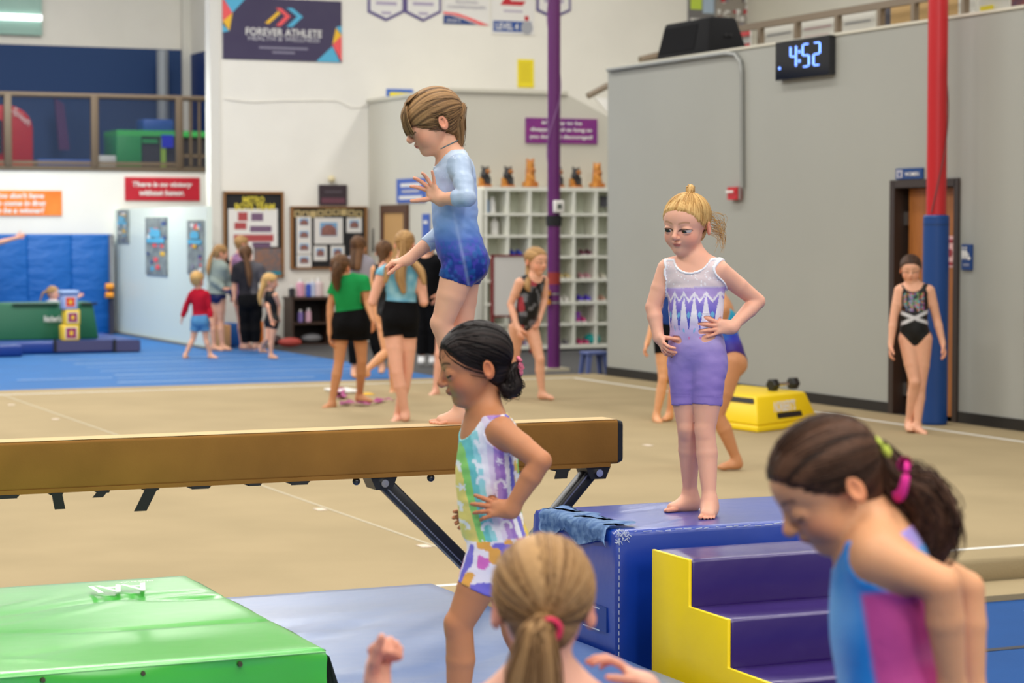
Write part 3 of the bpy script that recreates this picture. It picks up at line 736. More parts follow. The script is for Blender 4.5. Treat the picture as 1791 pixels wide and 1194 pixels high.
# lower left wall under the balcony, balcony floor and room behind
zb = 2.66; LV = 36.0
struct('wall_left', MB().box(-8, 12.6, LV, LV+.15, -.15, zb), white_w)
struct('balcony_floor', MB().box(-8, 12.6, LV-.02, 40.0, zb-.02, zb+.06), mat('balcony_edge', s2l(98, 84, 66), .6))
ztn = onv(160, 82, 40).z
struct('wall_balcony_back', MB().box(-8, 12.6, 40.0, 40.15, zb, ztn), navy_w)
struct('wall_balcony_upper', MB().box(-8, 12.6, 40.0, 40.15, ztn, 8), white_w)
struct('wall_balcony_side', MB().box(11.16, 11.3, 38.5, 40, zb, onu(350, 91, 11.16).z), mat('deep_blue_wall', s2l(0, 44, 110), .6))
struct('wall_balcony_side_upper', MB().box(11.16, 11.3, 38.5, 40, onu(350, 91, 11.16).z, 8), white_w)
struct('trim_2', MB().box(uv(onv(319, 100, 39.9))[0], 11.16, 39.86, 39.98, zb, 8), mat('white_trim'))
# upper window; a glowing bar stands in for a lamp reflected in it
a = onv(-30, 0, 39.9); b = onv(74, 62, 39.9)
win = struct('window_1', MB().box(uv(a)[0], uv(b)[0], 39.9, 39.97, b.z, a.z+.5), mat('window_glass', s2l(150, 190, 178), .2, spec=.6))
p = onv(-20, 28, 39.86); q = onv(73, 28, 39.86)
MB().box(uv(p)[0], uv(q)[0], 39.84, 39.89, p.z-.05, p.z+.05).build('lamp_reflection', mat('reflection_glow', (1, 1, 1), .5, emit=(1, 1, 1), es=2.2), win)
# side panel lit behind the boards wall (pale green low partition)
mint = mat('mint_panel', s2l(224, 236, 226), .35, spec=.5)
pu0 = uv(onz(378, 611, -.01)); 
struct('wall_partition', MB().box(8.78, 8.86, 30.6, 36.0, -.05, 2.02), mint)
struct('baseboard_partition', MB().box(8.74, 8.77, 30.6, 36.0, -.05, .03), mat('grey_base', s2l(120, 118, 110), .6))
spot = bpy.data.lights.new('partition_spot', 'AREA'); spot.size = .5; spot.energy = 45; spot.color = (.93, 1, .98)
so = bpy.data.objects.new('partition_spot', spot); COL.objects.link(so); so.location = R(7.6, 32.6, 3.4); so.rotation_euler = (0, math.radians(-42), TH)
# building block on the right of the back wall (beige, sloped top) 
fv = 29.1
def fp(x, y): return onv(x, y, fv)
poly = [R(EX, fv, -.15), R(18.4, fv, -.15), R(18.4, fv, 2.2), fp(1100, 228), fp(1062, 203), fp(992, 165), R(EX, fv, fp(770, 160).z)]
m_ = MB(); m_.prism(poly, VD*(WV-fv-.01)); struct('wall_shelf_side', m_, beige_w)
cap = MB(); zc = fp(770, 160).z
cap.box(EX-.03, uv(fp(992, 165))[0], fv-.03, WV-.01, zc, zc+.05); struct('trim_3', cap, mat('cap_trim', s2l(206, 202, 186), .7))
# right grey wall with the door opening
dv0 = uv(onu(1672, 500, GU))[1]; dv1 = uv(onu(1564, 500, GU))[1]; dz = onu(1620, 323, GU).z
gw = MB(); gw.box(GU, GU+.18, 3, dv0, -.02, GT); gw.box(GU, GU+.18, dv1, 23.25, -.02, GT); gw.box(GU, GU+.18, dv0, dv1, dz, GT)
gw.box(GU+.18, 18.4, 23.07, 23.25, -.15, GT); struct('wall_right', gw, grey_w)
struct('ceiling_restroom', MB().box(GU+.18, 18.3, 3, 23.0, 2.9, 3.02), beige_w)
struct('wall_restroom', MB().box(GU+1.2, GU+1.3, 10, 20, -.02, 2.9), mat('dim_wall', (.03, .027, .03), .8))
struct('trim_4', MB().box(GU-.015, GU+.2, 3, 23.26, GT, GT+.025), mat('cap_trim'))
struct('baseboard_right', MB().box(GU-.012, GU-.001, dv1+.06, 23.25, 0.0, .10).box(GU-.012, GU-.001, 3, dv0-.06, 0.0, .10), black_t)
struct('wall_far_right', MB().box(18.4, 18.6, 3, 32.2, -.15, 7.5), beige_w)
fr = MB(); fr.box(GU-.02, GU+.19, dv0-.05, dv0+.02, 0, dz+.05); fr.box(GU-.02, GU+.19, dv1-.02, dv1+.06, 0, dz+.05); fr.box(GU-.02, GU+.19, dv0, dv1, dz-.02, dz+.05)
brown_f = mat('door_frame_brown', s2l(52, 40, 34), .45)
struct('trim_5', fr, brown_f)
dvs = uv(onu(1592, 500, GU+.12))[1]; wood = mat('door_wood', s2l(168, 104, 48), .4, color2=s2l(150, 90, 40), vscale=6, stretch=(8, 8, .6))
door = struct('door_1', MB().box(GU+.10, GU+.145, dv0+.03, dvs, .03, dz-.03), wood)
struct('door_jamb', MB().box(GU+.15, GU+.60, dvs+.02, dvs+.06, 0, dz-.02), mat('jamb_dark', s2l(44, 34, 30), .5))
for y in (382, 680):
    p = onu(1584, y, GU+.11); MB().box(GU+.09, GU+.13, uv(p)[1]-.05, uv(p)[1]+.04, p.z-.06, p.z+.06).build('hinge', mat('steel', (.45, .45, .45), .3, metal=.9), door)
pp = onu(1661, 440, GU+.09); pa = MB().box(GU+.094, GU+.099, uv(pp)[1]-.05, uv(pp)[1]+.05, pp.z-.14, pp.z+.14).build('poster', mat('pinkish_paper', s2l(216, 170, 170), .7), door)
rp = mat('red_print', s2l(150, 40, 50), .6); [MB().box(GU+.088, GU+.0935, uv(pp)[1]-.04, uv(pp)[1]+.04, pp.z+z_, pp.z+z_+.03).build('text_line', rp, door) for z_ in (-.12, .08)]; MB().tube([R(GU+.088, uv(pp)[1], pp.z-.01), R(GU+.0935, uv(pp)[1], pp.z-.01)], .035, 14).build('ban_symbol', rp, door)
# second door on the left face of the beige block
d0 = uv(onu(716, 450, EX))[1]; d1 = uv(onu(670, 450, EX))[1]; zt = onu(690, 358, EX).z
m_ = MB(); m_.box(EX-.05, EX-.001, d0, d0+.12, -.03, zt); m_.box(EX-.05, EX-.001, d1-.12, d1, -.03, zt); m_.box(EX-.05, EX-.001, d0+.12, d1-.12, zt-.12, zt)
struct('trim_6', m_, mat('walnut_frame', s2l(88, 58, 42), .5))
struct('door_2', MB().box(EX-.03, EX-.001, d0+.12, d1-.12, -.03, zt-.12), mat('pale_door_wood', s2l(196, 152, 96), .5))
# ================================================================ notices, banners, boards (all flat things at their true walls)
def facing(plane):   # returns point function, x direction, y direction, outward normal
    if plane[0] == 'v': return (lambda x, y: onv(x, y, plane[1])), UD, ZD, -VD
    return (lambda x, y: onu(x, y, plane[1])), -VD, ZD, -UD
def sheet(name, label, cat, plane, x0, y0, x1, y1, m, group=None, depth=.015, root=None, z1=None):
    """upright sheet; pixel corners of its outline on a wall plane"""
    f, xd, yd, nn = facing(plane); xm = (x0+x1)/2; ym = (y0+y1)/2
    a = f(x0, ym); b = f(x1, ym); t = f(xm, y0); bt = f(xm, y1)
    w = (b-a).dot(xd); h = t.z-bt.z; c = a+(b-a)*.5; z0 = bt.z
    A = Vector((a.x, a.y, z0)); B = Vector((b.x, b.y, z0)); mb = MB()
    P = [A, B, B+nn*-1*0, A]; 
    mb.hexa([A+nn*depth, B+nn*depth, B, A, A+nn*depth+ZD*h, B+nn*depth+ZD*h, B+ZD*h, A+ZD*h])
    if root is None and label is not None:
        r = thing(name, label, cat, (A+B)/2, group); mb.build('sheet', m, r)
    else:
        r = root; mb.build(name, m, r)
    return dict(r=r, A=A, w=w, h=h, xd=xd, nn=nn, d=depth)
def on(s, u, v, lift=0): return s['A']+s['xd']*(u*s['w'])+ZD*(v*s['h'])+s['nn']*(s['d']+lift)
def poly_on(s, name, pts, m, lift=.003):
    mb = MB(); P = [on(s, u, v, lift) for u, v in pts]; mb.prism(P, s['nn']*-.002); return mb.build(name, m, s['r'])
def rect_on(s, name, u0, v0, u1, v1, m, lift=.003): return poly_on(s, name, [(u0, v0), (u1, v0), (u1, v1), (u0, v1)], m, lift)
def text_on(s, body, u, v, w, h, m, lift=.005, **k): return text('lettering', body, on(s, u, v, 0), s['xd'], ZD, w*s['w'], h*s['h'], m, s['r'], lift, **k)
def arrow_on(s, u, v, w, h, th, m, lift=.005):
    poly_on(s, 'chevron', [(u, v-h), (u+th, v-h), (u+w+th, v), (u+th, v+h*.8), (u, v+h*.8), (u+w, v)], m, lift)
PW = mat('print_white', s2l(232, 230, 226), .6); NAVY = mat('print_navy', s2l(38, 66, 130), .6); CYAN = mat('print_cyan', s2l(86, 178, 214), .6); CORAL = mat('print_coral', s2l(240, 92, 96), .6); AMB = mat('print_amber', s2l(240, 190, 50), .6)
vinyl_p = mat('banner_purple', s2l(62, 54, 86), .45, bump=.5, bscale=1.6, bdist=.05)
V0 = ('v', WV-.005)
s = sheet('banner', 'dark purple sponsor banner with chevron logo and coloured corners on white wall', 'banner', V0, 389, -2, 597, 106, vinyl_p)
text_on(s, 'FOREVER ATHLETE', .51, .455, .64, .12, PW, bold=.015); text_on(s, 'HEALTH & WELLNESS', .51, .35, .60, .075, mat('print_greywhite', s2l(190, 188, 196), .6), bold=.005)
rect_on(s, 'text_line', .30, .185, .71, .215, mat('print_grey', s2l(140, 136, 156), .6)); rect_on(s, 'text_line', .41, .115, .60, .145, mat('print_grey'))
poly_on(s, 'colour_block', [(0, 1), (.08, .74), (.20, 1)], CYAN); poly_on(s, 'colour_block', [(0, .98), (.082, .74), (.0, .60)], CORAL); poly_on(s, 'colour_block', [(.0, .60), (.082, .74), (.055, .45)], AMB); poly_on(s, 'colour_block', [(0, .55), (.055, .45), (0, .42)], CYAN)
poly_on(s, 'colour_block', [(.78, 0), (.92, .26), (.985, 0)], CYAN); poly_on(s, 'colour_block', [(.92, .28), (1, .0), (1, .45)], CORAL); poly_on(s, 'colour_block', [(.92, .29), (1, .44), (.95, .56)], AMB); poly_on(s, 'colour_block', [(.95, .57), (1, .46), (1, .6)], CYAN)
poly_on(s, 'logo_bar', [(.35, .60), (.38, .58), (.48, .76), (.46, .80)], AMB); arrow_on(s, .44, .72, .08, .16, .045, CORAL, .006); arrow_on(s, .53, .72, .09, .17, .05, CYAN, .007)
def pent(label, x0, x1, y0, y1, rim, txt=True):
    f = facing(V0)[0]; xm = (x0+x1)/2; yy = y1-(y1-y0)*.42
    P = [f(x0, -45), f(x0, yy), f(xm, y1), f(x1, yy), f(x1, -45)]; r = thing('pennant', label, 'pennant', P[2])
    MB().prism(P, -VD*.012).build('border', rim, r); c = sum(P, Vector())/5
    MB().prism([c+(p-c)*.87-VD*.014 for p in P], -VD*.004).build('sheet', PW, r)
    if txt: lil = mat('print_lilac', s2l(176, 166, 190), .6); [MB().prism([f(xm, y_)-VD*.019+UD*a_*w_+ZD*b_*h_ for a_, b_ in ((-1, -1), (1, -1), (1, 1), (-1, 1))], -VD*.002).build('text_line', lil, r) for y_, w_, h_ in ((y1-14, .08, .02), (y1-31, .17, .025))]
rimm = mat('pennant_rim', s2l(96, 84, 140), .6); pent('white home-plate pennant with violet edge, directly right of the sponsor banner', 643, 707, 0, 37, rimm)
pent('white home-plate pennant beside the championship sheet', 708, 771, 0, 38, rimm); pent('white home-plate pennant partly hidden behind the purple pole', 938, 998, 0, 33, rimm)
s = sheet('championship_banner', 'white regional championships sheet with red and navy swoosh', 'banner', V0, 775, -40, 855, 43, PW)
text_on(s, 'REGIONAL', .52, .47, .50, .06, mat('print_grey')); text_on(s, 'CHAMPIONSHIPS', .5, .36, .84, .07, mat('print_grey'))
poly_on(s, 'swoosh', [(0, 0), (.75, 0), (.4, .12), (.15, .18), (0, .18)], NAVY); poly_on(s, 'swoosh', [(0, .20), (.2, .19), (.45, .13), (.8, .0), (1, .0), (.6, .14), (.3, .23), (0, .25)], CORAL); text_on(s, 'SPORTS', .22, .07, .3, .07, PW)
s = sheet('level_banner', 'white level four poster with blue band and medal', 'poster', V0, 859, -38, 934, 61, PW)
rect_on(s, 'blue_band', .04, .05, .93, .24, mat('print_royal', s2l(44, 82, 156), .6)); text_on(s, 'LEVEL 4', .36, .145, .52, .12, PW, bold=.02); poly_on(s, 'red_slash', [(.2, .52), (.72, .52), (.80, .60), (.45, .60), (.42, .70), (.36, .70)], mat('print_red', s2l(196, 36, 48), .6))
poly_on(s, 'medal', [(.82+.14*math.cos(a*PI/8), .13+.12*math.sin(a*PI/8)) for a in range(16)], mat('silver_print', s2l(168, 170, 178), .4), .007); rect_on(s, 'medal_ribbon', .77, .26, .86, .34, mat('print_red'), .006); rect_on(s, 'text_line', .28, .40, .72, .43, mat('print_lilac'))
s = sheet('yellow_notice', 'bright yellow typed notice taped high on the white wall', 'notice', V0, 905, 104, 933, 153, mat('yellow_paper', s2l(244, 224, 44), .6))
for k in range(11): rect_on(s, 'text_line', .12, .86-.065*k, .86-.05*(k % 3), .875-.065*k, mat('ochre_print', s2l(196, 172, 40), .6))
s = sheet('framed_notice', 'blue-edged yellow sign peeking over the beige block', 'sign', V0, 676, 156, 722, 182, mat('blue_frame', s2l(44, 104, 200), .5)); rect_on(s, 'yellow_panel', .1, 0, 1, .78, mat('yellow_paper'), .004)
s = sheet('purple_sign', 'purple motivational sign behind the purple pole', 'sign', ('v', fv-.005), 919, 207, 1044, 251, mat('sign_purple', s2l(138, 44, 130), .5, color2=s2l(104, 40, 124), vscale=2))
PB = dict(bold=.035); text_on(s, "It's okay to be", .5, .80, .56, .17, PW, **PB); text_on(s, 'disappointed as long as', .49, .53, .86, .18, PW, **PB); text_on(s, "you don't get discouraged!", .49, .25, .88, .19, PW, **PB)
LV0 = ('v', LV-.005)
s = sheet('red_sign', 'red motivational sign above the pale green partition', 'sign', LV0, 218, 310, 349, 351, mat('sign_red', s2l(196, 26, 48), .5, var=.1, vscale=2))
text_on(s, 'There is no victory', .5, .67, .80, .26, PW, italic=.2, bold=.04); text_on(s, 'without honor.', .49, .34, .60, .24, PW, italic=.2, bold=.04)
s = sheet('orange_sign', 'orange motivational sign above the blue wall pads', 'sign', LV0, -60, 333, 108, 377, mat('sign_orange', s2l(250, 122, 34), .5, color2=s2l(246, 150, 60), vscale=2))
text_on(s, "You don't have", .55, .80, .52, .22, PW, italic=.2, bold=.04); text_on(s, 'to come in first', .56, .50, .54, .22, PW, italic=.2, bold=.04); text_on(s, 'to be a winner!', .55, .21, .52, .22, PW, italic=.2, bold=.04)
s = sheet('blue_sign', 'blue sign above the walnut framed door', 'sign', ('u', EX-.005), 695, 312, 745, 354, mat('sign_blue', s2l(60, 98, 186), .5)); rect_on(s, 'text_line', .15, .66, .85, .80, PW); rect_on(s, 'text_line', .2, .42, .8, .52, mat('print_greywhite')); rect_on(s, 'text_line', .1, .14, .9, .28, PW)
s = sheet('blue_notice', 'narrow blue notice beside the walnut framed door', 'notice', ('u', EX-.005), 740, 374, 752, 432, mat('sign_blue')); rect_on(s, 'text_line', .2, .7, .8, .8, PW)
# collages on the pale partition
def collage(label, x0, y0, x1, y1, seed, group):
    s = sheet('collage_poster', label, 'poster', ('u', 8.775), x0, y0, x1, y1, mat('collage_grey', s2l(150, 160, 156), .6, color2=s2l(104, 112, 116), vscale=9))
    rng = random.Random(seed)
    for k in range(22):
        u = rng.uniform(.06, .8); v = rng.uniform(.04, .9); c = rng.choice(['print_cyan', 'print_navy', 'print_coral', 'print_white', 'print_grey', 'print_amber']); rect_on(s, 'photo', u, v, u+rng.uniform(.1, .2), v+rng.uniform(.04, .08), _M[c], .002+.0005*k)
    rect_on(s, 'cyan_band', .1, .56, .92, .64, CYAN, .016); poly_on(s, 'cyan_cap', [(.25, .66), (.75, .66), (.75, .76), (.6, .80), (.4, .80), (.25, .76)], CYAN, .016)
collage('grey photo collage poster nearest the blue wall pads', 206, 367, 226, 425, 1, None); collage('grey and cyan collage poster in the middle of the pale partition', 256, 380, 293, 481, 2, None); collage('faded cyan collage poster behind the grey hoodie child', 329, 385, 358, 480, 3, None)
# notice boards
oak = mat('oak_frame', s2l(150, 104, 56), .5); blk = mat('black_felt', s2l(36, 36, 38), .9)
def board(label, x0, y0, x1, y1):
    s = sheet('notice_board', label, 'notice board', V0, x0, y0, x1, y1, blk, depth=.02); a = .025*1.3
    for q in ((0, 0, 1, a*.75), (0, 1-a*.75, 1, 1), (0, 0, a, 1), (1-a, 0, 1, 1)):
        P = [on(s, q[0], q[1], .001), on(s, q[2], q[1], .001), on(s, q[2], q[3], .001), on(s, q[0], q[3], .001)]; MB().prism(P, s['nn']*.03).build('frame_rail', oak, s['r'])
    return s
s = board('oak framed black board with yellow boys team title and white schedule', 390, 335, 495, 485); YT = mat('yellow_print', s2l(226, 208, 70), .6)
text_on(s, 'METRO', .5, .905, .36, .075, YT, bold=.03, lift=.012); text_on(s, 'BOYS TEAM', .52, .825, .66, .075, YT, bold=.03, lift=.012)
rect_on(s, 'schedule_sheet', .08, .36, .90, .80, PW, .006); rect_on(s, 'schedule_sheet', .08, .20, .5, .36, PW, .006)
RD = mat('print_brick', s2l(176, 74, 76), .6); MV = mat('print_mauve', s2l(120, 92, 122), .6)
for (u, v, w, h, c) in ((.24, .66, .16, .10, RD), (.46, .66, .20, .09, MV), (.18, .56, .20, .08, RD), (.44, .53, .36, .07, MV), (.17, .42, .66, .08, RD), (.48, .35, .30, .06, MV), (.48, .38, .3, .02, MV)): rect_on(s, 'entry', u, v, u+w, v+h, c, .008)
rect_on(s, 'photo_collage', .50, .02, .96, .34, mat('collage_dark', s2l(110, 104, 108), .6, color2=s2l(150, 110, 90), vscale=12), .006); rect_on(s, 'cyan_strip', .58, .03, .96, .07, mat('print_teal', s2l(30, 140, 160), .6), .009)
s = board('oak framed black board of team photos with bunting title', 507, 361, 641, 470)
for k in range(9):
    u = .05+k*.10; rect_on(s, 'bunting_flag', u, .84-.02*math.sin(k*.8+.6), u+.085, .945-.02*math.sin(k*.8+.6), mat('kraft_paper', s2l(198, 176, 124), .8), .008)
for k in (0, 1, 3, 4, 5, 7, 8): rect_on(s, 'bunting_mark', .072+k*.10, .865-.02*math.sin(k*.8+.6), .112+k*.10, .92-.02*math.sin(k*.8+.6), blk, .011)
skyb = mat('photo_sky', s2l(120, 172, 214), .6); ppl = mat('photo_people', s2l(150, 104, 96), .6, var=.3, vscale=20)
def photo(u0, v0, u1, v1):
    rect_on(s, 'photo_mount', u0, v0, u1, v1, PW, .008); du, dv_ = u1-u0, v1-v0
    rect_on(s, 'photo_print', u0+du*.2, v0+dv_*.30, u1-du*.2, v1-dv_*.18, skyb, .011); poly_on(s, 'photo_group', [(u0+du*.22, v0+dv_*.32), (u1-du*.22, v0+dv_*.32), (u1-du*.24, v0+dv_*.6), (u0+du*.6, v0+dv_*.74), (u0+du*.4, v0+dv_*.74), (u0+du*.24, v0+dv_*.6)], ppl, .013)
for v in (.64, .44, .24, .03): photo(.08, v, .27, v+.20)
photo(.31, .40, .68, .82); photo(.30, .13, .47, .37); photo(.52, .13, .70, .37); photo(.73, .58, .93, .82)
s = sheet('plaque', 'small dark framed plaque above the team photo board', 'plaque', V0, 557, 323, 606, 359, mat('plaque_dark', s2l(60, 46, 54), .5), depth=.03); rect_on(s, 'text_line', .2, .62, .8, .70, mat('plaque_grey', s2l(96, 88, 96), .6)); rect_on(s, 'lower_panel', .08, .1, .92, .36, mat('plum_print', s2l(110, 66, 80), .6))
r = thing('round_lamp', 'small round cream wall lamp above the dark plaque', 'lamp', onv(580, 313, WV-.06))
bm = bmesh.new(); bmesh.ops.create_uvsphere(bm, u_segments=16, v_segments=10, radius=.055); me = bpy.data.meshes.new('globe'); bm.to_mesh(me); bm.free(); o = link('globe', me, mat('cream_globe', s2l(236, 222, 180), .4), r, True); MB().tube([wl(r)+VD*.02, wl(r)+VD*.06], .03).build('mount', black_t, r)
tag(MB().tube([onv(394, 173, WV-.012), onv(440, 179, WV-.012), onv(500, 176, WV-.012), onv(590, 176, WV-.012), onv(615, 189, WV-.012), onv(645, 185, WV-.012)], .008, 6).build('wall_cable', white_w), 'thin white cable sagging across the white wall', 'cable')
s = sheet('camera_mount', None, None, V0, 0, 0, 1, 1, blk) if False else None
# ================================================================ balcony at the left
rail_m = mat('bronze_rail', s2l(112, 96, 78), .5, metal=.2); RV = LV+.02
r = thing('balcony_railing', 'bronze balcony railing with clear panels at the upper left', 'railing', R(6, RV, zb+.06))
def rz(x, y): return onv(x, y, RV).z
zt_ = rz(160, 168); zl = zb+.11; uu = lambda x: uv(onv(x, 200, RV))[0]
MB().tube([R(uu(-40), RV, zt_), R(uu(372), RV, zt_)], .045, 10).build('top_rail', rail_m, r)
MB().box(uu(-40), uu(314), RV-.02, RV+.02, zl-.03, zl+.02).build('bottom_rail', rail_m, r)
for x in (13, 165, 313): MB().box(uu(x)-.06, uu(x)+.06, RV-.05, RV+.05, zb+.04, zt_+.02).build('post', rail_m, r, bevel=.01)
for x in (333, 348, 365): MB().box(uu(x)-.02, uu(x)+.02, RV-.02, RV+.02, zb+.08, zt_).build('baluster', rail_m, r)
MB().box(uu(318), uu(371), RV-.02, RV+.02, zb+.22, zb+.27).build('bottom_rail', rail_m, r)
glass = mat('clear_panel', s2l(60, 70, 90), .12, alpha=.20, spec=.4)
for a, b in ((-40, 9), (17, 160), (170, 308)): MB().box(uu(a), uu(b), RV-.006, RV+.006, zl+.02, zt_-.05).build('clear_panel', glass, r)
def bx(name, x0, x1, y0, y1, v, d, m, par, **k):   # box whose front face has this outline on plane v
    a = onv(x0, y1, v); b = onv(x1, y0, v); return MB().box(uv(a)[0], uv(b)[0], v, v+d, a.z, b.z).build(name, m, par, **k)
# red rounded mat
red_v = mat('red_vinyl', s2l(190, 30, 22), .5); P = []
for k in range(13): a = PI*k/12; P.append((8+ -math.cos(a)*-1*50 if False else 8+50*math.cos(PI-a), 225-42*math.sin(a)))
pts = [onv(x, y, 37.2) for x, y in P]+[Vector((onv(58, 225, 37.2).x, onv(58, 225, 37.2).y, zb+.06)), Vector((onv(-42, 225, 37.2).x, onv(-42, 225, 37.2).y, zb+.06))]
r = thing('red_tombstone_mat', 'red round-topped mat standing on the balcony', 'mat', R(uv(pts[-2])[0]-.4, 37.3, zb+.06)); MB().prism(pts, VD*.35).build('pad', red_v, r, bevel=.03)
text('lettering', 'Spieth', onv(37, 205, 37.17), (UD-ZD*.9).normalized(), (ZD+UD*.9).normalized(), .36, .13, PW, r, .003); bx('dark_handle', -4, 4, 210, 268, 37.12, .05, blk, r)
r = thing('green_spotting_block', 'green and black foam block on the balcony', 'block', onv(285, 290, 37.4)); gv = mat('green_vinyl', s2l(46, 150, 84), .4)
bx('end_panel', 204, 248, 236, 291, 37.4, .9, gv, r, bevel=.02); bx('dark_side', 249, 368, 240, 291, 37.45, .85, mat('charcoal_vinyl', s2l(54, 52, 58), .5), r); bx('top_panel', 204, 368, 230, 237, 37.4, .9, mat('light_green_vinyl', s2l(70, 190, 96), .4), r); bx('strap', 282, 290, 240, 291, 37.38, .05, mat('lime_strap', s2l(150, 190, 70), .6), r); bx('blue_cloth', 283, 303, 236, 258, 37.36, .06, mat('vivid_blue', s2l(16, 40, 220), .6), r); bx('green_stripe', 249, 276, 243, 250, 37.42, .02, gv, r)
o = bx('blue_foam_pad', 251, 304, 209, 229.5, 37.6, .5, mat('mid_blue_vinyl', s2l(34, 84, 168), .45), None, bevel=.03); tag(o, 'blue foam pad lying on the green block on the balcony', 'pad')
p = onv(284, 88, 39.4); tag(MB().tube([Vector((p.x, p.y, onv(284, 225, 39.4).z)), p], .11, 16).build('duct_pipe', mat('grey_duct', s2l(150, 156, 164), .45, metal=.2)), 'light grey vertical duct against the navy balcony wall', 'pipe')
o = bx('crash_mat', 66, 160, 279, 290, 37.2, .9, mat('mid_blue_vinyl'), None, bevel=.02); tag(o, 'low blue mat on the balcony beside the red mat', 'mat')
o = bx('white_box', 170, 203, 272, 290, 37.0, .5, mat('white_plastic', s2l(206, 210, 210), .5), None, bevel=.01); tag(o, 'low white box between the blue mat and green block on the balcony', 'box')
o = MB().prism([onv(96, 172, 39.5), onv(112, 182, 39.5), onv(122, 262, 39.5), onv(104, 262, 39.5)], VD*.1).build('purple_pennant', mat('plum_vinyl', s2l(84, 44, 96), .6)); tag(o, 'dark purple pennant hanging behind the clear balcony panel', 'pennant')
# ================================================================ blue pads, mats, green block, cubes (far left)
padm = mat('royal_pad', s2l(0, 92, 172), .5, bump=.8, bscale=2.2, bdist=.06, stretch=(1, 1, 2.2)); PV = 35.75
r = thing('wall_pads', 'royal blue padded panels along the lower left wall', 'wall pad', onv(100, 580, PV))
for a, b in ((-60, 48), (49, 125), (126, 199)):
    A = onv(a, 582, PV); B = onv(b, 409, PV); MB().box(uv(A)[0], uv(B)[0], PV, PV+.2, 0, B.z).build('pad_panel', padm, r, bevel=.03)
r = thing('strapped_post', 'dark post with orange clamps at the edge of the blue pads', 'post', onz(195, 583, 0)); q = onv(195, 500, PV-.15)
MB().tube([Vector((q.x, q.y, 0)), Vector((q.x, q.y, onv(195, 500, PV-.15).z))], .05, 10).build('lower_post', mat('dark_steel', (.03, .03, .05), .5), r); MB().tube([Vector((q.x, q.y, q.z)), Vector((q.x, q.y, onv(195, 410, PV-.15).z))], .045, 10).build('upper_post', mat('steel'), r)
for y in (501, 516): c = onv(191, y, PV-.22); MB().tube([c-UD*.06, c+UD*.06], .05, 12).build('clamp', mat('orange_plastic', s2l(236, 150, 30), .5), r)
mv = uv(onz(247, 615, 0))[1]; mu = uv(onz(247, 615, 0))[0]
r = thing('blue_landing_mat', 'low blue landing mat with purple-grey side under the green block', 'mat', R(mu-1.5, mv, 0)); zm = onv(247, 594, mv).z
MB().box(mu-3.2, mu, mv, mv+2.2, 0, zm).build('mat_body', mat('deep_blue_vinyl', s2l(24, 58, 134), .35), r, bevel=.03)
for a, b in ((99, 196), (202, 245)): bx('side_panel', a, b, 594, 614.5, mv-.012, .01, mat('purple_grey_vinyl', s2l(72, 70, 104), .5), r)
for a in (94, 198): bx('strap', a, a+5, 593, 615, mv-.02, .02, blk, r)
o = MB().box(mu-3.6, uv(onz(12, 616, 0))[0], mv-.5, mv-.05, 0, zm*.95).build('blue_mat_corner', mat('deep_blue_vinyl'), bevel=.03); tag(o, 'corner of a second blue mat at the left edge of the frame', 'mat')
gb = mat('forest_green_vinyl', s2l(14, 96, 66), .45); gvv = mv+.55
r = thing('green_spotting_block', 'dark green spotting block on the low blue mat', 'block', R(mu-2, gvv, zm)); A = onv(-60, 577, gvv); B = onv(173, 577, gvv); zt2 = onv(100, 529, gvv+.1).z
a0, b0 = uv(A)[0], uv(B)[0]; mb = MB(); P = [R(a0, gvv, zm), R(b0, gvv, zm), R(b0, gvv+.7, zm), R(a0, gvv+.7, zm), R(a0+.05, gvv+.08, zt2), R(b0-.06, gvv+.08, zt2), R(b0-.06, gvv+.62, zt2), R(a0+.05, gvv+.62, zt2)]
mb.hexa(P).build('block_body', gb, r, bevel=.025); bx('hook_strip', 22, 102, 530, 534, gvv+.04, .02, blk, r); bx('hook_strip', 142, 170, 529, 533, gvv+.04, .02, blk, r); text('lettering', "Norbert's", onv(92, 557, gvv+.01), UD, ZD, .24, .09, PW, r, .01, bold=.03)
cy = mat('cube_yellow', s2l(240, 204, 62), .5); cb = mat('cube_blue', s2l(150, 170, 220), .5); cvv = mv+.12
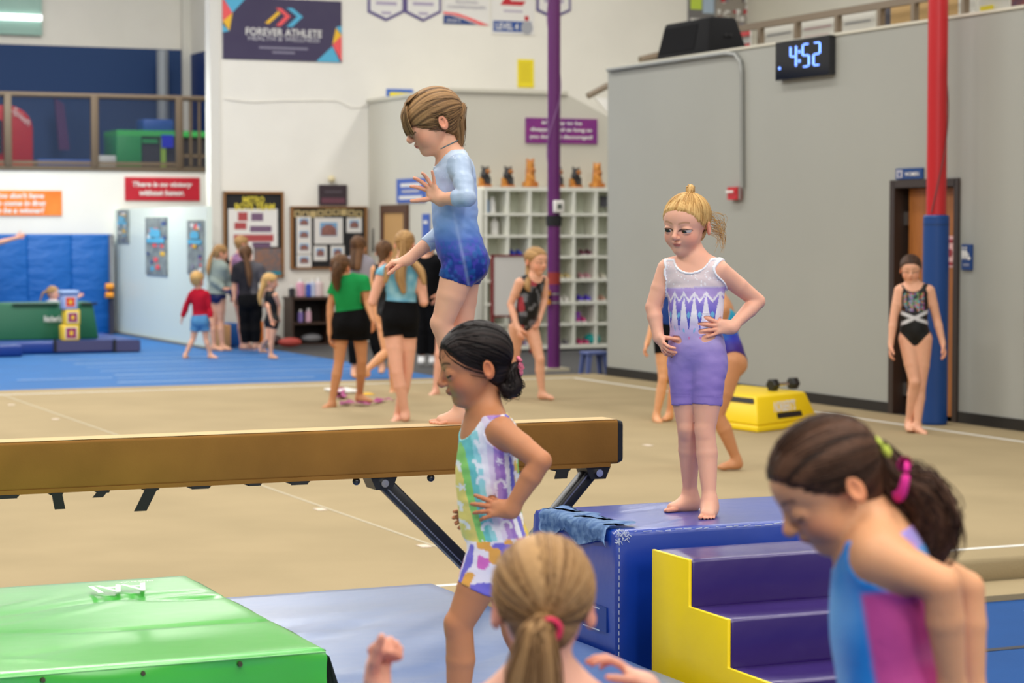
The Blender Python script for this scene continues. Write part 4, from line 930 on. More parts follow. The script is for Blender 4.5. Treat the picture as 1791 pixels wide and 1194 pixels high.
for i, (x0, x1, y0, y1, m, lab, pm) in enumerate(((110, 139, 557, 583, cy, 'bottom yellow play cube of the stack with purple picture', mat('magenta_print', s2l(150, 30, 90), .6)), (114, 140, 529, 556, cy, 'middle yellow play cube of the stack with purple picture', mat('magenta_print')), (110, 136, 503, 528, cb, 'pale blue play cube with red picture below the stack lid', mat('scarlet_print', s2l(220, 60, 50), .6)))):
    a = onv(x0, y1, cvv); b = onv(x1, y0, cvv); w = uv(b)[0]-uv(a)[0]; z0 = zm+.213*i
    r = thing('play_cube', lab, 'cube', R((uv(a)[0]+uv(b)[0])/2, cvv+.1, z0+.001)); MB().box(uv(a)[0], uv(b)[0], cvv, cvv+w, z0+.002, z0+.212).build('cube_body', m, r, bevel=.012)
    c = R((uv(a)[0]+uv(b)[0])/2, cvv-.002, z0+.106); k = w*.30
    MB().hexa([c-UD*k*1.15-ZD*k*1.15, c+UD*k*1.15-ZD*k*1.15, c+UD*k*1.15-ZD*k*1.15+VD*.001, c-UD*k*1.15-ZD*k*1.15+VD*.001, c-UD*k*1.15+ZD*k*1.15, c+UD*k*1.15+ZD*k*1.15, c+UD*k*1.15+ZD*k*1.15+VD*.001, c-UD*k*1.15+ZD*k*1.15+VD*.001]).build('picture_border', PW, r)
    MB().prism([c-VD*.003+UD*k*x+ZD*k*y for x, y in ((-1, -1), (1, -1), (1, 1), (-1, 1))], VD*.001).build('picture', pm, r); MB().prism([c-VD*.006+UD*k*.42*math.cos(t)+ZD*k*.5*math.sin(t) for t in [2*PI*j/10 for j in range(10)]], VD*.001).build('picture_blob', AMB, r)
a = onv(107, 503, cvv); b = onv(138, 497, cvv); tag(MB().box(uv(a)[0], uv(b)[0], cvv-.02, cvv+.24, zm+.213*3+.004, zm+.213*3+.05).build('cube_lid', mat('pale_lid', s2l(160, 186, 226), .5), bevel=.01), 'pale blue lid on top of the cube stack', 'lid')
# ================================================================ cubby shelf, bears, whiteboard, poles
cw = mat('cubby_white', s2l(240, 240, 228), .5); sv = fv-.42
pu = lambda x, y=470: uv(onv(x, y, sv))[0]
pz = lambda y: onv(955, y, sv).z
shelf = thing('cubby_shelf', 'large white cubby shelf behind the purple pole', 'shelf', R(pu(955), sv+.2, pz(610)))
x0, x1 = 850, 1068; ys = [331, 374, 412, 449, 490, 530, 567, 607]; xs = [850, 889, 927, 965, 1008, 1046, 1080]
xs = [850+i*38.6 for i in range(7)]
MB().box(pu(xs[0])-.03, pu(xs[-1])+.03, sv+.385, sv+.40, pz(610), pz(327)).build('back_panel', mat('cubby_back', s2l(222, 226, 210), .6), shelf)
for i, y in enumerate(ys): MB().box(pu(xs[0])-.03, pu(xs[-1])+.03, sv, sv+.385, pz(y)-.025, pz(y)+(.03 if i in (0, 7) else .012)).build('shelf_board', cw, shelf)
for x in xs: MB().box(pu(x)-.02, pu(x)+.02, sv+.004, sv+.384, pz(607), pz(331)).build('divider', cw, shelf)
MB().box(pu(xs[0]), pu(xs[-1]), sv+.05, sv+.35, -.03, pz(608)-.03).build('plinth', black_t, shelf)
o = MB().box(pu(824), pu(845), sv, sv+.4, -.03, pz(330)).build('tall_white_cabinet', cw, bevel=.01); tag(o, 'narrow white cabinet beside the left end of the cubby shelf', 'cabinet')
def blob(name, c, r, m, par, sc=(1, 1, 1), seg=14):
    bm = bmesh.new(); bmesh.ops.create_uvsphere(bm, u_segments=seg, v_segments=max(6, seg//2+1), radius=r)
    for v in bm.verts: v.co = UD*(v.co.x*sc[0])+VD*(v.co.y*sc[1])+ZD*(v.co.z*sc[2])
    me = bpy.data.meshes.new(name); bm.to_mesh(me); bm.free(); o = link(name, me, m, None, True); o.location = c
    if par is not None: o.parent = par; o.location = Vector(c)-wl(par)
    return o
bwood = mat('carved_wood', s2l(214, 146, 56), .5, color2=s2l(170, 96, 34), vscale=9); bblk = mat('carved_black', s2l(40, 38, 38), .5, var=.3, vscale=12)
def bear(x, kind, lab, h=.30):
    c = R(pu(x), sv+.17, pz(331)+.032); r = thing('carved_bear', lab, 'carving', c); k = h/.30
    if kind == 'black':
        MB().box(uv(c)[0]-.085, uv(c)[0]+.075, sv+.08, sv+.26, c.z, c.z+.03*k).build('wood_base', bwood, r, bevel=.01)
        MB().prism([c+UD*-.08+ZD*.02-VD*.03, c+UD*.06+ZD*.02-VD*.03, c+UD*-.08+ZD*.13*k-VD*.03], VD*.09).build('wood_log', bwood, r)
        pr = [Prim('b', 'rc', .02, a=c+UD*.03+ZD*.06, b=c-UD*.01+ZD*.16*k, ra=.058, rb=.058), Prim('b', 'rc', .02, a=c-UD*.01+ZD*.16*k, b=c+ZD*.23*k, ra=.055, rb=.05), Prim('b', 'rc', .01, a=c-UD*.045+ZD*.27*k, b=c-UD*.05+ZD*.29*k, ra=.018, rb=.012), Prim('b', 'rc', .01, a=c+UD*.045+ZD*.26*k, b=c+UD*.05+ZD*.285*k, ra=.018, rb=.012), Prim('b', 'rc', .02, a=c-VD*.03+UD*.05+ZD*.12, b=c-VD*.06+UD*.03+ZD*.05, ra=.025, rb=.02)]
        mm = bblk
    else:
        MB().box(uv(c)[0]-.09, uv(c)[0]+.09, sv+.08, sv+.26, c.z, c.z+.07*k).build('wood_base', bwood, r, bevel=.01)
        pr = [Prim('b', 'rc', .02, a=c+ZD*.09, b=c+ZD*.2*k, ra=.075, rb=.06), Prim('b', 'rc', .02, a=c+ZD*.2*k, b=c+ZD*.30*k, ra=.06, rb=.058), Prim('b', 'rc', .01, a=c-UD*.045+ZD*.34*k, b=c-UD*.045+ZD*.36*k, ra=.018, rb=.016), Prim('b', 'rc', .01, a=c+UD*.045+ZD*.34*k, b=c+UD*.045+ZD*.36*k, ra=.018, rb=.016), Prim('b', 'rc', .02, a=c-VD*.04-UD*.05+ZD*.17, b=c-VD*.08+UD*.02+ZD*.10, ra=.026, rb=.022)]
        mm = bwood
    for p in pr: p.a = np.array(p.a); p.b = np.array(p.b)
    lo = np.min([p.lo for p in pr], 0)-.03; hi = np.max([p.hi for p in pr], 0)+.03; V, Q = surfnet(field(pr, lo, hi, .012), lo, .012)
    me = mesh_np('bear_figure', V-np.array(c), Q); o = link('bear_figure', me, mm); o.parent = r
    blob('muzzle', c-VD*.055+UD*.022+ZD*.215*k, .036, bwood, r, (1, 1, .9)); blob('nose', c-VD*.09+UD*.022+ZD*.222*k, .01, bblk, r)
bear(857, 'black', 'black carved bear, first at the left end of the cubby shelf top'); bear(897, 'black', 'black carved bear between another black bear and the tall wooden bear'); bear(936, 'wood', 'tall honey-coloured carved bear left of the purple pole', .33)
bear(984, 'black', 'black carved bear half hidden behind the purple pole'); bear(1016, 'black', 'black carved bear right of the purple pole'); bear(1053, 'wood', 'honey-coloured carved bear at the right end of the cubby shelf', .29)
# shoes and things in the cubbies
def pair(x, y, m, lab, kind='shoes', sc=1.0):
    i = max(j for j in range(7) if ys[j] < y); z = pz(ys[i+1])+.013; u = pu(x)
    for dx in (-.05, .05):
        c = R(u+dx*sc, sv+.12, z); r = thing('shoe', ('left' if dx < 0 else 'right')+' shoe of the '+lab.replace(' shoe ', ' pair ', 1), 'shoe', c, 'shoes in the cubbies'); MB().box(u+dx*sc-.035*sc, u+dx*sc+.035*sc, sv+.04, sv+.22, z+.001, z+.018).build('sole', PW, r, bevel=.006)
        blob('upper', c+ZD*.035, .05*sc, m, r, (.66, 1.7, .75)); blob('collar', c+ZD*.055+VD*.055, .035*sc, m, r, (.8, .9, 1.1))
SH = lambda n, c: mat(n, s2l(*c), .6)
pair(908, 446, SH('shoe_blue', (44, 66, 176)), 'blue shoe above the whiteboard'); pair(1030, 446, SH('shoe_plum', (100, 30, 60)), 'dark plum shoe in the third row right of the pole'); pair(1028, 486, SH('shoe_rose', (196, 140, 150)), 'rose shoe in the fourth row right of the pole')
pair(1054, 486, SH('shoe_cream', (214, 208, 190)), 'cream shoe at the right end of the fourth row'); pair(992, 486, SH('shoe_tan', (196, 176, 120)), 'tan shoe beside the purple pole in the fourth row'); pair(990, 528, SH('shoe_white', (222, 218, 210)), 'white shoe beside the purple pole in the fifth row')
pair(1027, 528, SH('boot_violet', (84, 60, 190)), 'violet shoe in the fifth row right of the pole', sc=1.15); pair(1054, 528, SH('shoe_peach', (206, 160, 140)), 'peach shoe at the right end of the fifth row'); pair(1020, 565, SH('shoe_pink', (214, 60, 130)), 'pink shoe in the sixth row right of the pole'); pair(1026, 604, SH('shoe_hotpink', (206, 60, 120)), 'hot pink shoe in the bottom row')
pair(918, 604, SH('shoe_lilac', (170, 150, 180)), 'lilac shoe behind the running girl'); pair(990, 604, SH('shoe_grey', (120, 116, 120)), 'grey shoe beside the purple pole in the bottom row')
o = blob('teal_jacket', R(pu(1044), sv+.15, pz(607)+.095), .10, SH('teal_cloth', (24, 160, 156)), None, (1.25, 1.3, .85)); tag(o, 'crumpled teal jacket in the bottom cubby', 'jacket')
o = MB().box(pu(1008)+.03, pu(1008)+.10, sv+.05, sv+.3, pz(567)+.013, pz(567)+.17).build('purple_bag', SH('purple_cloth', (140, 70, 170)), bevel=.02); tag(o, 'small purple bag in the sixth row cubby', 'bag')
def bottle(c, r0, h, m, lab, cat='bottle', capm=None, group=None):
    r = thing('bottle', lab, cat, c, group); MB().tube([c+ZD*.001, c+ZD*h*.05, c+ZD*h*.72, c+ZD*h*.8], [r0*.9, r0, r0, r0*.6], 14).build('bottle_body', m, r, smooth=False); MB().tube([c+ZD*h*.8, c+ZD*h], [r0*.55, r0*.5], 12).build('cap', capm or PW, r)
bottle(R(pu(856), sv+.12, pz(374)+.013), .035, .24, SH('spray_blue', (90, 150, 210)), 'pale blue bottle in the top left cubby'); bottle(R(pu(867), sv+.12, pz(374)+.013), .045, .22, PW, 'white bottle in the top left cubby'); bottle(R(pu(872), sv+.15, pz(412)+.013), .06, .24, PW, 'thick white bottle in the second row left cubby')
o = sheet('metal_grid', 'small wire rack in the top right cubby', 'rack', ('v', sv+.2), 1049, 343, 1062, 362, mat('dark_wire', (.08, .08, .1), .5))
# whiteboard
r = thing('whiteboard', 'whiteboard in a dark red frame standing before the cubbies', 'whiteboard', onz(895, 640, -.03)); wv = sv-.35; rf = mat('red_frame', s2l(128, 34, 40), .5)
bx('board', 864, 928, 449, 551, wv, .02, mat('whiteboard_face', s2l(226, 222, 216), .3), r)
for a in ((860, 932, 445, 449), (860, 932, 551, 555)): bx('frame_rail', *a, wv-.01, .04, rf, r)
for a in ((860, 864, 445, 620), (928, 932, 445, 620)): bx('leg', *a, wv-.01, .04, rf, r)
# purple pole
pm = mat('purple_paint', s2l(96, 28, 100), .4, spec=.5); pc_ = onz(968.5, 647, -.02); r = thing('purple_pole', 'tall purple steel pole in front of the cubby shelf', 'pole', pc_); yb = pc_
MB().tube([yb, yb+ZD*7], .078, 24).build('pole_shaft', pm, r, smooth=False); MB().box(uv(yb)[0]-.16, uv(yb)[0]+.16, uv(yb)[1]-.12, uv(yb)[1]+.16, -.03, .01).build('base_plate', mat('cream_plate', s2l(196, 186, 160), .7), r)
zz = lambda y: at(968, y, yb.y).z
MB().tube([Vector((yb.x, yb.y, zz(395))), Vector((yb.x, yb.y, zz(377)))], [.092, .1], 18).build('strap', blk, r)
for y in (515, 530): MB().tube([Vector((yb.x, yb.y, zz(y))), Vector((yb.x, yb.y, zz(y)+.02))], .083, 18).build('silver_band', mat('steel'), r)
MB().tube([Vector((yb.x, yb.y, zz(497))), Vector((yb.x, yb.y, zz(476)))], .080, 18).build('red_sticker', mat('brick_label', s2l(150, 46, 40), .6), r)
gar = MB(); pts = []
for k in range(90): a = k*.42+1; z = zz(372)+k*.035; pts.append(Vector((yb.x+.084*math.cos(a*.32), yb.y+.084*math.sin(a*.32), z)))
tag(MB().tube(pts, .005, 5).build('string_lights', mat('light_wire', s2l(150, 110, 160), .5)), 'thin string of lights wound around the purple pole', 'string lights')
c = at(977, 361, yb.y-.1); r = thing('thermostat', 'white thermostat box on the purple pole', 'thermostat', c-ZD*.07); MB().box(uv(c)[0]-.065, uv(c)[0]+.065, uv(c)[1]-.03, uv(c)[1]+.025, c.z-.075, c.z+.075).build('case', PW, r, bevel=.01); MB().box(uv(c)[0]-.03, uv(c)[0]+.03, uv(c)[1]-.034, uv(c)[1]-.031, c.z-.03, c.z+.03).build('screen', mat('lcd_grey', s2l(90, 98, 92), .3), r)
c = at(956, 520, yb.y-.12); r = thing('orange_reel', 'orange and black hand reel strapped to the purple pole', 'reel', c-ZD*.1)
for dz_ in (-.055, .055): MB().tube([c+ZD*(dz_-.03), c+ZD*(dz_+.03)], .048, 16).build('spool', mat('orange_plastic'), r)
MB().tube([c-ZD*.03, c+ZD*.03], .04, 14).build('core', blk, r)
# red pole with blue pad
bp = onz(1634, 742, 0); r = thing('red_pole', 'tall red steel pole beside the restroom door', 'pole', bp)
MB().tube([Vector((bp.x, bp.y, at(1634, 376, bp.y).z+.001)), bp+ZD*6.2], .086, 28).build('pole_shaft', mat('red_paint', s2l(186, 30, 36), .35, spec=.5), r)
zt3 = at(1634, 376, bp.y).z; r2 = thing('pole_pad', 'blue vinyl pad wrapped around the foot of the red pole', 'pad', bp); MB().tube([bp+ZD*.002, bp+ZD*.02, Vector((bp.x, bp.y, zt3-.015)), Vector((bp.x, bp.y, zt3))], [.105, .112, .112, .104], 28).build('pad_sleeve', mat('pad_blue', s2l(10, 62, 128), .45, bump=.3, bscale=3), r2); MB().tube([Vector((bp.x, bp.y, zt3-.09)), Vector((bp.x, bp.y, zt3-.075))], .1135, 28).build('hem', mat('pad_blue_dark', s2l(8, 50, 104), .5), r2)
pts = [Vector((bp.x+.094*math.cos(a), bp.y+.094*math.sin(a), zt3+.02+k*.033)) for k, a in [(k, -2.2+k*.075) for k in range(100)]]
tag(MB().tube(pts, .006, 5).build('string_lights', mat('brown_wire', s2l(110, 60, 60), .5)), 'dark string of lights wound around the red pole', 'string lights')
# ================================================================ right grey wall fittings
G0 = ('u', GU-.003)
s = sheet('wall_clock', 'black digital wall clock with blue digits', 'clock', G0, 1367, 68, 1461, 136, mat('clock_glass', (.006, .007, .012), .08, spec=.8), depth=.07)
seg = mat('led_blue', (.15, .3, 1), .4, emit=(.16, .32, 1.0), es=3.2)
def digit(n, u, w, v0, h):
    t = .18*w; S7 = {'4': 'bcfg', '5': 'acdfg', '2': 'abdeg'}[n]; m = h/2
    for ch in S7:
        q = {'a': (u+t, v0+h-t*1.2, u+w-t, v0+h), 'd': (u+t, v0, u+w-t, v0+t*1.2), 'g': (u+t, v0+m-t*.6, u+w-t, v0+m+t*.6), 'b': (u+w-t, v0+m+.01, u+w, v0+h-.03), 'c': (u+w-t, v0+.03, u+w, v0+m-.01), 'f': (u, v0+m+.01, u+t, v0+h-.03), 'e': (u, v0+.03, u+t, v0+m-.01)}[ch]
        rect_on(s, 'digit_segment', *q, seg, .004)
digit('4', .28, .13, .28, .58); digit('5', .51, .14, .26, .60); digit('2', .71, .14, .26, .60)
for v in (.40, .64): rect_on(s, 'colon_dot', .445, v, .475, v+.07, seg, .004)
rect_on(s, 'status_dot', .07, .28, .10, .34, seg, .004)
cm = mat('grey_conduit', s2l(150, 152, 148), .4, metal=.3); CU = GU-.03
pts = [onu(1063, 122.5, CU), onu(1270, 93, CU), onu(1286, 95, CU), onu(1295, 108, CU), onu(1297, 125, CU), onu(1298, 328, CU)]
tag(MB().tube(pts, .022, 10).build('conduit', cm), 'grey electrical conduit bending down the grey wall', 'conduit')
s = sheet('fire_alarm', 'small red fire alarm pull box at the end of the conduit', 'alarm', G0, 1281, 327, 1297, 349, mat('alarm_red', s2l(190, 30, 36), .4), depth=.06); rect_on(s, 'white_handle', .0, .55, .8, .72, PW, .02); rect_on(s, 'side_box', 1.0, .0, 1.25, .95, cm, -.02)
signb = mat('sign_deep_blue', s2l(14, 60, 122), .4)
s = sheet('restroom_sign', 'blue women sign above the restroom door', 'sign', G0, 1569, 294, 1616, 313, signb); text_on(s, 'WOMEN', .62, .45, .52, .38, PW, bold=.01); rect_on(s, 'icon_plate', .05, .14, .25, .86, mat('print_greywhite'), .002)
def figure_on(s, u, v, k):
    a = s['w']/s['h']; poly_on(s, 'pictogram', [(u-k*.10, v-k*.30), (u+k*.10, v-k*.30), (u+k*.16, v+k*.15), (u+k*.05, v+k*.2), (u-k*.05, v+k*.2), (u-k*.16, v+k*.15)], PW, .005); poly_on(s, 'pictogram_head', [(u+k*.07/a*.5*math.cos(t), v+k*.28+k*.07*math.sin(t)) for t in [2*PI*j/10 for j in range(10)]], PW, .005)
poly_on(s, 'pictogram', [(.12, .22), (.18, .22), (.20, .62), (.10, .62)], NAVY, .005); poly_on(s, 'pictogram_head', [(.15+.018*math.cos(t), .72+.07*math.sin(t)) for t in [2*PI*j/10 for j in range(10)]], NAVY, .005)
s = sheet('accessible_sign', 'blue accessible restroom sign right of the door', 'sign', G0, 1684, 427, 1702, 472, signb)
poly_on(s, 'pictogram', [(.12, .42), (.24, .42), (.32, .62), (.30, .78), (.08, .78), (.06, .62)], PW, .005); poly_on(s, 'pictogram', [(.40, .42), (.52, .42), (.60, .6), (.54, .78), (.38, .78), (.34, .6)], PW, .005)
for u in (.19, .46): poly_on(s, 'pictogram_head', [(u+.09*math.cos(t), .86+.04*math.sin(t)) for t in [2*PI*j/10 for j in range(10)]], PW, .005)
poly_on(s, 'wheelchair', [(.76+.16*math.cos(t), .46+.07*math.sin(t)) for t in [2*PI*j/12 for j in range(12)]], PW, .005); poly_on(s, 'wheelchair', [(.64, .5), (.74, .5), (.74, .66), (.64, .66)], PW, .005); text_on(s, 'WOMEN', .5, .2, .6, .09, PW)
# loudspeaker on the wall top
c = onu(1215, 90, GU+.35); zc = GT+.026; L_ = 1/ (3900/c.y)
r = thing('loudspeaker', 'black stage loudspeaker lying on top of the grey wall', 'speaker', R(uv(c)[0], uv(c)[1], zc)); sp = mat('speaker_black', (.010, .010, .011), .8, spec=.15, bump=.3, bscale=120)
a = onu(1168, 90, GU+.2); b = onu(1262, 90, GU+.2); v0_, v1_ = uv(b)[1], uv(a)[1]; hh_ = .40; U0 = GU+.04
P = [R(U0, v0_, zc), R(U0+.5, v0_, zc), R(U0+.5, v1_, zc), R(U0, v1_, zc), R(U0+.10, v0_+.14, zc+hh_), R(U0+.42, v0_+.14, zc+hh_), R(U0+.42, v1_-.03, zc+hh_), R(U0+.10, v1_-.03, zc+hh_)]
MB().hexa(P).build('cabinet', sp, r, bevel=.035); MB().hexa([p+(-UD*.012) for p in (R(U0+.02, v0_+.35, zc+.06), R(U0+.04, v0_+.35, zc+.06), R(U0+.04, v1_-.06, zc+.06), R(U0+.02, v1_-.06, zc+.06), R(U0+.09, v0_+.38, zc+.34), R(U0+.11, v0_+.38, zc+.34), R(U0+.11, v1_-.08, zc+.34), R(U0+.09, v1_-.08, zc+.34))]).build('grille', mat('grille_black', (.010, .010, .011), .9, spec=.1), r)
for q in (.35, .62): MB().tube([R(U0+.18+q*.2, v0_+.015+.05, zc+.2), R(U0+.18+q*.2, v0_+.05, zc+.2)], .018, 10).build('knob', blk, r)
# upper right landing railing and things behind it
br = mat('brown_rail', s2l(128, 112, 92), .5); RU = 12.35
r = thing('landing_railing', 'brown railing above the grey wall', 'railing', R(RU, 16, 3.02)); zr = onu(1400, 32, RU).z
va, vb = uv(onu(1266, 50, RU))[1], 10.0; MB().box(RU-.03, RU+.03, vb, va, zr-.04, zr+.03).build('top_rail', br, r)
for x in (1268, 1331, 1395, 1466, 1541, 1600, 1688): v = uv(onu(x, 30, RU))[1]; MB().box(RU-.03, RU+.03, v-.03, v+.03, 3.02, zr-.04).build('post', br, r)
MB().box(RU-.01, RU+.01, vb, va, 3.10, 3.14).build('bottom_rail', br, r)
gry = mat('poster_text_grey', s2l(150, 150, 150), .6); pw2 = mat('poster_white', s2l(214, 212, 202), .6)
def lean(name, lab, cat, x0, x1, y0, m, n=0, u=RU+.25, tm=None):
    v1, v0 = uv(onu(x0, 40, u))[1], uv(onu(x1, 40, u))[1]; z1 = onu((x0+x1)/2, y0, u).z; rr = thing(name, lab, cat, R(u, (v0+v1)/2, 3.02)); MB().box(u, u+.012, v0, v1, 3.021, z1).build('sheet', m, rr)
    for k in range(n): z = z1-.12-.085*k; MB().box(u-.003, u-.001, v0+.08+.05*(k % 2), v1-.08, z, z+.02).build('text_line', tm or gry, rr)
    return rr
lean('white_poster', 'white poster with a grey chevron behind the brown railing', 'poster', 1336, 1390, 42, pw2, 1); lean('white_poster', 'white poster with pinkish text behind the brown railing', 'poster', 1400, 1461, 30, pw2, 4, tm=mat('pinkish_text', s2l(190, 160, 160), .6)); lean('white_poster', 'white poster with grey text lines left of the cardboard', 'poster', 1471, 1530, 20, pw2, 5)
lean('cardboard_box', 'tan cardboard sheet behind the railing left of the red pole', 'cardboard', 1558, 1600, 5, mat('cardboard', s2l(190, 156, 104), .8)); lean('cardboard_box', 'tan cardboard sheet right behind the red pole', 'cardboard', 1606, 1674, -6, mat('cardboard')); lean('dark_jacket', 'dark jacket hanging behind the railing beside the cardboard', 'jacket', 1540, 1556, 6, mat('jacket_grey', s2l(80, 78, 86), .8)); lean('white_poster', 'white poster with a yellow note at the far upper right', 'poster', 1712, 1764, -6, pw2, 0)
lean('photo_frame', 'purple edged photo poster cut by the right frame edge', 'poster', 1768, 1830, -10, mat('photo_dark', s2l(90, 60, 80), .6, color2=s2l(150, 80, 60), vscale=8)); vY = uv(onu(1725, 15, RU+.2))[1]
tag(MB().box(RU+.20, RU+.21, vY-.10, vY+.10, onu(1725, 20, RU+.2).z, onu(1725, 10, RU+.2).z).build('yellow_note', mat('yellow_paper')), 'small yellow note on the white poster at the far upper right', 'note')
lean('grey_board', 'light grey board right of the red pole above the wall', 'board', 1676, 1706, -6, pw2)
FV = ('v', WV-.01)
s = sheet('grey_pin_board', 'grey pin board with a lime note above the loudspeaker', 'board', FV, 1203, -20, 1250, 40, mat('pin_grey', s2l(120, 118, 118), .8)); rect_on(s, 'lime_note', .08, .38, .50, .9, mat('lime_paper', s2l(200, 224, 80), .6)); rect_on(s, 'pale_note', .54, .28, .96, .9, mat('pale_blue_paper', s2l(176, 196, 216), .6)); rect_on(s, 'white_note', .08, -.2, .9, .12, PW)
s = sheet('sticker_board', 'board covered in small pale stickers above the loudspeaker', 'board', FV, 1252, -20, 1311, 72, mat('sticker_back', s2l(158, 150, 140), .8)); rng = random.Random(4)
for k in range(46): u = rng.uniform(.02, .88); v = rng.uniform(.02, .9); rect_on(s, 'sticker', u, v, u+rng.uniform(.06, .14), v+rng.uniform(.04, .09), rng.choice([PW, PW, pw2, mat('dark_sticker', s2l(80, 74, 80), .6), mat('sign_red'), mat('print_grey')]), .003+.0006*k)
s = sheet('red_white_notice', 'white and red notice low behind the loudspeaker', 'notice', ('u', RU+.15), 1285, 52, 1314, 84, PW); rect_on(s, 'red_band', 0, .6, 1, .9, CORAL); rect_on(s, 'red_band', 0, .0, 1, .2, CORAL)
tag(MB().tube([onv(1028, 168, 30.5), onv(1066, 148, 30.5)], .05, 6).build('stair_rail', br), 'brown stair rail end left of the grey wall corner', 'rail'); tag(MB().tube([onv(1120, 106, 30), onv(1170, 93, 30)], .07, 6).build('stair_rail', br), 'brown rail end behind the loudspeaker', 'rail')
o = MB().prism([onv(1040, 170, 29.9), onv(1066, 172, 29.9), onv(1066, 200, 29.9)], VD*.05).build('white_stair_panel', PW); tag(o, 'white triangular stair panel at the grey wall corner', 'panel')
# step stool
c = onz(1046, 655, -.02); r = thing('step_stool', 'slate blue plastic step stool at the corner of the grey wall', 'stool', c); sm_ = mat('stool_blue', s2l(84, 98, 150), .5); u_, v_ = uv(c)[0], uv(c)[1]+.15
MB().box(u_-.12, u_+.16, v_-.12, v_+.12, .21, .25).build('top', sm_, r, bevel=.01)
for a in (-1, 1):
    for b in (-1, 1): P = [R(u_+.02+a*.13+dx, v_+b*.10+dy, -.028) for dx, dy in ((-.02, -.02), (.02, -.02), (.02, .02), (-.02, .02))]+[R(u_+.02+a*.10+dx, v_+b*.08+dy, .21) for dx, dy in ((-.03, -.02), (.03, -.02), (.03, .02), (-.03, .02))]; MB().hexa(P).build('leg', sm_, r)
# ================================================================ low shelf with bottles, bins (by the boards)
sv2 = WV-.55; dk = mat('dark_walnut', s2l(64, 44, 34), .5); X0, X1 = 511, 577; c = onv(544, 606, sv2)
f2 = lambda x: uv(onv(x, 560, sv2))[0]; z2 = lambda y: onv(544, y, sv2).z
r = thing('low_bookcase', 'dark walnut low bookcase under the team photo board', 'bookcase', R(f2(544), sv2+.2, -.03)); zt4 = z2(521)
for a, b in ((X0, X0+3), (X1-3, X1)): MB().box(f2(a), f2(b), sv2, sv2+.4, -.03, zt4).build('side_panel', dk, r)
for y in (522, 565, 602): MB().box(f2(X0+3), f2(X1-3), sv2, sv2+.4, z2(y)-.02, z2(y)+.012).build('shelf_board', dk, r)
MB().box(f2(X0+3), f2(X1-3), sv2+.38, sv2+.4, -.03, zt4).build('back_panel', mat('dark_back', s2l(34, 24, 20), .7), r); MB().box(f2(X0)-.02, f2(X1)+.02, sv2-.02, sv2+.4, zt4-.02, zt4+.015).build('top_board', dk, r)
for x, r0, h, n, cc, lab in ((516, .05, .17, 'jar_black', (40, 38, 44), 'short black tumbler at the left end of the bookcase top'), (531, .065, .27, 'bottle_pink', (222, 160, 184), 'tall pink bottle on the bookcase'), (545, .045, .24, 'bottle_blue', (60, 92, 196), 'blue bottle on the bookcase'), (552, .045, .27, 'bottle_ice', (190, 200, 226), 'pale blue bottle on the bookcase'), (563, .07, .28, 'bottle_blush', (226, 206, 208), 'wide blush bottle on the bookcase')):
    bottle(R(f2(x), sv2+.14, zt4+.016), r0, h, SH(n, cc), lab)
bottle(R(f2(530), sv2+.12, z2(565)+.013), .04, .19, SH('bottle_lilac', (140, 120, 190)), 'lilac bottle inside the bookcase'); bottle(R(f2(544), sv2+.12, z2(565)+.013), .045, .21, SH('bottle_rose', (220, 176, 196)), 'rose bottle inside the bookcase')
o = blob('grey_bag', R(f2(551), sv2+.17, z2(602)+.085), .10, SH('bag_grey', (128, 128, 132)), None, (1.7, 1.1, .7)); tag(o, 'crumpled grey bag on the bottom shelf of the bookcase', 'bag')
o = bx('blue_bin', 388, 421, 565, 606, WV-1.3, .4, SH('bin_blue', (10, 86, 160)), None, bevel=.03); tag(o, 'blue plastic bin behind the children by the boys board', 'bin')
o = bx('wooden_box', 382, 404, 568, 607, WV-1.75, .3, SH('box_tan', (206, 158, 104)), None, bevel=.01); tag(o, 'tan box beside the blue bin', 'box')
o = bx('orange_bin', 448, 461, 562, 600, WV-.9, .3, SH('bin_orange', (236, 130, 40)), None, bevel=.01); tag(o, 'orange bin behind the small girl in black', 'bin')
o = blob('red_bag', onz(507, 607, 0)+ZD*.07, .10, SH('bag_red', (176, 66, 58)), None, (1.8, 1, .7)); tag(o, 'red bag on the dark floor beside the bookcase', 'bag')
o = blob('dark_bag', onz(493, 606, 0)+ZD*.08+VD*.3, .10, SH('bag_dark', (60, 40, 42)), None, (1, 1, .8)); tag(o, 'dark bag behind the red bag', 'bag')
o = MB().tube([onv(656, 440, WV-.2), onv(657, 400, WV-.2)], .05, 8).build('wall_coat', blk); tag(o, 'dark wall hook coat beside the walnut framed door', 'coat')
# ================================================================ yellow block with dumbbell
A, B, D = onz(1325, 757, 0), onz(1187, 738, 0), onz(1433, 743, 0); Cq = B+(D-A); cen = (A+Cq)/2; yv = mat('yellow_vinyl', s2l(244, 208, 10), .4, bump=.15, bscale=5, bdist=.02)
r = thing('yellow_spotting_block', 'yellow foam spotting block with white lettering beside the grey wall', 'block', cen)
hz = .29; low = .055
def ins(p, k): return cen+(p-cen)*k
bot = [A, D, Cq, B]; mb = MB(); mb.hexa([p+ZD*.002 for p in bot]+[ins(p, .985)+ZD*low for p in bot]); mb.build('base_layer', yv, r, bevel=.012)
dAB = (B-A).normalized(); dAD = (D-A).normalized()
top = [A+dAB*.12+dAD*.10, D+dAB*.12-dAD*.10, Cq-dAB*.12-dAD*.10, B-dAB*.12+dAD*.10]
mb = MB(); mb.hexa([ins(p, .985)+ZD*(low+.002) for p in bot]+[p+ZD*hz for p in top]); mb.build('block_body', yv, r, bevel=.02)
nf = dAD.cross(ZD).normalized()
def face_pt(a, b, c, d, u, v): return a+(b-a)*u+((d+(c-d)*u)-(a+(b-a)*u))*v
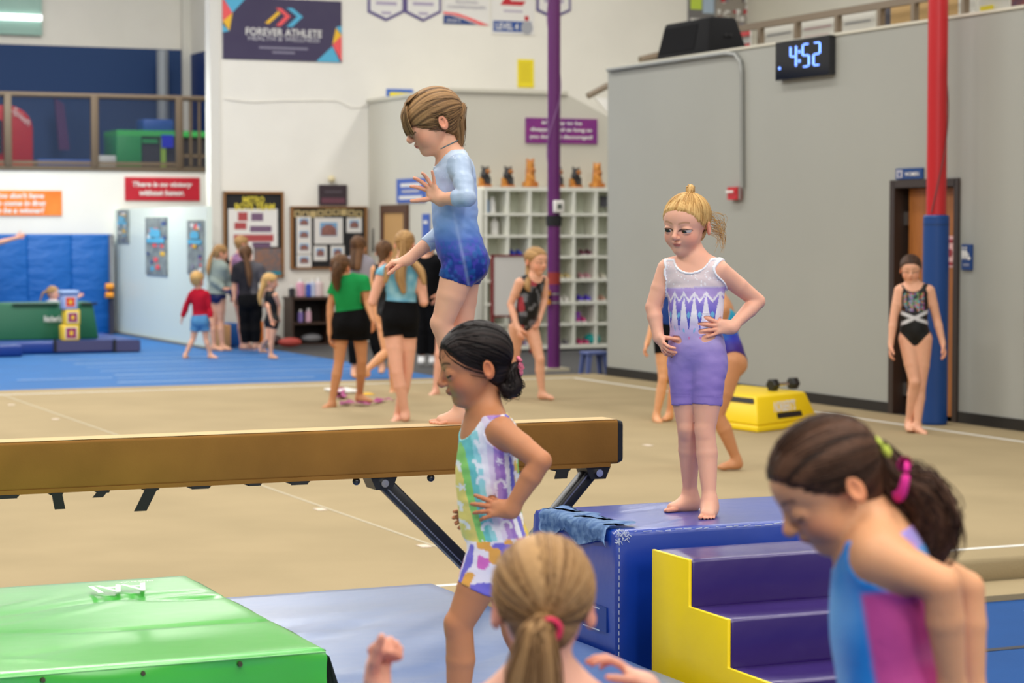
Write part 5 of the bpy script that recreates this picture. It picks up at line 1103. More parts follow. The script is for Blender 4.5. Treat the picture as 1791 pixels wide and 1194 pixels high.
F_ = (ins(A, .985)+ZD*low, ins(D, .985)+ZD*low, top[1]+ZD*hz, top[0]+ZD*hz); nrm = (F_[1]-F_[0]).cross(F_[3]-F_[0]).normalized()
text('lettering', "NORBERT'S", face_pt(*F_, .50, .58)+nrm*.004, (F_[1]-F_[0]), (F_[3]-F_[0]), .34, .11, PW, r, .003, bold=.03)
MB().prism([face_pt(*F_, u, v)+nrm*.001 for u, v in ((.34, .17), (.76, .17), (.76, .36), (.34, .36))], nrm*.004).build('hand_slot', black_t, r)
F2 = (ins(A, .985)+ZD*low, ins(B, .985)+ZD*low, top[3]+ZD*hz, top[0]+ZD*hz); n2 = (F2[3]-F2[0]).cross(F2[1]-F2[0]).normalized()
MB().prism([face_pt(*F2, u, v)+n2*.001 for u, v in ((.03, .74), (.97, .74), (.97, .92), (.03, .92))], n2*.006).build('hook_strip', black_t, r)
p1, p2 = at(1352, 676, 19.35), at(1387, 675, 19.55); z_ = hz+.055; p1.z = z_; p2.z = z_; r = thing('dumbbell', 'black hex dumbbell lying on the yellow block', 'dumbbell', (p1+p2)/2-ZD*.052); dd = (p2-p1).normalized()
for p in (p1, p2): MB().tube([p-dd*.04, p-dd*.03, p+dd*.03, p+dd*.04], [.045, .056, .056, .045], 6).build('hex_head', mat('rubber_black', (.012, .014, .014), .5), r)
MB().tube([p1, (p1+p2)/2, p2], [.014, .017, .014], 12).build('handle', mat('chrome', (.7, .7, .7), .2, metal=1), r)
# ================================================================ the balance beam
suede = mat('beam_suede', s2l(146, 102, 46), .85, color2=s2l(130, 90, 40), vscale=3, bump=.25, bscale=120, bdist=.002, spec=.2)
Pb0 = at(0, 774.5, 7.36); ZB = 1.0
e1 = onz(1086, 733.5, ZB); e0 = onz(0, 774.5, ZB); bd = (e1-e0).normalized(); bd.z = 0; bd.normalize(); bn = Vector((-bd.y, bd.x, 0))   # bn away from camera
beam = thing('balance_beam', 'tan suede gymnastics balance beam crossing the left half', 'balance beam', (e0+e1)/2-ZD*.17)
def prof(p, w, h, rr, z0):  # rounded rectangle profile
    out = []
    for cx, cz, a0 in ((w-rr, -rr, 0), (rr, -rr, 90), (rr, -h+rr, 180), (w-rr, -h+rr, 270)):
        for k in range(5): a = math.radians(a0+k*22.5); out.append(p+bn*(cx+rr*math.cos(a))+ZD*(cz+rr*math.sin(a)+z0))
    return out
EL = e1-bd*.012; ST = e1-bd*5.0
def loft(rings, name, m, par, smooth=True):
    mb = MB(); n = len(rings[0]); vs = [p for g in rings for p in g]; fs = []
    for i in range(len(rings)-1):
        for k in range(n): fs.append((i*n+k, i*n+(k+1) % n, (i+1)*n+(k+1) % n, (i+1)*n+k))
    fs += [tuple(range(n)), tuple((len(rings)-1)*n+k for k in range(n))][::1]; mb.add(vs, fs); return mb.build(name, m, par, smooth=False)
bb = loft([prof(ST+bd*t, .125, .163, .012, 0) for t in (0, 1, 2, 3, 4, 4.93)]+[prof(EL, .125, .163, .014, 0)], 'beam_body', suede, beam)
for p in bb.data.polygons: p.use_smooth = True
bb.data.set_sharp_from_angle(angle=math.radians(40))
MB().hexa([ST+bn*.006+ZD*.0003, EL-bd*.006+bn*.006+ZD*.0003, EL-bd*.006+bn*.119+ZD*.0003, ST+bn*.119+ZD*.0003, ST+bn*.006+ZD*.0015, EL-bd*.006+bn*.006+ZD*.0015, EL-bd*.006+bn*.119+ZD*.0015, ST+bn*.119+ZD*.0015]).build('sheen_top', mat('sheen_suede', s2l(206, 178, 136), .95, spec=.1), beam)['label'] = 'pale strip on the beam top with its bright sheen painted in'  # paler strip puts the lit sheen of the beam top into colour
loft([prof(EL+bd*.001, .125, .163, .014, 0), prof(EL+bd*.022-ZD*.006+bn*.004, .117, .150, .016, 0)], 'end_cap', mat('cap_black', (.012, .012, .014), .45), beam)
loft([[p-ZD*.158 for p in (ST-bn*.001, ST+bn*.127, ST+bn*.127-ZD*.016, ST-bn*.001-ZD*.016)], [p-ZD*.158 for p in (EL-bd*.03-bn*.001, EL-bd*.03+bn*.127, EL-bd*.03+bn*.127-ZD*.014, EL-bd*.03-bn*.001-ZD*.014)]], 'under_flap', suede, beam)
def bpt(x): # point on the beam's bottom front edge at pixel column x
    best = min((abs((cv := (e0+bd*t)).x/cv.y*FPX+895.5-x), t) for t in np.arange(-1.0, 3.0, .004)); return e0+bd*best[1]-ZD*.172
strap_m = mat('strap_black', (.008, .008, .009), .8)
for x, w, h, sk in ((10, .06, .012, 0), (95, .035, .055, .01), (178, .035, .022, -.02), (262, .042, .075, -.04), (348, .06, .01, 0), (443, .04, .008, 0), (522, .06, .012, 0), (985, .05, .035, -.01), (905, .05, .012, 0)):
    p = bpt(x); MB().box(0, 0, 0, 0, 0, 0) if False else None
    P = [p-bd*w/2-bn*.002, p+bd*w/2-bn*.002, p+bd*(w/2+sk)-ZD*h-bn*.004, p+bd*(-w/2+sk)-ZD*h-bn*.004]; MB().prism(P, bn*.004).build('strap', strap_m, beam)
    MB().prism([p-bd*(w*.7)+ZD*.002, p+bd*(w*.7)+ZD*.002, p+bd*(w*.55)-ZD*.008, p-bd*(w*.55)-ZD*.008], bn*.05).build('strap_pad', strap_m, beam)
steel_b = mat('leg_black_steel', (.018, .018, .02), .35, metal=.3, spec=.6)
tA, tB = bpt(672), bpt(1050); mid = bn*.06; foot = onz(868, 1022, .40)
fb = bpt(868); foot = Vector((fb.x, fb.y, .43))+mid
def strut(a, b, w=.05, d=.055):
    dr = (b-a).normalized(); s1 = dr.cross(bn).normalized()*w/2; s2 = bn*d/2
    MB().hexa([a-s1-s2, a+s1-s2, a+s1+s2, a-s1+s2, b-s1-s2, b+s1-s2, b+s1+s2, b-s1+s2]).build('leg', steel_b, beam, bevel=.006)
    MB().hexa([a-s1*.55-s2*1.12, a-s1*.35-s2*1.12, a-s1*.35-s2, a-s1*.55-s2, b-s1*.55-s2*1.12, b-s1*.35-s2*1.12, b-s1*.35-s2, b-s1*.55-s2]).build('leg_edge_strip', mat('steel'), beam)
strut(tA+mid-ZD*.01, foot-bd*.03); strut(tB+mid-ZD*.01, foot+bd*.05)
for p in (tA, tB): MB().prism([p+mid-bn*.05-bd*.05, p+mid-bn*.05+bd*.05, p+mid-bn*.05+bd*.03-ZD*.045, p+mid-bn*.05-bd*.03-ZD*.045], bn*.1).build('hinge_bracket', steel_b, beam); MB().tube([p+mid-bn*.062-ZD*.022, p+mid-bn*.05-ZD*.022], .014, 14).build('bolt', mat('chrome'), beam)
MB().prism([foot-bd*.12-bn*.06-ZD*.055, foot+bd*.14-bn*.06-ZD*.055, foot+bd*.06-bn*.06+ZD*.02, foot-bd*.04-bn*.06+ZD*.02], bn*.12).build('foot_bracket', steel_b, beam, bevel=.006)
for x in (625, 757): p = bpt(x)+bn*.02; blob('knob', p-ZD*.012, .014, mat('knob_dark', (.05, .05, .055), .25, metal=.6), beam); MB().tube([p-ZD*.006, p+ZD*.012], .006, 8).build('knob_stem', steel_b, beam)
# ================================================================ soft mats (gridded, with folds)
def soft_box(name, u0, u1, v0, v1, z0, z1, m, par, n=(60, 40), rr=.03, folds=None, fr=None, round_n=3):
    """box with rounded top edges and a gently creased cover, built as a top grid with skirts"""
    bmx = bmesh.new(); nu, nv = n; us = sorted(set([0, rr*.3, rr]+list(np.linspace(rr, u1-u0-rr, nu))+[u1-u0-rr*.3, u1-u0])); vs_ = sorted(set([0, rr*.3, rr]+list(np.linspace(rr, v1-v0-rr, nv))+[v1-v0-rr*.3, v1-v0]))
    G = {}
    def edge(t, L):
        d = min(t, L-t); return 0 if d >= rr else rr-math.sqrt(max(0, rr*rr-(rr-d)**2))
    for i, u in enumerate(us):
        for j, v in enumerate(vs_):
            z = z1-max(edge(u, u1-u0), edge(v, v1-v0)); 
            if folds: z += folds(u, v)*min(1, min(u, u1-u0-u)/.08+.15)*min(1, min(v, v1-v0-v)/.08+.15)
            G[i, j] = bmx.verts.new(R(u0+u, v0+v, z))
    I, J_ = len(us), len(vs_)
    for i in range(I-1):
        for j in range(J_-1): bmx.faces.new((G[i, j], G[i+1, j], G[i+1, j+1], G[i, j+1]))
    ring = [(i, 0) for i in range(I)]+[(I-1, j) for j in range(1, J_)]+[(i, J_-1) for i in range(I-2, -1, -1)]+[(0, j) for j in range(J_-2, 0, -1)]
    K = 9; prev = [G[q] for q in ring]
    cu, cv = (u0+u1)/2, (v0+v1)/2
    for k in range(1, K+1):
        z = z1-rr+(z0-(z1-rr))*k/K; cur = []
        for q in ring:
            u = u0+us[q[0]]; v = v0+vs_[q[1]]; bul = (fr(q, k/K, us[q[0]], vs_[q[1]]) if fr else 0); nx = (1 if q[0] == I-1 else -1 if q[0] == 0 else 0); ny = (1 if q[1] == J_-1 else -1 if q[1] == 0 else 0)
            cur.append(bmx.verts.new(R(u+nx*bul, v+ny*bul, z)))
        for a in range(len(ring)): b_ = (a+1) % len(ring); bmx.faces.new((prev[a], cur[a], cur[b_], prev[b_]))
        prev = cur
    bmx.faces.new(prev); bmesh.ops.recalc_face_normals(bmx, faces=bmx.faces); c = R(cu, cv, z0)
    for v in bmx.verts: v.co -= c
    me = bpy.data.meshes.new(name); bmx.to_mesh(me); bmx.free(); o = link(name, me, m, None, True); o.location = c
    me.set_sharp_from_angle(angle=math.radians(48))
    if par is not None: o.parent = par; o.location = c-wl(par)
    return o
def fold_fn(seed, amp, k=10, ln=.9):
    rng = random.Random(seed); F = [(rng.uniform(0, 3), rng.uniform(0, 1.6), rng.uniform(-.5, .9), rng.uniform(.3, ln), rng.uniform(.012, .035), rng.uniform(-1, 1)) for _ in range(k)]
    def f(u, v):
        z = 0
        for (a, b, th, L, w, s) in F:
            du, dv = u-a, v-b; t = du*math.cos(th)+dv*math.sin(th); n_ = -du*math.sin(th)+dv*math.cos(th)+.05*math.sin(t*5+s*4)
            z += amp*s*math.exp(-(n_/w)**2)*math.exp(-(t/L)**2)
        return z
    return f
GZ = .52; g1 = uv(onz(567, 1133, GZ)); g2 = uv(onz(328, 1005, GZ)); gu1 = (g1[0]+g2[0])/2
green_v = mat('lime_green_vinyl', s2l(52, 184, 46), .36, coat=1.0, spec=.7, bump=.35, bscale=3.5, bdist=.02)
gm = thing('green_landing_mat', 'bright green vinyl landing mat at the lower left', 'mat', R(gu1-1.2, g1[1], .388))
ff = fold_fn(11, .018, 22, .8)
soft_box('mat_cover', gu1-2.9, gu1, g1[1], g2[1], .389, GZ, green_v, gm, (90, 60), .012, folds=lambda u, v: ff(u-1.0, v), fr=lambda q, t, u, v: .006*math.sin(u*9)+.004*math.sin(t*3.1)*math.sin(u*5+2))
seamd = mat('green_seam', s2l(30, 90, 40), .5)
MB().tube([R(gu1+.001, g1[1]+.01+t*(g2[1]-g1[1]-.02)/10, GZ-.010-.003*math.sin(t*2)) for t in range(11)], .004, 6).build('corner_piping', seamd, gm)
MB().tube([R(gu1-2.8+t*.28, g1[1]-.001, GZ-.010) for t in range(11)], .0022, 6).build('front_seam', mat('green_thread', s2l(150, 226, 140), .5), gm)
MB().tube([R(gu1-2.8+t*.28, g1[1]-.007, .415) for t in range(11)], .004, 6).build('front_seam', seamd, gm)
for x, y in ((420, 1161), (250, 1177), (75, 1189)):
    p = onv(x, y, g1[1]-.004); MB().tube([p-VD*.006, p+VD*.004], [.006, .008], 12).build('grommet', mat('brass_dark', (.12, .10, .06), .4, metal=.8), gm)
a = R(gu1, g1[1]+.03, GZ-.015); MB().prism([a, a+UD*.012-VD*.03-ZD*.01, a+UD*.035-VD*.04-ZD*.09, a+UD*.03-ZD*.115-VD*.03, a-ZD*.112], VD*.006).build('corner_flap', mat('flap_black', (.015, .018, .014), .7), gm)
lw = mat('mat_print_white', s2l(225, 245, 222), .45)
p = onz(214, 1037, GZ+.0); text('lettering', 'AAI', p+ZD*.016, -UD, -VD, .19, .15, lw, gm, .002, bold=.02); p = onz(238, 1026, GZ); text('lettering', 'MADE IN USA', p+ZD*.016, -UD, -VD, .11, .02, lw, gm, .002)
BZ = .37; b1 = uv(onz(759, 1018, BZ)); blue_v = mat('pale_blue_vinyl', s2l(94, 124, 178), .32, coat=1.0, spec=.7, bump=.45, bscale=3, bdist=.02)
bmt = thing('blue_landing_mat', 'wide pale blue landing mat under the balance beam', 'mat', R(b1[0]-2, b1[1]-2, -.15)); f3 = fold_fn(5, .012, 22, .5)
soft_box('mat_cover', b1[0]-4.6, b1[0], b1[1]-3.9, b1[1], .12, BZ, blue_v, bmt, (80, 80), .02, folds=lambda u, v: f3(u-3.2, v-1.7))
soft_box('mat_base', b1[0]-4.55, b1[0]-.02, b1[1]-3.85, b1[1]-.02, -.149, .118, mat('deep_blue_vinyl'), bmt, (4, 4), .02)
# big blue block and the purple steps
KZ = .75; k1 = uv(onz(1076, 929, KZ)); kv = mat('royal_vinyl', s2l(8, 56, 156), .35, coat=.7, spec=.6, bump=.35, bscale=6, bdist=.012, var=.08, vscale=3)
blk_r = thing('blue_foam_block', 'large worn royal blue foam block the blonde girl stands on', 'block', R(k1[0]+.55, k1[1]+.3, -.15)); f4 = fold_fn(8, .006, 12, .3)
kb = soft_box('block_cover', k1[0], k1[0]+1.02, k1[1], k1[1]+.62, -.149, KZ, kv, blk_r, (50, 34), .018, folds=lambda u, v: f4(u*2, v*1.5), fr=lambda q, t, u, v: .004*math.sin(u*12+t*9))
thr = mat('white_thread', s2l(206, 214, 226), .7)
rng = random.Random(3)
for k in range(26):
    t = .03+k*.036+rng.uniform(-.008, .008); a = R(k1[0]+t, k1[1]-.002, KZ-.004-rng.random()*.004); MB().tube([a, a+UD*rng.uniform(.008, .03)+ZD*rng.uniform(-.003, .003)], .0011, 5).build('frayed_thread', thr, blk_r)
for k in range(24):
    z = KZ-.03-k*.022; a = R(k1[0]+.012, k1[1]-.004, z); MB().tube([a, a-ZD*.014], .0010, 5).build('stitch', thr, blk_r)
for k in range(34):
    a = R(k1[0]+rng.uniform(-.004, .045), k1[1]-.004, KZ+.004-abs(rng.gauss(0, .02))); MB().tube([a, a+UD*rng.uniform(-.015, .015)+ZD*rng.uniform(-.014, .012)], .0010, 4).build('frayed_thread', thr, blk_r)
# torn faded patch over the left edge of the block
den = mat('faded_cover', s2l(150, 184, 222), .7, color2=s2l(92, 132, 190), vscale=14, bump=.3, bscale=20, bdist=.004, stretch=(1, 3, 3)); bmx = bmesh.new(); G = {}
NU, NV = 18, 14
for i in range(NU+1):
    for j in range(NV+1):
        v = k1[1]+.05+(.50)*i/NU; s_ = -.060+(.155)*j/NV+.006*math.sin(i*1.3)+(.02*math.sin(i*.7) if j in (0, NV) else 0)   # s_<0 hangs down the side, >0 lies on top
        w = .004*math.sin(i*.8+j*.5)+.003*math.sin(j*1.1)
        G[i, j] = bmx.verts.new(R(k1[0]+s_, v, KZ+.010+max(0, w)) if s_ > 0 else R(k1[0]-.008-abs(w), v, KZ+.004+s_*1.0))
for i in range(NU):
    for j in range(NV): bmx.faces.new((G[i, j], G[i+1, j], G[i+1, j+1], G[i, j+1]))
bmesh.ops.solidify(bmx, geom=bmx.faces[:], thickness=.003); me = bpy.data.meshes.new('torn_patch'); c0 = wl(blk_r)
for v in bmx.verts: v.co -= c0
bmx.to_mesh(me); bmx.free(); o = link('torn_patch', me, den, blk_r, True); o['label'] = 'faded torn cover patch'
for z in (.50, .43): a = R(k1[0]-.004, k1[1]+.10, z-.01); MB().tube([a, a+VD*.12], .003, 5).build('handle_stitch', thr, blk_r)
MB().box(k1[0]-.006, k1[0]-.001, k1[1]+.05, k1[1]+.22, .42, .50).build('side_handle', mat('deep_blue_vinyl'), blk_r)
# stairs
stz = .705; s1 = uv(onz(1140, 960, stz)); su = s1[0]; svb = min(s1[1], k1[1]-.015); nst = 6; rise = (stz+.15)/nst; run = .24
pv = mat('purple_vinyl', s2l(46, 20, 100), .34, coat=.6, spec=.6, bump=.5, bscale=4, bdist=.02); yv2 = mat('bright_yellow_vinyl', s2l(246, 212, 8), .38, bump=.3, bscale=4, bdist=.02)
st = thing('foam_steps', 'purple foam steps with bright yellow side beside the blue block', 'steps', R(su+.3, svb-.5, -.15))
pts = [(svb, -.149)]+[(svb, stz)]
for k in range(nst): z = stz-rise*k; pts += [(svb-run*(k+1), z), (svb-run*(k+1), max(z-rise, -.149))]
prof_ = [R(su, v, z) for v, z in pts]
MB().prism(prof_, UD*.012).build('side_panel', yv2, st, bevel=.003)
MB().prism([p+UD*.592 for p in prof_], UD*.012).build('side_panel', yv2, st, bevel=.003)
for k in range(nst):
    z = stz-rise*k; bw = soft_box('step', su+.0125, su+.591, svb-run*(k+1), svb-.001 if k == 0 else svb-run*k, -.148, z-.001, pv, st, (14, 8), .010, folds=lambda u, v, k=k: -.006*math.sin(min(1, u/.58)*PI)*math.sin(min(1, v/.24)*PI), fr=lambda q, t, u, v: -.010*math.sin(min(1, u/.58)*PI)*math.sin(min(1, t*6)*PI/2) if q[1] == 0 else 0)
# bits on the spring floor
pk = mat('pink_ribbon', s2l(206, 96, 160), .6)
def ribbon(lab, pl, w=.10):
    pts = [onz(x, y, .012) for x, y in pl]; bmx = bmesh.new(); prev = None
    C_ = spline([np.array(p) for p in pts], 22)
    for k, p in enumerate(C_):
        d = C_[min(k+1, 21)]-C_[max(k-1, 0)]; n_ = _n(np.array([-d[1], d[0], 0])); z = .014+.03*abs(math.sin(k*1.1)); ww = w*(.6+.4*math.sin(k*.9)); a = bmx.verts.new(Vector(p+n_*ww/2)*1); a.co.z = z; b = bmx.verts.new(Vector(p-n_*ww/2)); b.co.z = .012+.02*abs(math.cos(k*.8))
        if prev: bmx.faces.new((prev[0], a, b, prev[1]))
        prev = (a, b)
    bmesh.ops.solidify(bmx, geom=bmx.faces[:], thickness=.004); c = Vector(C_[10]); c.z = 0
    for v in bmx.verts: v.co -= c
    me = bpy.data.meshes.new('ribbon'); bmx.to_mesh(me); bmx.free(); o = link('ribbon', me, pk, None, True); o.location = c; tag(o, lab, 'ribbon')
ribbon('crumpled pink ribbon beside the foot of the green shirt child', [(586, 690), (592, 682), (600, 694), (588, 697)], .12); ribbon('long pink ribbon trailing on the tan floor', [(600, 708), (612, 704), (632, 708), (655, 705), (670, 700), (690, 702)])
o = MB(); a = onz(594, 689, 0); b = onz(627, 686, 0); o.box(uv(a)[0], uv(b)[0], uv(a)[1], uv(a)[1]+.5, .003, .03); o = o.build('white_paper_pad', PW, bevel=.01); tag(o, 'white pad lying on the tan floor by the pink ribbons', 'pad')
o = MB(); a = onz(642, 690, 0); o.tube([a+ZD*.004, a+ZD*.02], [.09, .03], 8); o = o.build('yellow_marker', AMB); tag(o, 'small yellow floor marker by the pink ribbons', 'marker')
# ================================================================ people
def floorY(y, z=0.0): return (CAMH-z)*FPX/(y-400.0)
def lab(b, label, grp=None): b.root['label'] = label; return b
def lerp_cols(x, xs, cs): cs = np.array(cs); return np.stack([np.interp(x, xs, cs[:, i]) for i in range(3)], 1)
def tee_keep(hem=.05, t=.55, neckr=.06, lng=False):
    def f(s, V):
        u = (V-s.J['pc'])@s.up; F = np.minimum(u-hem*s.L, np.linalg.norm(V-(s.J['nk']+s.up*.03*s.H+s.MU[1]*.012*s.H), axis=1)-neckr*s.H)
        F = np.minimum(F, np.where(u > s.L*.7, s.L*1.12-u, 1)); dT = s.gd(['T'], V)
        for sd in 'LR':
            if 'e'+sd in s.J:
                dA = s.gd(['A'+sd], V); pl = plane_at(s, 'e'+sd, 'w'+sd, t, V) if lng else plane_at(s, 's'+sd, 'e'+sd, t, V)
                F = np.minimum(F, np.maximum(pl, dA-dT-.01*0)); 
                if lng: pass
        return F if not lng else np.where(dT < -1, F, F)
    return f
def pants_keep(top=.22, t=.5, seg='hk'):
    def f(s, V):
        u = (V-s.J['pc'])@s.up; F = top*s.L-u
        for sd in 'LR':
            if 'k'+sd in s.J:
                d = s.gd(['L'+sd], V); o = np.minimum(s.gd(['L'+('R' if sd == 'L' else 'L')], V), s.gd(['T'], V)); F = np.minimum(F, np.maximum(plane_at(s, seg[0]+sd, seg[1]+sd, t, V), d-o))
        return F
    return f
def feet2(tL, tR, **k): return [dict(s='L', toe=tL, **k), dict(s='R', toe=tR, **k)]
# ---------------------------------------------------------------- girl on the beam
Y1 = 8.0
g1_ = Body(Y1, 1.2, dict(nk=(787, 268), pc=(806, 446), sL=(804, 291, -.095), sR=(794, 292, .09), eL=(817, 346, -.20), wL=(769, 348, -.12), eR=(776, 404, .13), wR=(712, 455, .06),
      hL=(808, 456, -.05), hR=(811, 456, .05), kL=(773, 566, -.05), aL=(809, 714, -.02), kR=(808, 578, .05), aR=(846, 712, .02)), 86,
      dict(c=(757, 214), hh=.232, rot=(82, 22, 0)), name='girl_on_beam',
      hands=[dict(s='L', d=(-.62, .0, .80), n=(-.35, -.9, -.1), L=.130, curls=(.30, .28, .25, .12), spread=.55, thumb=(1.05, .25, .1)), dict(s='R', d=(-1, -.05, -.12), n=(-.1, .25, -1), L=.120, curls=(.75, .95, 1.05, 1.1), spread=.08, thumb=(.5, .35, .5))],
      feet=feet2((-1, -.12, 0), (-1, .05, 0), L=.178), skin='fair', res=.0045, hres=.0021, eyes='closed', seed=1, ground=1.0)
lab(g1_, 'girl with light brown fringe in a blue ombre long sleeved unitard walking on the beam')
g1_.brow = np.array(s2l(140, 100, 70)); g1_.finish_skin(); g1_.sl = (.42, .50)
def c1(s, V):
    q = s.local(V); n = n3(V*6, 4); z = q[:, 2]+.05*(n-.5)
    C = lerp_cols(z, [-.25, -.02, .14, .30, .52, .8, 1.0], [s2l(22, 36, 110), s2l(30, 54, 140), s2l(58, 98, 178), s2l(120, 156, 214), s2l(168, 190, 232), s2l(184, 204, 232), s2l(190, 206, 224)])
    a = s.gd(['AL', 'AR'], V) < s.gd(['T'], V)-.004; C[a] = np.array(s2l(164, 182, 206))
    g = n3(V*330, 9); C = mixc(C, (.85, .9, 1), np.where((g > .90) & (z > .75), .8, 0)); g = n3(V*90, 2); C = mixc(C, s2l(90, 70, 190), sm(g, .45, .7)*sm(.2-z, 0, .08)*.4); C = mixc(C, s2l(20, 110, 170), sm(n3(V*60, 12), .5, .75)*sm(.12-z, 0, .08)*.4)
    se = np.abs(q[:, 1]-.02-.1*(q[:,2]-.3)); C = mixc(C, (.6, .72, .92), np.exp(-(se/.016)**2)*np.where((q[:, 2] < .75) & ~a, .20, 0))
    return C
g1_.tight('unitard', leotard_keep(neckr=.060, scoopf=.012, arm='long', leg='short', legt=.33), c1, wr=.007)
g1_.hair((s2l(164, 126, 84), s2l(70, 50, 33)), 'bangs', (0, -.50, .06), [(801, 206, -.01), (803, 230, -.01), (806, 254, -.02)], (.018, .027, .023, .010), .04, 90, res=.003, front=420, bangs=330, st_r=.0017)
g1_.tie((0, -.50, .06), .016, .005, s2l(90, 66, 46))
cp = [g1_.J['nk']+g1_.up*.028+.048*(math.cos(a)*g1_.Rt+math.sin(a)*g1_.F*.9)+np.array([0, 0, -.022*math.sin(a)])+g1_.F*.004 for a in np.linspace(0, 2*PI, 25)]
V, T, C = tubes([np.array(cp)], .0024, (s2l(90, 130, 140), s2l(90, 130, 140)), 6); emit_np('cord_necklace', V, T, np.tile(np.array(s2l(90, 120, 130)), (len(V), 1)), soft_m, g1_.root)
# ---------------------------------------------------------------- blonde girl on the block
g2_ = Body(7.42, 1.08, dict(nk=(1216, 456), pc=(1219, 622), sR=(1166, 470), sL=(1259, 473), eR=(1142, 537, .03), wR=(1152, 590, .0), eL=(1325, 527, .03), wL=(1279, 573, -.065),
      hR=(1196, 640), hL=(1242, 640), kR=(1203, 750, .02), aR=(1207, 868, .08), kL=(1233, 753, -.03), aL=(1241, 879, -.07)), 20,
      dict(c=(1200, 393), hh=.205, rot=(31, 11, -3)), name='blonde_girl',
      hands=[dict(s='R', d=(.28, -.62, -.60), n=(.95, .3, .1), L=.105, curls=(.35, .4, .45, .5), spread=.22, thumb=(.5, .8, 0)), dict(s='L', d=(-1, -.22, .02), n=(-.12, .95, -.1), L=.118, curls=(.16, .15, .15, .18), spread=.34, thumb=(.35, .9, .2))],
      feet=[dict(s='R', toe=(-.86, -.5, 0), L=.165), dict(s='L', toe=(-.22, -1, 0), L=.158)], skin='pink', res=.0042, hres=.0019, eyes='open', seed=2, ground=.75)
lab(g2_, 'blonde girl, hands on hips, in a white and lavender unitard on the blue block')
g2_.brow = np.array(s2l(176, 128, 90)); g2_.finish_skin(); g2_.eyeballs((.25, .85, -.42), s2l(46, 36, 34))
def c2(s, V):
    q = s.local(V); x, y, z = q.T; W_ = np.array(s2l(228, 222, 232)); n = n3(V*9, 2)
    C = lerp_cols(z+.04*(n-.5), [-.3, .05, .28, .42, .7], [s2l(142, 120, 192), s2l(158, 138, 204), s2l(186, 170, 216), s2l(222, 214, 232), s2l(232, 228, 238)])
    fr = y > -.03
    xs = x/.115+.5; i = np.floor(xs); d = np.abs(xs-i-.5)*2; top = .72
    V1 = lerp_cols(z, [.28, .42, .60], [s2l(56, 64, 168), s2l(84, 84, 188), s2l(150, 130, 208)])
    zz_ = .60+.085*d; tri = fr & (z < top) & (z > zz_); C[tri] = np.array(s2l(172, 150, 208)); bnd = fr & (z <= zz_) & (z > zz_-.035); C[bnd] = W_
    spike = fr & (z <= zz_-.035) & (d < (z-(.27+.03*(hsh(i, 3)-.5)))/.30*.74); C[spike] = V1[spike]
    inner = spike & (d < .30) & (np.abs(z-.44)+d*.10 < .04); C[inner] = np.array(s2l(110, 176, 214))
    rest = fr & (z <= zz_-.035) & ~spike & (z > .36); C = mixc(C, W_, rest*sm(z, .36, .46)*.8)
    dots = fr & (np.abs(((xs+.5) % 1)-.5) < .10) & (np.abs(z-(.30-.03*np.cos(i))) < .018); C[dots] = np.array(s2l(120, 170, 214)); dots = fr & (np.abs(((xs) % 1)-.5) < .06) & (np.abs(z-.2) < .014); C[dots] = np.array(s2l(206, 120, 176))
    yk = z >= top; C[yk] = np.array(s2l(222, 204, 206)); g = n3(V*300, 6); C = mixc(C, (.95, .95, 1), np.where(yk & (g > .82), .9, 0)); C[yk & (z < top+.012)] = np.array(s2l(196, 184, 214))
    for sd in 'LR':
        pl = plane_at(s, 'h'+sd, 'k'+sd, .56, V); C = mixc(C, s2l(128, 106, 180), np.where((np.abs(pl-.020) < .0016), .6, 0))
    return C
kf2 = leotard_keep(neckr=.056, scoopf=.022, arm='none', leg='short', legt=.60, armb=-.012); g2_.tight('unitard', kf2, c2, wr=.005)
def rim(s, V, f=kf2): a = f(s, V); return np.minimum(a+.0005, .0075-a)
def rim_top(s, V): return np.minimum(rim(s, V), (V-s.J['pc'])@s.up-.45*s.L)
g2_.tight('white_binding', rim_top, solid(s2l(238, 236, 242)), off=.0048)
g2_.hair('blonde', 'back', (-.03, -.14, .53), None, (.01, .01), .022, 0, res=.003, front=620, st_r=.0016)
bun = [g2_.hc+g2_.M.T@(np.array(p)*g2_.hh) for p in ((-.03, -.10, .50), (-.02, -.16, .57), (0, -.26, .55), (.02, -.33, .47))]
V, T, C = tail_mesh(bun, (.011, .014, .010, .006), HAIRC['blonde'], 60, 3, .0012); emit_np('top_knot', V, T, C, hair_m, g2_.root)
pth = []; rg = np.random.RandomState(5)
for k in range(46):
    z0 = rg.uniform(-.30, .1); p0 = (-.30+rg.uniform(-.06, .05), -.20-rg.rand()*.12, z0+.1); e = (-.34-rg.rand()*.16, -.28-rg.rand()*.22, z0-.16-rg.rand()*.14); m_ = (-.37-rg.rand()*.14, -.30-rg.rand()*.22, z0-.02)
    pth.append(spline([g2_.hc+g2_.M.T@(np.array(p)*g2_.hh) for p in (p0, m_, e)], 8))
V, T, C = tubes(pth, .0009, HAIRC['blonde'], 3, 4); emit_np('loose_strands', V, T, C, hair_m, g2_.root)
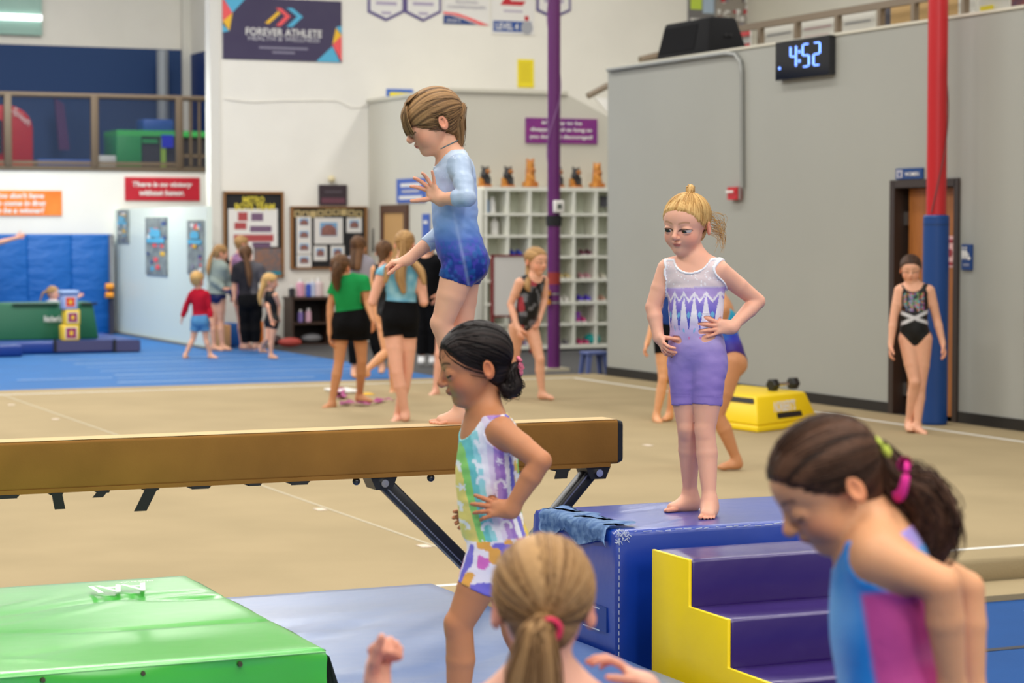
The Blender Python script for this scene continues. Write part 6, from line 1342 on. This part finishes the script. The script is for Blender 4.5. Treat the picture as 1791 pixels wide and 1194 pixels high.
# ---------------------------------------------------------------- dark haired girl in rainbow unitard
g3_ = Body(5.65, 1.12, dict(nk=(846, 728), pc=(862, 932), sL=(879, 755, -.095), sR=(838, 750, .09), eL=(946, 806, -.15), wL=(892, 892, -.14), eR=(850, 842, .22), wR=(842, 905, .14),
      hL=(868, 952, -.055), hR=(866, 952, .055), kL=(803, 1092, -.06), aL=(797, 1284, -.04), kR=(905, 1105, .06), aR=(950, 1284, .06)), 78,
      dict(c=(829, 638), hh=.212, rot=(80, 13, 0)), name='dark_haired_girl',
      hands=[dict(s='L', d=(-1, .10, .06), n=(-.05, .95, -.25), L=.112, curls=(.20, .25, .3, .45), spread=.32, thumb=(.35, .9, 0)), dict(s='R', d=(-.8, -.4, 0), n=(0, -1, 0), L=.11)],
      feet=feet2((-1, 0, 0), (-1, 0, 0)), skin='brown', res=.0042, hres=.0020, eyes='closed', seed=3, ground=.37)
lab(g3_, 'dark haired girl with low bun in a pastel rainbow unitard before the beam')
g3_.brow = np.array(s2l(34, 22, 18)); g3_.finish_skin()
PAL = [s2l(232, 214, 120), s2l(140, 206, 110), s2l(110, 196, 196), s2l(150, 214, 220), s2l(232, 230, 240), s2l(222, 210, 232), s2l(176, 140, 206), s2l(158, 120, 200), s2l(236, 234, 240), s2l(116, 110, 200), s2l(222, 190, 90), s2l(120, 196, 90)]
def c3(s, V):
    q = s.local(V); x, y, z = q.T; t = (.25-y+.08*z+.10*x)/.046+.3*np.sin(z*4); i = np.clip(np.floor(t), 0, 11).astype(int); C = np.array(PAL)[i]
    # white stars and running animal-like blobs
    fx, fz = (y*1.0+10)/.17, (z+10)/.17; ci, cj = np.floor(fx), np.floor(fz); ox = (hsh(ci*7+cj*13, 1)-.5)*.4; oz = (hsh(ci*3+cj*17, 2)-.5)*.4; dx, dz = fx-ci-.5-ox, fz-cj-.5-oz; r = np.hypot(dx, dz); a = np.arctan2(dz, dx)
    kind = hsh(ci*5+cj*11, 4); star = r < .20*(.72+.30*np.cos(5*a)); arch = (np.abs(r-.26) < .075) & (dz > -.12); body = (np.hypot(dx*1.0, (dz-.02)*1.8) < .24) | ((np.abs(dx-.14) < .05) & (dz < 0) & (dz > -.34)) | ((np.abs(dx+.14) < .05) & (dz < 0) & (dz > -.34)) | (np.hypot(dx-.22, dz-.22) < .12)
    w = np.where(kind < .4, star, np.where(kind < .65, arch, body)); C = mixc(C, s2l(240, 240, 246), w*.85)
    sh = z < -.02; n = n3(V*30+3, 6); n2_ = n3(V*24+9, 8); B = np.tile(np.array(s2l(232, 226, 236)), (len(V), 1)); B = mixc(B, s2l(120, 110, 206), n > .62); B = mixc(B, s2l(214, 110, 190), n < .34); B = mixc(B, s2l(230, 168, 80), (n2_ > .66)); C[sh] = B[sh]
    return C
kf3 = leotard_keep(neckr=.062, scoopf=.035, arm='none', leg='short', legt=.55, armb=-.006); g3_.tight('unitard', kf3, c3, wr=.006)
g3_.hair('black', 'back', (0, -.50, -.14), None, (.01, .01), .028, 0, res=.003, front=380, st_r=.0012)
tp = g3_.hc+g3_.M.T@(np.array([0, -.50, -.14])*g3_.hh)
g3_.tie((0, -.53, -.15), .018, .0085, s2l(222, 120, 140), 'pink_scrunchie', fluffy=.25)
bn_ = [tp, np.array(at(893, 655, 5.65)), np.array(at(899, 672, 5.65)), np.array(at(890, 684, 5.64)), np.array(at(880, 676, 5.63))]
V, T, C = tail_mesh(bn_, (.012, .022, .026, .022, .012), HAIRC['black'], 150, 4, .0013, .008); emit_np('bun', V, T, C, hair_m, g3_.root)
# ---------------------------------------------------------------- girl seen from behind, near the camera
g4_ = Body(3.5, 1.25, dict(nk=(948, 1205), pc=(948, 1500), sL=(858, 1250), sR=(1040, 1250), eL=(720, 1350, .06), wL=(660, 1205, .12), eR=(1170, 1360, .06), wR=(1128, 1198, .10),
      hL=(905, 1520), hR=(990, 1520), kL=(905, 1920), aL=(905, 2380), kR=(990, 1920), aR=(990, 2380)), 180,
      dict(c=(950, 1056), hh=.212, rot=(180, 4, 0)), name='ponytail_girl',
      hands=[dict(s='L', d=(.10, .25, 1), n=(.7, -.6, .1), L=.138, curls=(1.35, 1.45, 1.5, 1.5), spread=.05, thumb=(.5, .5, .6)), dict(s='R', d=(-.75, .15, .62), n=(-.55, -.1, -.8), L=.118, curls=(.35, .4, .45, .5), spread=.5, thumb=(1.0, .3, .2))],
      feet=feet2((0, 1, 0), (0, 1, 0)), skin='pink', res=.007, hres=.004, eyes='closed', seed=4)
lab(g4_, 'blonde ponytail girl seen from behind with pink hair tie and both hands raised')
g4_.finish_skin(); g4_.tight('leotard', leotard_keep(neckr=.07, scoopf=-.01, armb=0), solid(s2l(206, 70, 130)), m=cloth_m)
g4_.hair((s2l(184, 144, 96), s2l(112, 80, 50)), 'back', (.03, -.50, -.10), [(941, 1104, -.125), (937, 1140, -.12), (932, 1190, -.11), (928, 1250, -.10), (930, 1300, -.10)], (.014, .024, .036, .048, .044, .02), .035, 200, front=520, st_r=.0018, res=.004)
g4_.tie((.03, -.585, -.13), .0175, .0065, s2l(216, 60, 92), 'pink_hair_tie')
# ---------------------------------------------------------------- girl bending at the right, near the camera
g5_ = Body(3.4, 1.2, dict(nk=(1525, 932), pc=(1580, 1262), sL=(1537, 975, -.09), sR=(1560, 965, .09), eL=(1646, 1022, -.13), wL=(1668, 1215, -.10), eR=(1690, 1030, .12), wR=(1702, 1225, .10),
      hL=(1590, 1285, -.055), hR=(1585, 1285, .055), kL=(1570, 1600, -.05), aL=(1620, 2050, -.04), kR=(1478, 1250, .07), aR=(1500, 1640, .07)), 84,
      dict(c=(1446, 849), hh=.200, rot=(82, 34, 0)), name='bending_girl',
      hands=[dict(s='L', d=(.1, 0, -1), n=(-.3, .9, 0), L=.115), dict(s='R', d=(.1, 0, -1), n=(-.3, -.9, 0), L=.115)], feet=feet2((-1, 0, 0), (-1, 0, 0)), skin='warm', res=.006, hres=.0035, eyes='closed', seed=5)
lab(g5_, 'dark haired girl looking down in a sky blue and pink leotard beside the foam steps')
g5_.brow = np.array(s2l(40, 26, 20)); g5_.finish_skin()
def c5(s, V):
    q = s.local(V); n = n3(V*16, 3); C = np.tile(np.array(s2l(44, 136, 216)), (len(V), 1)); C = mixc(C, s2l(120, 180, 232), np.clip((n-.5)*1.6, 0, 1)); side = (q[:, 1] < .10-.14*(.9-q[:, 2])*0) & (q[:, 2] < .80)
    w = sm(-q[:, 1]+.10, -.01, .03)*sm(.78-q[:, 2], 0, .04)*np.where(q[:,0] < 0, 1, .6); P = np.tile(np.array(s2l(196, 76, 146)), (len(V), 1)); P = mixc(P, s2l(222, 150, 196), np.clip((n-.5)*1.5, 0, 1)); C = C*(1-w[:, None])+P*w[:, None]
    lo_ = 1-sm(q[:, 2], .0, .22); C = mixc(C, s2l(96, 110, 190), lo_*.8); C = mixc(C, s2l(222, 150, 206), np.where(q[:, 2] > .92, np.clip((n3(V*20, 7)-.4)*3, 0, 1), 0)); return C
g5_.tight('leotard', leotard_keep(neckr=.062, scoopf=.02, armb=-.006), c5)
g5_.hair((s2l(92, 62, 44), s2l(20, 13, 10)), 'back', (0, -.50, -.02), [(1572, 842, .0), (1608, 862, 0), (1632, 905, 0), (1634, 950, 0), (1628, 985, 0)], (.016, .03, .045, .046, .036, .012), .03, 260, front=420, st_r=.0016, res=.004, curl=.012)
g5_.tie((0, -.515, -.02), .019, .007, s2l(196, 214, 90), 'lime_hair_tie'); 
tp5 = np.array(at(1578, 838, 3.37)); V, T, C = tubes([np.array([tp5+.026*np.array([.2*math.cos(a), .9*math.sin(a), math.cos(a)]) for a in np.linspace(0, 2*PI, 21)])], .010, (s2l(226, 60, 150),)*2, 8); emit_np('pink_scrunchie', V, T, np.tile(np.array(s2l(226, 60, 150)), (len(V), 1)), soft_m, g5_.root)
# ---------------------------------------------------------------- people farther back
BLK = s2l(15, 15, 17)
def bgp(label, y, H, J, yaw, hc, hp, hrot, skin='fair', res=.0075, hands=True, toes=((0, -1, 0), (0, -1, 0)), seed=0, z=0.0, Y=None, curls=(.35, .4, .45, .5), **k):
    Y = Y or floorY(y, z); f = fwd_of(yaw)
    hs = [] if not hands else [dict(s='L', n=tuple(-np.cross(f, [0, 0, 1])*-1), curls=curls, fr=1.15), dict(s='R', n=tuple(np.cross(f, [0, 0, 1])*-1), curls=curls, fr=1.15)]
    b = Body(Y, H, J, yaw, dict(c=hc, hh=hp*Y/FPX, rot=hrot), hands=hs, feet=feet2(*toes), skin=skin, res=res, seed=seed, eyes='open' if res < .008 else 'closed', face=True, gz=z if z == 0 else None, **k)
    lab(b, label); b.finish_skin(); return b
# right, by the restroom door
b = bgp('girl in a black leotard with white waist bands beside the restroom door', 757, 1.45, dict(nk=(1597, 499), pc=(1600, 588), sR=(1573, 508), sL=(1626, 508), eR=(1563, 556, 0), wR=(1558, 602, -.03), eL=(1638, 556, 0), wL=(1649, 600, -.03), hR=(1587, 594), hL=(1616, 594), kR=(1600, 668, -.05), aR=(1590, 738, .05), kL=(1610, 674, 0), aL=(1604, 745, -.02)), 8, (1593, 471), 50, (10, 14, 0), toes=((.5, -1, 0), (-.1, -1, 0)), seed=6, build=.92)
def cb(s, V):
    q = s.local(V); C = np.tile(np.array(BLK), (len(V), 1)); x, y, z = q.T; f = y > 0; pan = f & (z > .50) & (z < .86) & (np.abs(x) < .20)
    g = n3(V*70, 3); h = n3(V*45, 8); cc = np.array([s2l(120, 130, 120), s2l(60, 160, 90), s2l(200, 110, 60), s2l(150, 90, 160), s2l(90, 180, 190), s2l(50, 52, 56)])[np.clip((g*9).astype(int)-1, 0, 5)]; sl = np.abs(np.sin(x*26)) > .35; C = np.where((pan & sl & (h > .3))[:, None], cc, C)
    for sg in (-1, 1): bnd = np.abs(z-(.37+sg*x*.42)) < .035; C[bnd & f] = np.array(s2l(206, 206, 210))
    C[(~f) & (np.abs(z-.37) < .05)] = np.array(s2l(206, 206, 210)); return C
b.tight('leotard', leotard_keep(neckr=.055, scoopf=.02, armb=.0), cb, off=.004); b.hair('dark', 'back', (0, -.45, .05), [(1602, 480, .12), (1606, 500, .12)], (.02, .02, .01), .03, 0)
# runner in front of the cubbies
b = bgp('girl in a black leotard with red flowers jogging beside the purple pole', 700, 1.45, dict(nk=(934, 483), pc=(915, 566), sR=(908, 494), sL=(952, 490), eR=(893, 532, -.05), wR=(905, 574, -.15), eL=(953, 522, .1), wL=(944, 556, -.0), hR=(903, 572), hL=(929, 572), kR=(900, 630, .1), aR=(892, 682, .30), kL=(944, 628, -.05), aL=(948, 686, 0)), 325, (938, 457), 49, (318, 6, 0), toes=((.9, -.5, 0), (.3, -1, 0)), seed=7)
def cr(s, V): q = n3(V*22, 5); r_ = n3(V*11, 9); C = np.tile(np.array(BLK), (len(V), 1)); C = mixc(C, s2l(120, 120, 126), (q > .62)*.7); return mixc(C, s2l(160, 50, 60), (r_ > .80)*.9)
b.tight('leotard', leotard_keep(neckr=.060, scoopf=.02), cr, off=.004); b.hair('darkblonde', 'back', (0, -.45, .0), [(924, 478, .0), (922, 498, -.12), (925, 508, -.14)], (.025, .035, .04, .015), .03, 0)
# green shirt
b = bgp('girl with a long dark ponytail in a green t-shirt and black shorts', 712, 1.5, dict(nk=(604, 486), pc=(614, 562), sL=(588, 495), sR=(637, 492), eL=(578, 535, 0), wL=(577, 582, -.03), eR=(642, 528, -.03), wR=(652, 558, -.2), hL=(598, 566), hR=(629, 566), kL=(593, 632), aL=(581, 702, -.0), kR=(633, 630, .05), aR=(629, 690, .25)), 180, (596, 468), 46, (195, 8, 0), skin='tan', toes=((-.5, -.8, 0), (.8, -.5, 0)), seed=8)
b.loose('t_shirt', ['T', 'AL', 'AR'], .016, tee_keep(.10, .5), solid(s2l(30, 138, 72)), wr=.02); b.loose('shorts', ['T', 'LL', 'LR'], .030, pants_keep(.26, .42), solid(BLK), wr=.02); b.hair('brown', 'back', (0, -.44, .12), [(590, 470, -.14), (587, 488, -.15), (590, 506, -.14)], (.03, .05, .05, .02), .035, 40, st_r=.004, curl=.02)
# blonde in light blue top
b = bgp('blonde girl seen from behind in a light blue top and black shorts', 738, 1.6, dict(nk=(705, 458), pc=(700, 548), sL=(668, 478), sR=(733, 480), eL=(652, 528, -.02), wL=(662, 482, .20), eR=(741, 528, -.02), wR=(736, 486, .22), hL=(684, 556), hR=(715, 556), kL=(695, 650, -.05), aL=(709, 722, .02), kR=(712, 648, .08), aR=(696, 726, .20)), 180, (708, 428), 48, (185, 14, 0), skin='pink', toes=((0, .2, -1), (-.3, -1, 0)), seed=9, legb=1.05, armb=1.05)
def cbl(s, V): n = n3(V*18, 2); return mixc(np.tile(np.array(s2l(104, 168, 196)), (len(V), 1)), s2l(150, 200, 216), np.clip((n-.4)*2, 0, 1))
b.loose('tank_top', ['T', 'AL', 'AR'], .008, tee_keep(.12, .08), cbl, wr=.012); b.loose('shorts', ['T', 'LL', 'LR'], .012, pants_keep(.24, .34), solid(BLK), wr=.008); b.hair('blonde' if False else 'darkblonde', 'back', (0, -.46, .0), [(704, 455, -.13), (700, 480, -.16), (706, 510, -.17)], (.02, .04, .05, .025), .035, 50, st_r=.004); 
V, T, C = tail_mesh([np.array(at(690, 455, 19.5)), np.array(at(680, 470, 19.45)), np.array(at(674, 492, 19.42))], (.03, .04, .02), HAIRC['darkblonde'], 20, 3, .004); emit_np('hair_lock', V, T, C, hair_m, b.root)
V, T, C = tail_mesh([np.array(at(720, 455, 19.5)), np.array(at(736, 474, 19.45)), np.array(at(742, 495, 19.42))], (.03, .04, .02), HAIRC['darkblonde'], 20, 5, .004); emit_np('hair_lock', V, T, C, hair_m, b.root)
# behind the green shirt: long dark hair
b = bgp('person with long dark hair in a grey top behind the green shirt girl', 655, 1.6, dict(nk=(627, 452), pc=(632, 520), sL=(610, 462), sR=(646, 462), eL=(606, 495), wL=(608, 525), eR=(652, 495, 0), wR=(654, 525), hL=(621, 524), hR=(642, 524), kL=(620, 582), aL=(620, 645), kR=(655, 585), aR=(668, 640)), 180, (627, 431), 36, (190, 5, 0), Y=25.5, seed=10)
b.loose('top', ['T', 'AL', 'AR'], .02, tee_keep(.05, .8, lng=True), solid(s2l(150, 146, 156))); b.loose('trousers', ['T', 'LL', 'LR'], .025, pants_keep(.2, .85, 'ka'), solid(BLK)); b.hair('brown', 'long', (0, -.4, .3), None, (.01,), .05, 0)
# walking child between them
b = bgp('brown haired child running away behind the light blue top girl', 690, 1.45, dict(nk=(672, 462), pc=(678, 545), sL=(655, 472), sR=(690, 472), eL=(652, 515), wL=(660, 560, -.05), eR=(695, 510), wR=(700, 545), hL=(668, 552), hR=(690, 552), kL=(676, 615, -.1), aL=(640, 648, -.25), kR=(686, 615), aR=(688, 682)), 180, (672, 441), 40, (190, 5, 0), skin='warm', Y=23.2, toes=((-.6, -.2, .5), (-.4, -1, 0)), seed=11)
b.tight('leotard', leotard_keep(neckr=.05), solid(BLK), off=.004); b.hair('brown', 'back', (0, -.4, .1), [(668, 460, -.1), (664, 476, -.1)], (.04, .04, .02), .04, 0)
# black clothes standing person
b = bgp('person in black clothes and white shoes behind the light blue top girl', 635, 1.62, dict(nk=(748, 450), pc=(748, 520), sR=(731, 458), sL=(768, 458), eR=(728, 490), wR=(736, 518, -.1), eL=(770, 490), wL=(765, 515, -.1), hR=(740, 524), hL=(758, 524), kR=(739, 575), aR=(738, 624), kL=(757, 575), aL=(757, 624)), 20, (750, 432), 30, (30, 10, 0), Y=28.0, res=.009, seed=12)
b.loose('top', ['T', 'AL', 'AR'], .03, tee_keep(.0, .85, lng=True), solid(BLK)); b.loose('trousers', ['T', 'LL', 'LR'], .035, pants_keep(.2, .9, 'ka'), solid(BLK)); b.hair('black', 'back', (0, -.4, .1), None, (.01,), .04, 0); b.loose('white_shoe', ['FL', 'FR'], .012, lambda s, V: .11-(V[:, 2]), solid(s2l(214, 214, 214)))
# partly hidden child behind the beam girl
b = bgp('child mostly hidden behind the girl on the beam', 693, 1.4, dict(nk=(803, 470), pc=(793, 552), sR=(783, 482), sL=(818, 484), eR=(775, 520), wR=(778, 550), eL=(829, 512, 0), wL=(822, 535, -.2), hR=(778, 558), hL=(806, 558), kR=(768, 620), aR=(762, 682), kL=(815, 622), aL=(820, 682)), 40, (805, 445), 40, (60, 5, 0), Y=22.9, skin='pink', toes=((.6, -.8, 0), (-.5, -1, 0)), seed=13)
b.tight('leotard', leotard_keep(neckr=.05), solid(s2l(60, 50, 110)), off=.004); b.hair('brown', 'back', (0, -.4, .1), None, (.01,), .03, 0)
# behind the blonde girl: two children
b = bgp('child in black shorts mostly hidden behind the blonde girl on the block', 738, 1.35, dict(nk=(1186, 500), pc=(1168, 590), sR=(1162, 512), sL=(1205, 512), eR=(1145, 558, 0), wR=(1132, 600, -.05), eL=(1205, 560), wL=(1200, 600), hR=(1158, 596), hL=(1184, 596), kR=(1160, 662, -.02), aR=(1148, 726), kL=(1180, 664, .08), aL=(1171, 722, .1)), 20, (1192, 476), 44, (30, 5, 0), skin='warm', toes=((-.5, -1, 0), (.2, -1, 0)), seed=14)
b.loose('tank_top', ['T'], .006, tee_keep(.15, .1), solid(s2l(36, 60, 120))); b.loose('shorts', ['T', 'LL', 'LR'], .008, pants_keep(.25, .33), solid(BLK)); b.hair('brown', 'back', (0, -.4, .1), None, (.01,), .03, 0)
b = bgp('girl in a teal to violet leotard bending forward behind the blonde girl', 822, 1.45, dict(nk=(1252, 518, .02), pc=(1276, 622), sL=(1262, 543, -.12), sR=(1246, 538, .12), eL=(1240, 605, -.1), wL=(1225, 650, 0), eR=(1215, 600, .1), wR=(1205, 640, .1), hL=(1280, 636, -.08), hR=(1268, 636, .08), kL=(1254, 726, -.10), aL=(1288, 803, -.06), kR=(1222, 728, .10), aR=(1214, 812, .18)), 110, (1212, 500), 50, (100, 35, 0), skin='tan', toes=((-.95, -.3, 0), (-1, 0, 0)), seed=15, legb=1.12, build=1.05)
def ct(s, V): q = s.local(V); n = n3(V*14, 4); return lerp_cols(q[:, 2]+.12*(n-.5)+.02*np.sin(V[:, 2]*90), [-.2, .12, .3, .42, .7], [s2l(40, 20, 84), s2l(58, 30, 118), s2l(48, 60, 180), s2l(38, 140, 216), s2l(40, 170, 200)])
b.tight('leotard', leotard_keep(neckr=.12, scoopf=-.04, armb=.012, brief=.42), ct, off=.004); b.hair('brown', 'back', (0, -.4, .1), None, (.01,), .03, 0)
q1, q2 = b.J['sL'], b.J['sR']
for (a_, c_) in ((q1+np.array([0, -.02, .05]), b.J['pc']*.45+b.J['nk']*.55-b.ML[1]*.085+b.ML[0]*.05), (q2+np.array([0, 0, .05]), b.J['pc']*.45+b.J['nk']*.55-b.ML[1]*.085-b.ML[0]*.05)):
    mid_ = (a_+c_)/2-b.ML[1]*.03; V, T, C = tubes([spline([a_, mid_, c_], 8)], .006, (s2l(40, 150, 190),)*2, 6); emit_np('strap', V, T, np.tile(np.array(s2l(40, 150, 190)), (len(V), 1)), cloth_m, b.root)
# children on the blue floor
b = bgp('small boy in a red long sleeved top and blue shorts walking on the blue floor', 626, 1.1, dict(nk=(347, 508), pc=(351, 558), sL=(335, 515), sR=(361, 515), eL=(326, 535), wL=(319, 554), eR=(366, 540), wR=(369, 560, -.05), hL=(343, 562), hR=(358, 562), kL=(338, 592), aL=(324, 621, -.05), kR=(360, 592), aR=(368, 620)), 175, (345, 490), 31, (200, 5, 0), res=.008, toes=((.2, .8, 0), (.9, -.3, 0)), seed=16)
b.loose('red_top', ['T', 'AL', 'AR'], .014, tee_keep(.05, .97, .055, True), solid(s2l(176, 26, 46)), wr=.015); b.loose('blue_shorts', ['T', 'LL', 'LR'], .018, pants_keep(.15, .55), solid(s2l(86, 140, 184)), wr=.01); b.hair('blonde', 'back', (0, -.3, .4), None, (.01,), .04, 0)
b = bgp('tall child in a grey green hoodie with blonde ponytail near the notice board', 613, 1.45, dict(nk=(382, 460), pc=(379, 516), sL=(370, 469), sR=(393, 469), eL=(374, 492, -.1), wL=(392, 505, -.15), eR=(398, 492), wR=(404, 512), hL=(373, 519), hR=(386, 519), kL=(373, 562), aL=(374, 605), kR=(386, 562), aR=(389, 604)), 220, (386, 443), 30, (240, 10, 0), res=.008, toes=((.9, -.3, 0), (.9, -.3, 0)), seed=17)
b.loose('hoodie', ['T', 'AL', 'AR'], .022, tee_keep(.05, .95, .045, True), solid(s2l(140, 152, 146)), wr=.02); b.tight('briefs', pants_keep(.2, .06), solid(s2l(20, 30, 80)), off=.006); b.hair('darkblonde', 'back', (0, -.42, .2), [(368, 452, -.05), (364, 470, -.1), (364, 482, -.1)], (.02, .035, .035, .01), .035, 0); b.tie((0, -.44, .2), .02, .012, s2l(200, 40, 60))
b = bgp('small child in a pink top half hidden behind the boy in red', 600, .95, dict(nk=(352, 483), pc=(354, 525), sL=(344, 489), sR=(362, 489), eL=(342, 506), wL=(344, 522), eR=(364, 506), wR=(364, 522), hL=(349, 528), hR=(360, 528), kL=(349, 560), aL=(349, 592), kR=(360, 560), aR=(360, 592)), 180, (352, 468), 24, (240, 5, 0), Y=32.6, res=.011, hands=False, seed=18)
b.loose('pink_top', ['T', 'AL', 'AR'], .012, tee_keep(.0, .9, .05, True), solid(s2l(214, 40, 130))); b.loose('trousers', ['T', 'LL', 'LR'], .015, pants_keep(.2, .8, 'ka'), solid(s2l(60, 60, 90))); b.hair('dark', 'back', (0, -.3, .4), None, (.01,), .03, 0)
b = bgp('child with a long brown ponytail in black clothes before the notice board', 608, 1.5, dict(nk=(431, 460), pc=(436, 524), sL=(414, 470), sR=(455, 470), eL=(410, 498), wL=(410, 523), eR=(460, 496), wR=(463, 520), hL=(429, 528), hR=(446, 528), kL=(429, 566), aL=(430, 602), kR=(447, 566), aR=(447, 601)), 180, (430, 445), 32, (185, 5, 0), Y=30.6, res=.008, toes=((.5, .5, 0), (.8, .3, 0)), seed=19)
b.loose('black_t_shirt', ['T', 'AL', 'AR'], .022, tee_keep(.0, .85), lambda s, V: mixc(np.tile(np.array(s2l(44, 42, 46)), (len(V), 1)), s2l(106, 104, 110), ((V-s.J['pc'])@s.ML[0] > .05)*.6), wr=.02); b.loose('black_trousers', ['T', 'LL', 'LR'], .03, pants_keep(.15, .9, 'ka'), solid(BLK), wr=.02); b.hair('brown', 'back', (0, -.42, .1), [(433, 462, -.12), (436, 482, -.14), (437, 500, -.14)], (.03, .05, .05, .02), .04, 0)
b = bgp('light haired child half hidden behind the long ponytail child', 612, 1.45, dict(nk=(420, 444), pc=(423, 512), sL=(408, 454), sR=(436, 454), eL=(404, 480), wL=(410, 505), eR=(440, 480), wR=(440, 505), hL=(417, 516), hR=(430, 516), kL=(421, 560), aL=(424, 604), kR=(432, 560), aR=(434, 604)), 200, (423, 427), 29, (230, 5, 0), Y=31.4, res=.009, skin='pink', toes=((.8, -.5, 0), (.8, -.5, 0)), seed=20)
b.tight('leotard', leotard_keep(neckr=.05), solid(s2l(150, 110, 150)), off=.006); b.hair('darkblonde', 'back', (0, -.3, .4), None, (.01,), .04, 0)
b = bgp('small blonde girl in a black unitard walking on the blue floor', 627, 1.05, dict(nk=(472, 509), pc=(476, 558), sL=(466, 516), sR=(482, 516), eL=(469, 538, -.1), wL=(474, 558, -.12), eR=(488, 535), wR=(486, 555), hL=(471, 562), hR=(481, 562), kL=(468, 592, -.0), aL=(457, 610, .2), kR=(475, 594, -.05), aR=(474, 620, -.05)), 240, (473, 493), 30, (260, 8, 0), res=.008, toes=((.8, -.3, -.3), (.9, -.4, 0)), seed=21)
b.tight('black_unitard', leotard_keep(neckr=.06, leg='short', legt=.4), solid(BLK), off=.006); b.hair('blonde', 'back', (0, -.44, .1), [(460, 500, -.05), (455, 518, -.05), (456, 532, -.05)], (.03, .04, .04, .02), .04, 0)
# child behind the green block, and the reaching arm at the left edge
b = bgp('child with tied blonde hair peeking over the dark green block', 600, 1.0, dict(nk=(92, 526), pc=(92, 560), sL=(82, 531), sR=(102, 531), eL=(82, 545), wL=(90, 555), eR=(118, 530), wR=(138, 519), hL=(87, 563), hR=(98, 563), kL=(87, 572, -.15), aL=(87, 578, .05), kR=(98, 572, -.15), aR=(98, 578, .05)), 270, (93, 513), 25, (285, 5, 0), Y=34.2, res=.010, hands=True, skin='pink', seed=22, z=.19)
b.loose('white_top', ['T', 'AL', 'AR'], .012, tee_keep(.0, .5), solid(s2l(206, 200, 206))); b.hair('darkblonde', 'back', (0, -.44, .1), [(76, 512, 0), (70, 526, 0)], (.02, .02, .01), .04, 0)
b = bgp('person reaching one bare arm into the frame at the far left edge', 590, 1.6, dict(nk=(-62, 425), pc=(-62, 495), sL=(-82, 434), sR=(-44, 434), eL=(-90, 465), wL=(-92, 495), eR=(-4, 425), wR=(28, 416), hL=(-72, 498), hR=(-52, 498), kL=(-72, 545), aL=(-72, 585), kR=(-52, 545), aR=(-52, 585)), 270, (-62, 408), 27, (270, 0, 0), Y=34.6, res=.009, skin='pink', seed=23)
b.loose('dark_top', ['T', 'AL', 'AR'], .01, tee_keep(.0, .3), solid(s2l(40, 50, 90))); b.loose('trousers', ['T', 'LL', 'LR'], .015, pants_keep(.2, .8, 'ka'), solid(s2l(40, 40, 60))); b.hair('brown', 'back', (0, -.3, .4), None, (.01,), .04, 0)
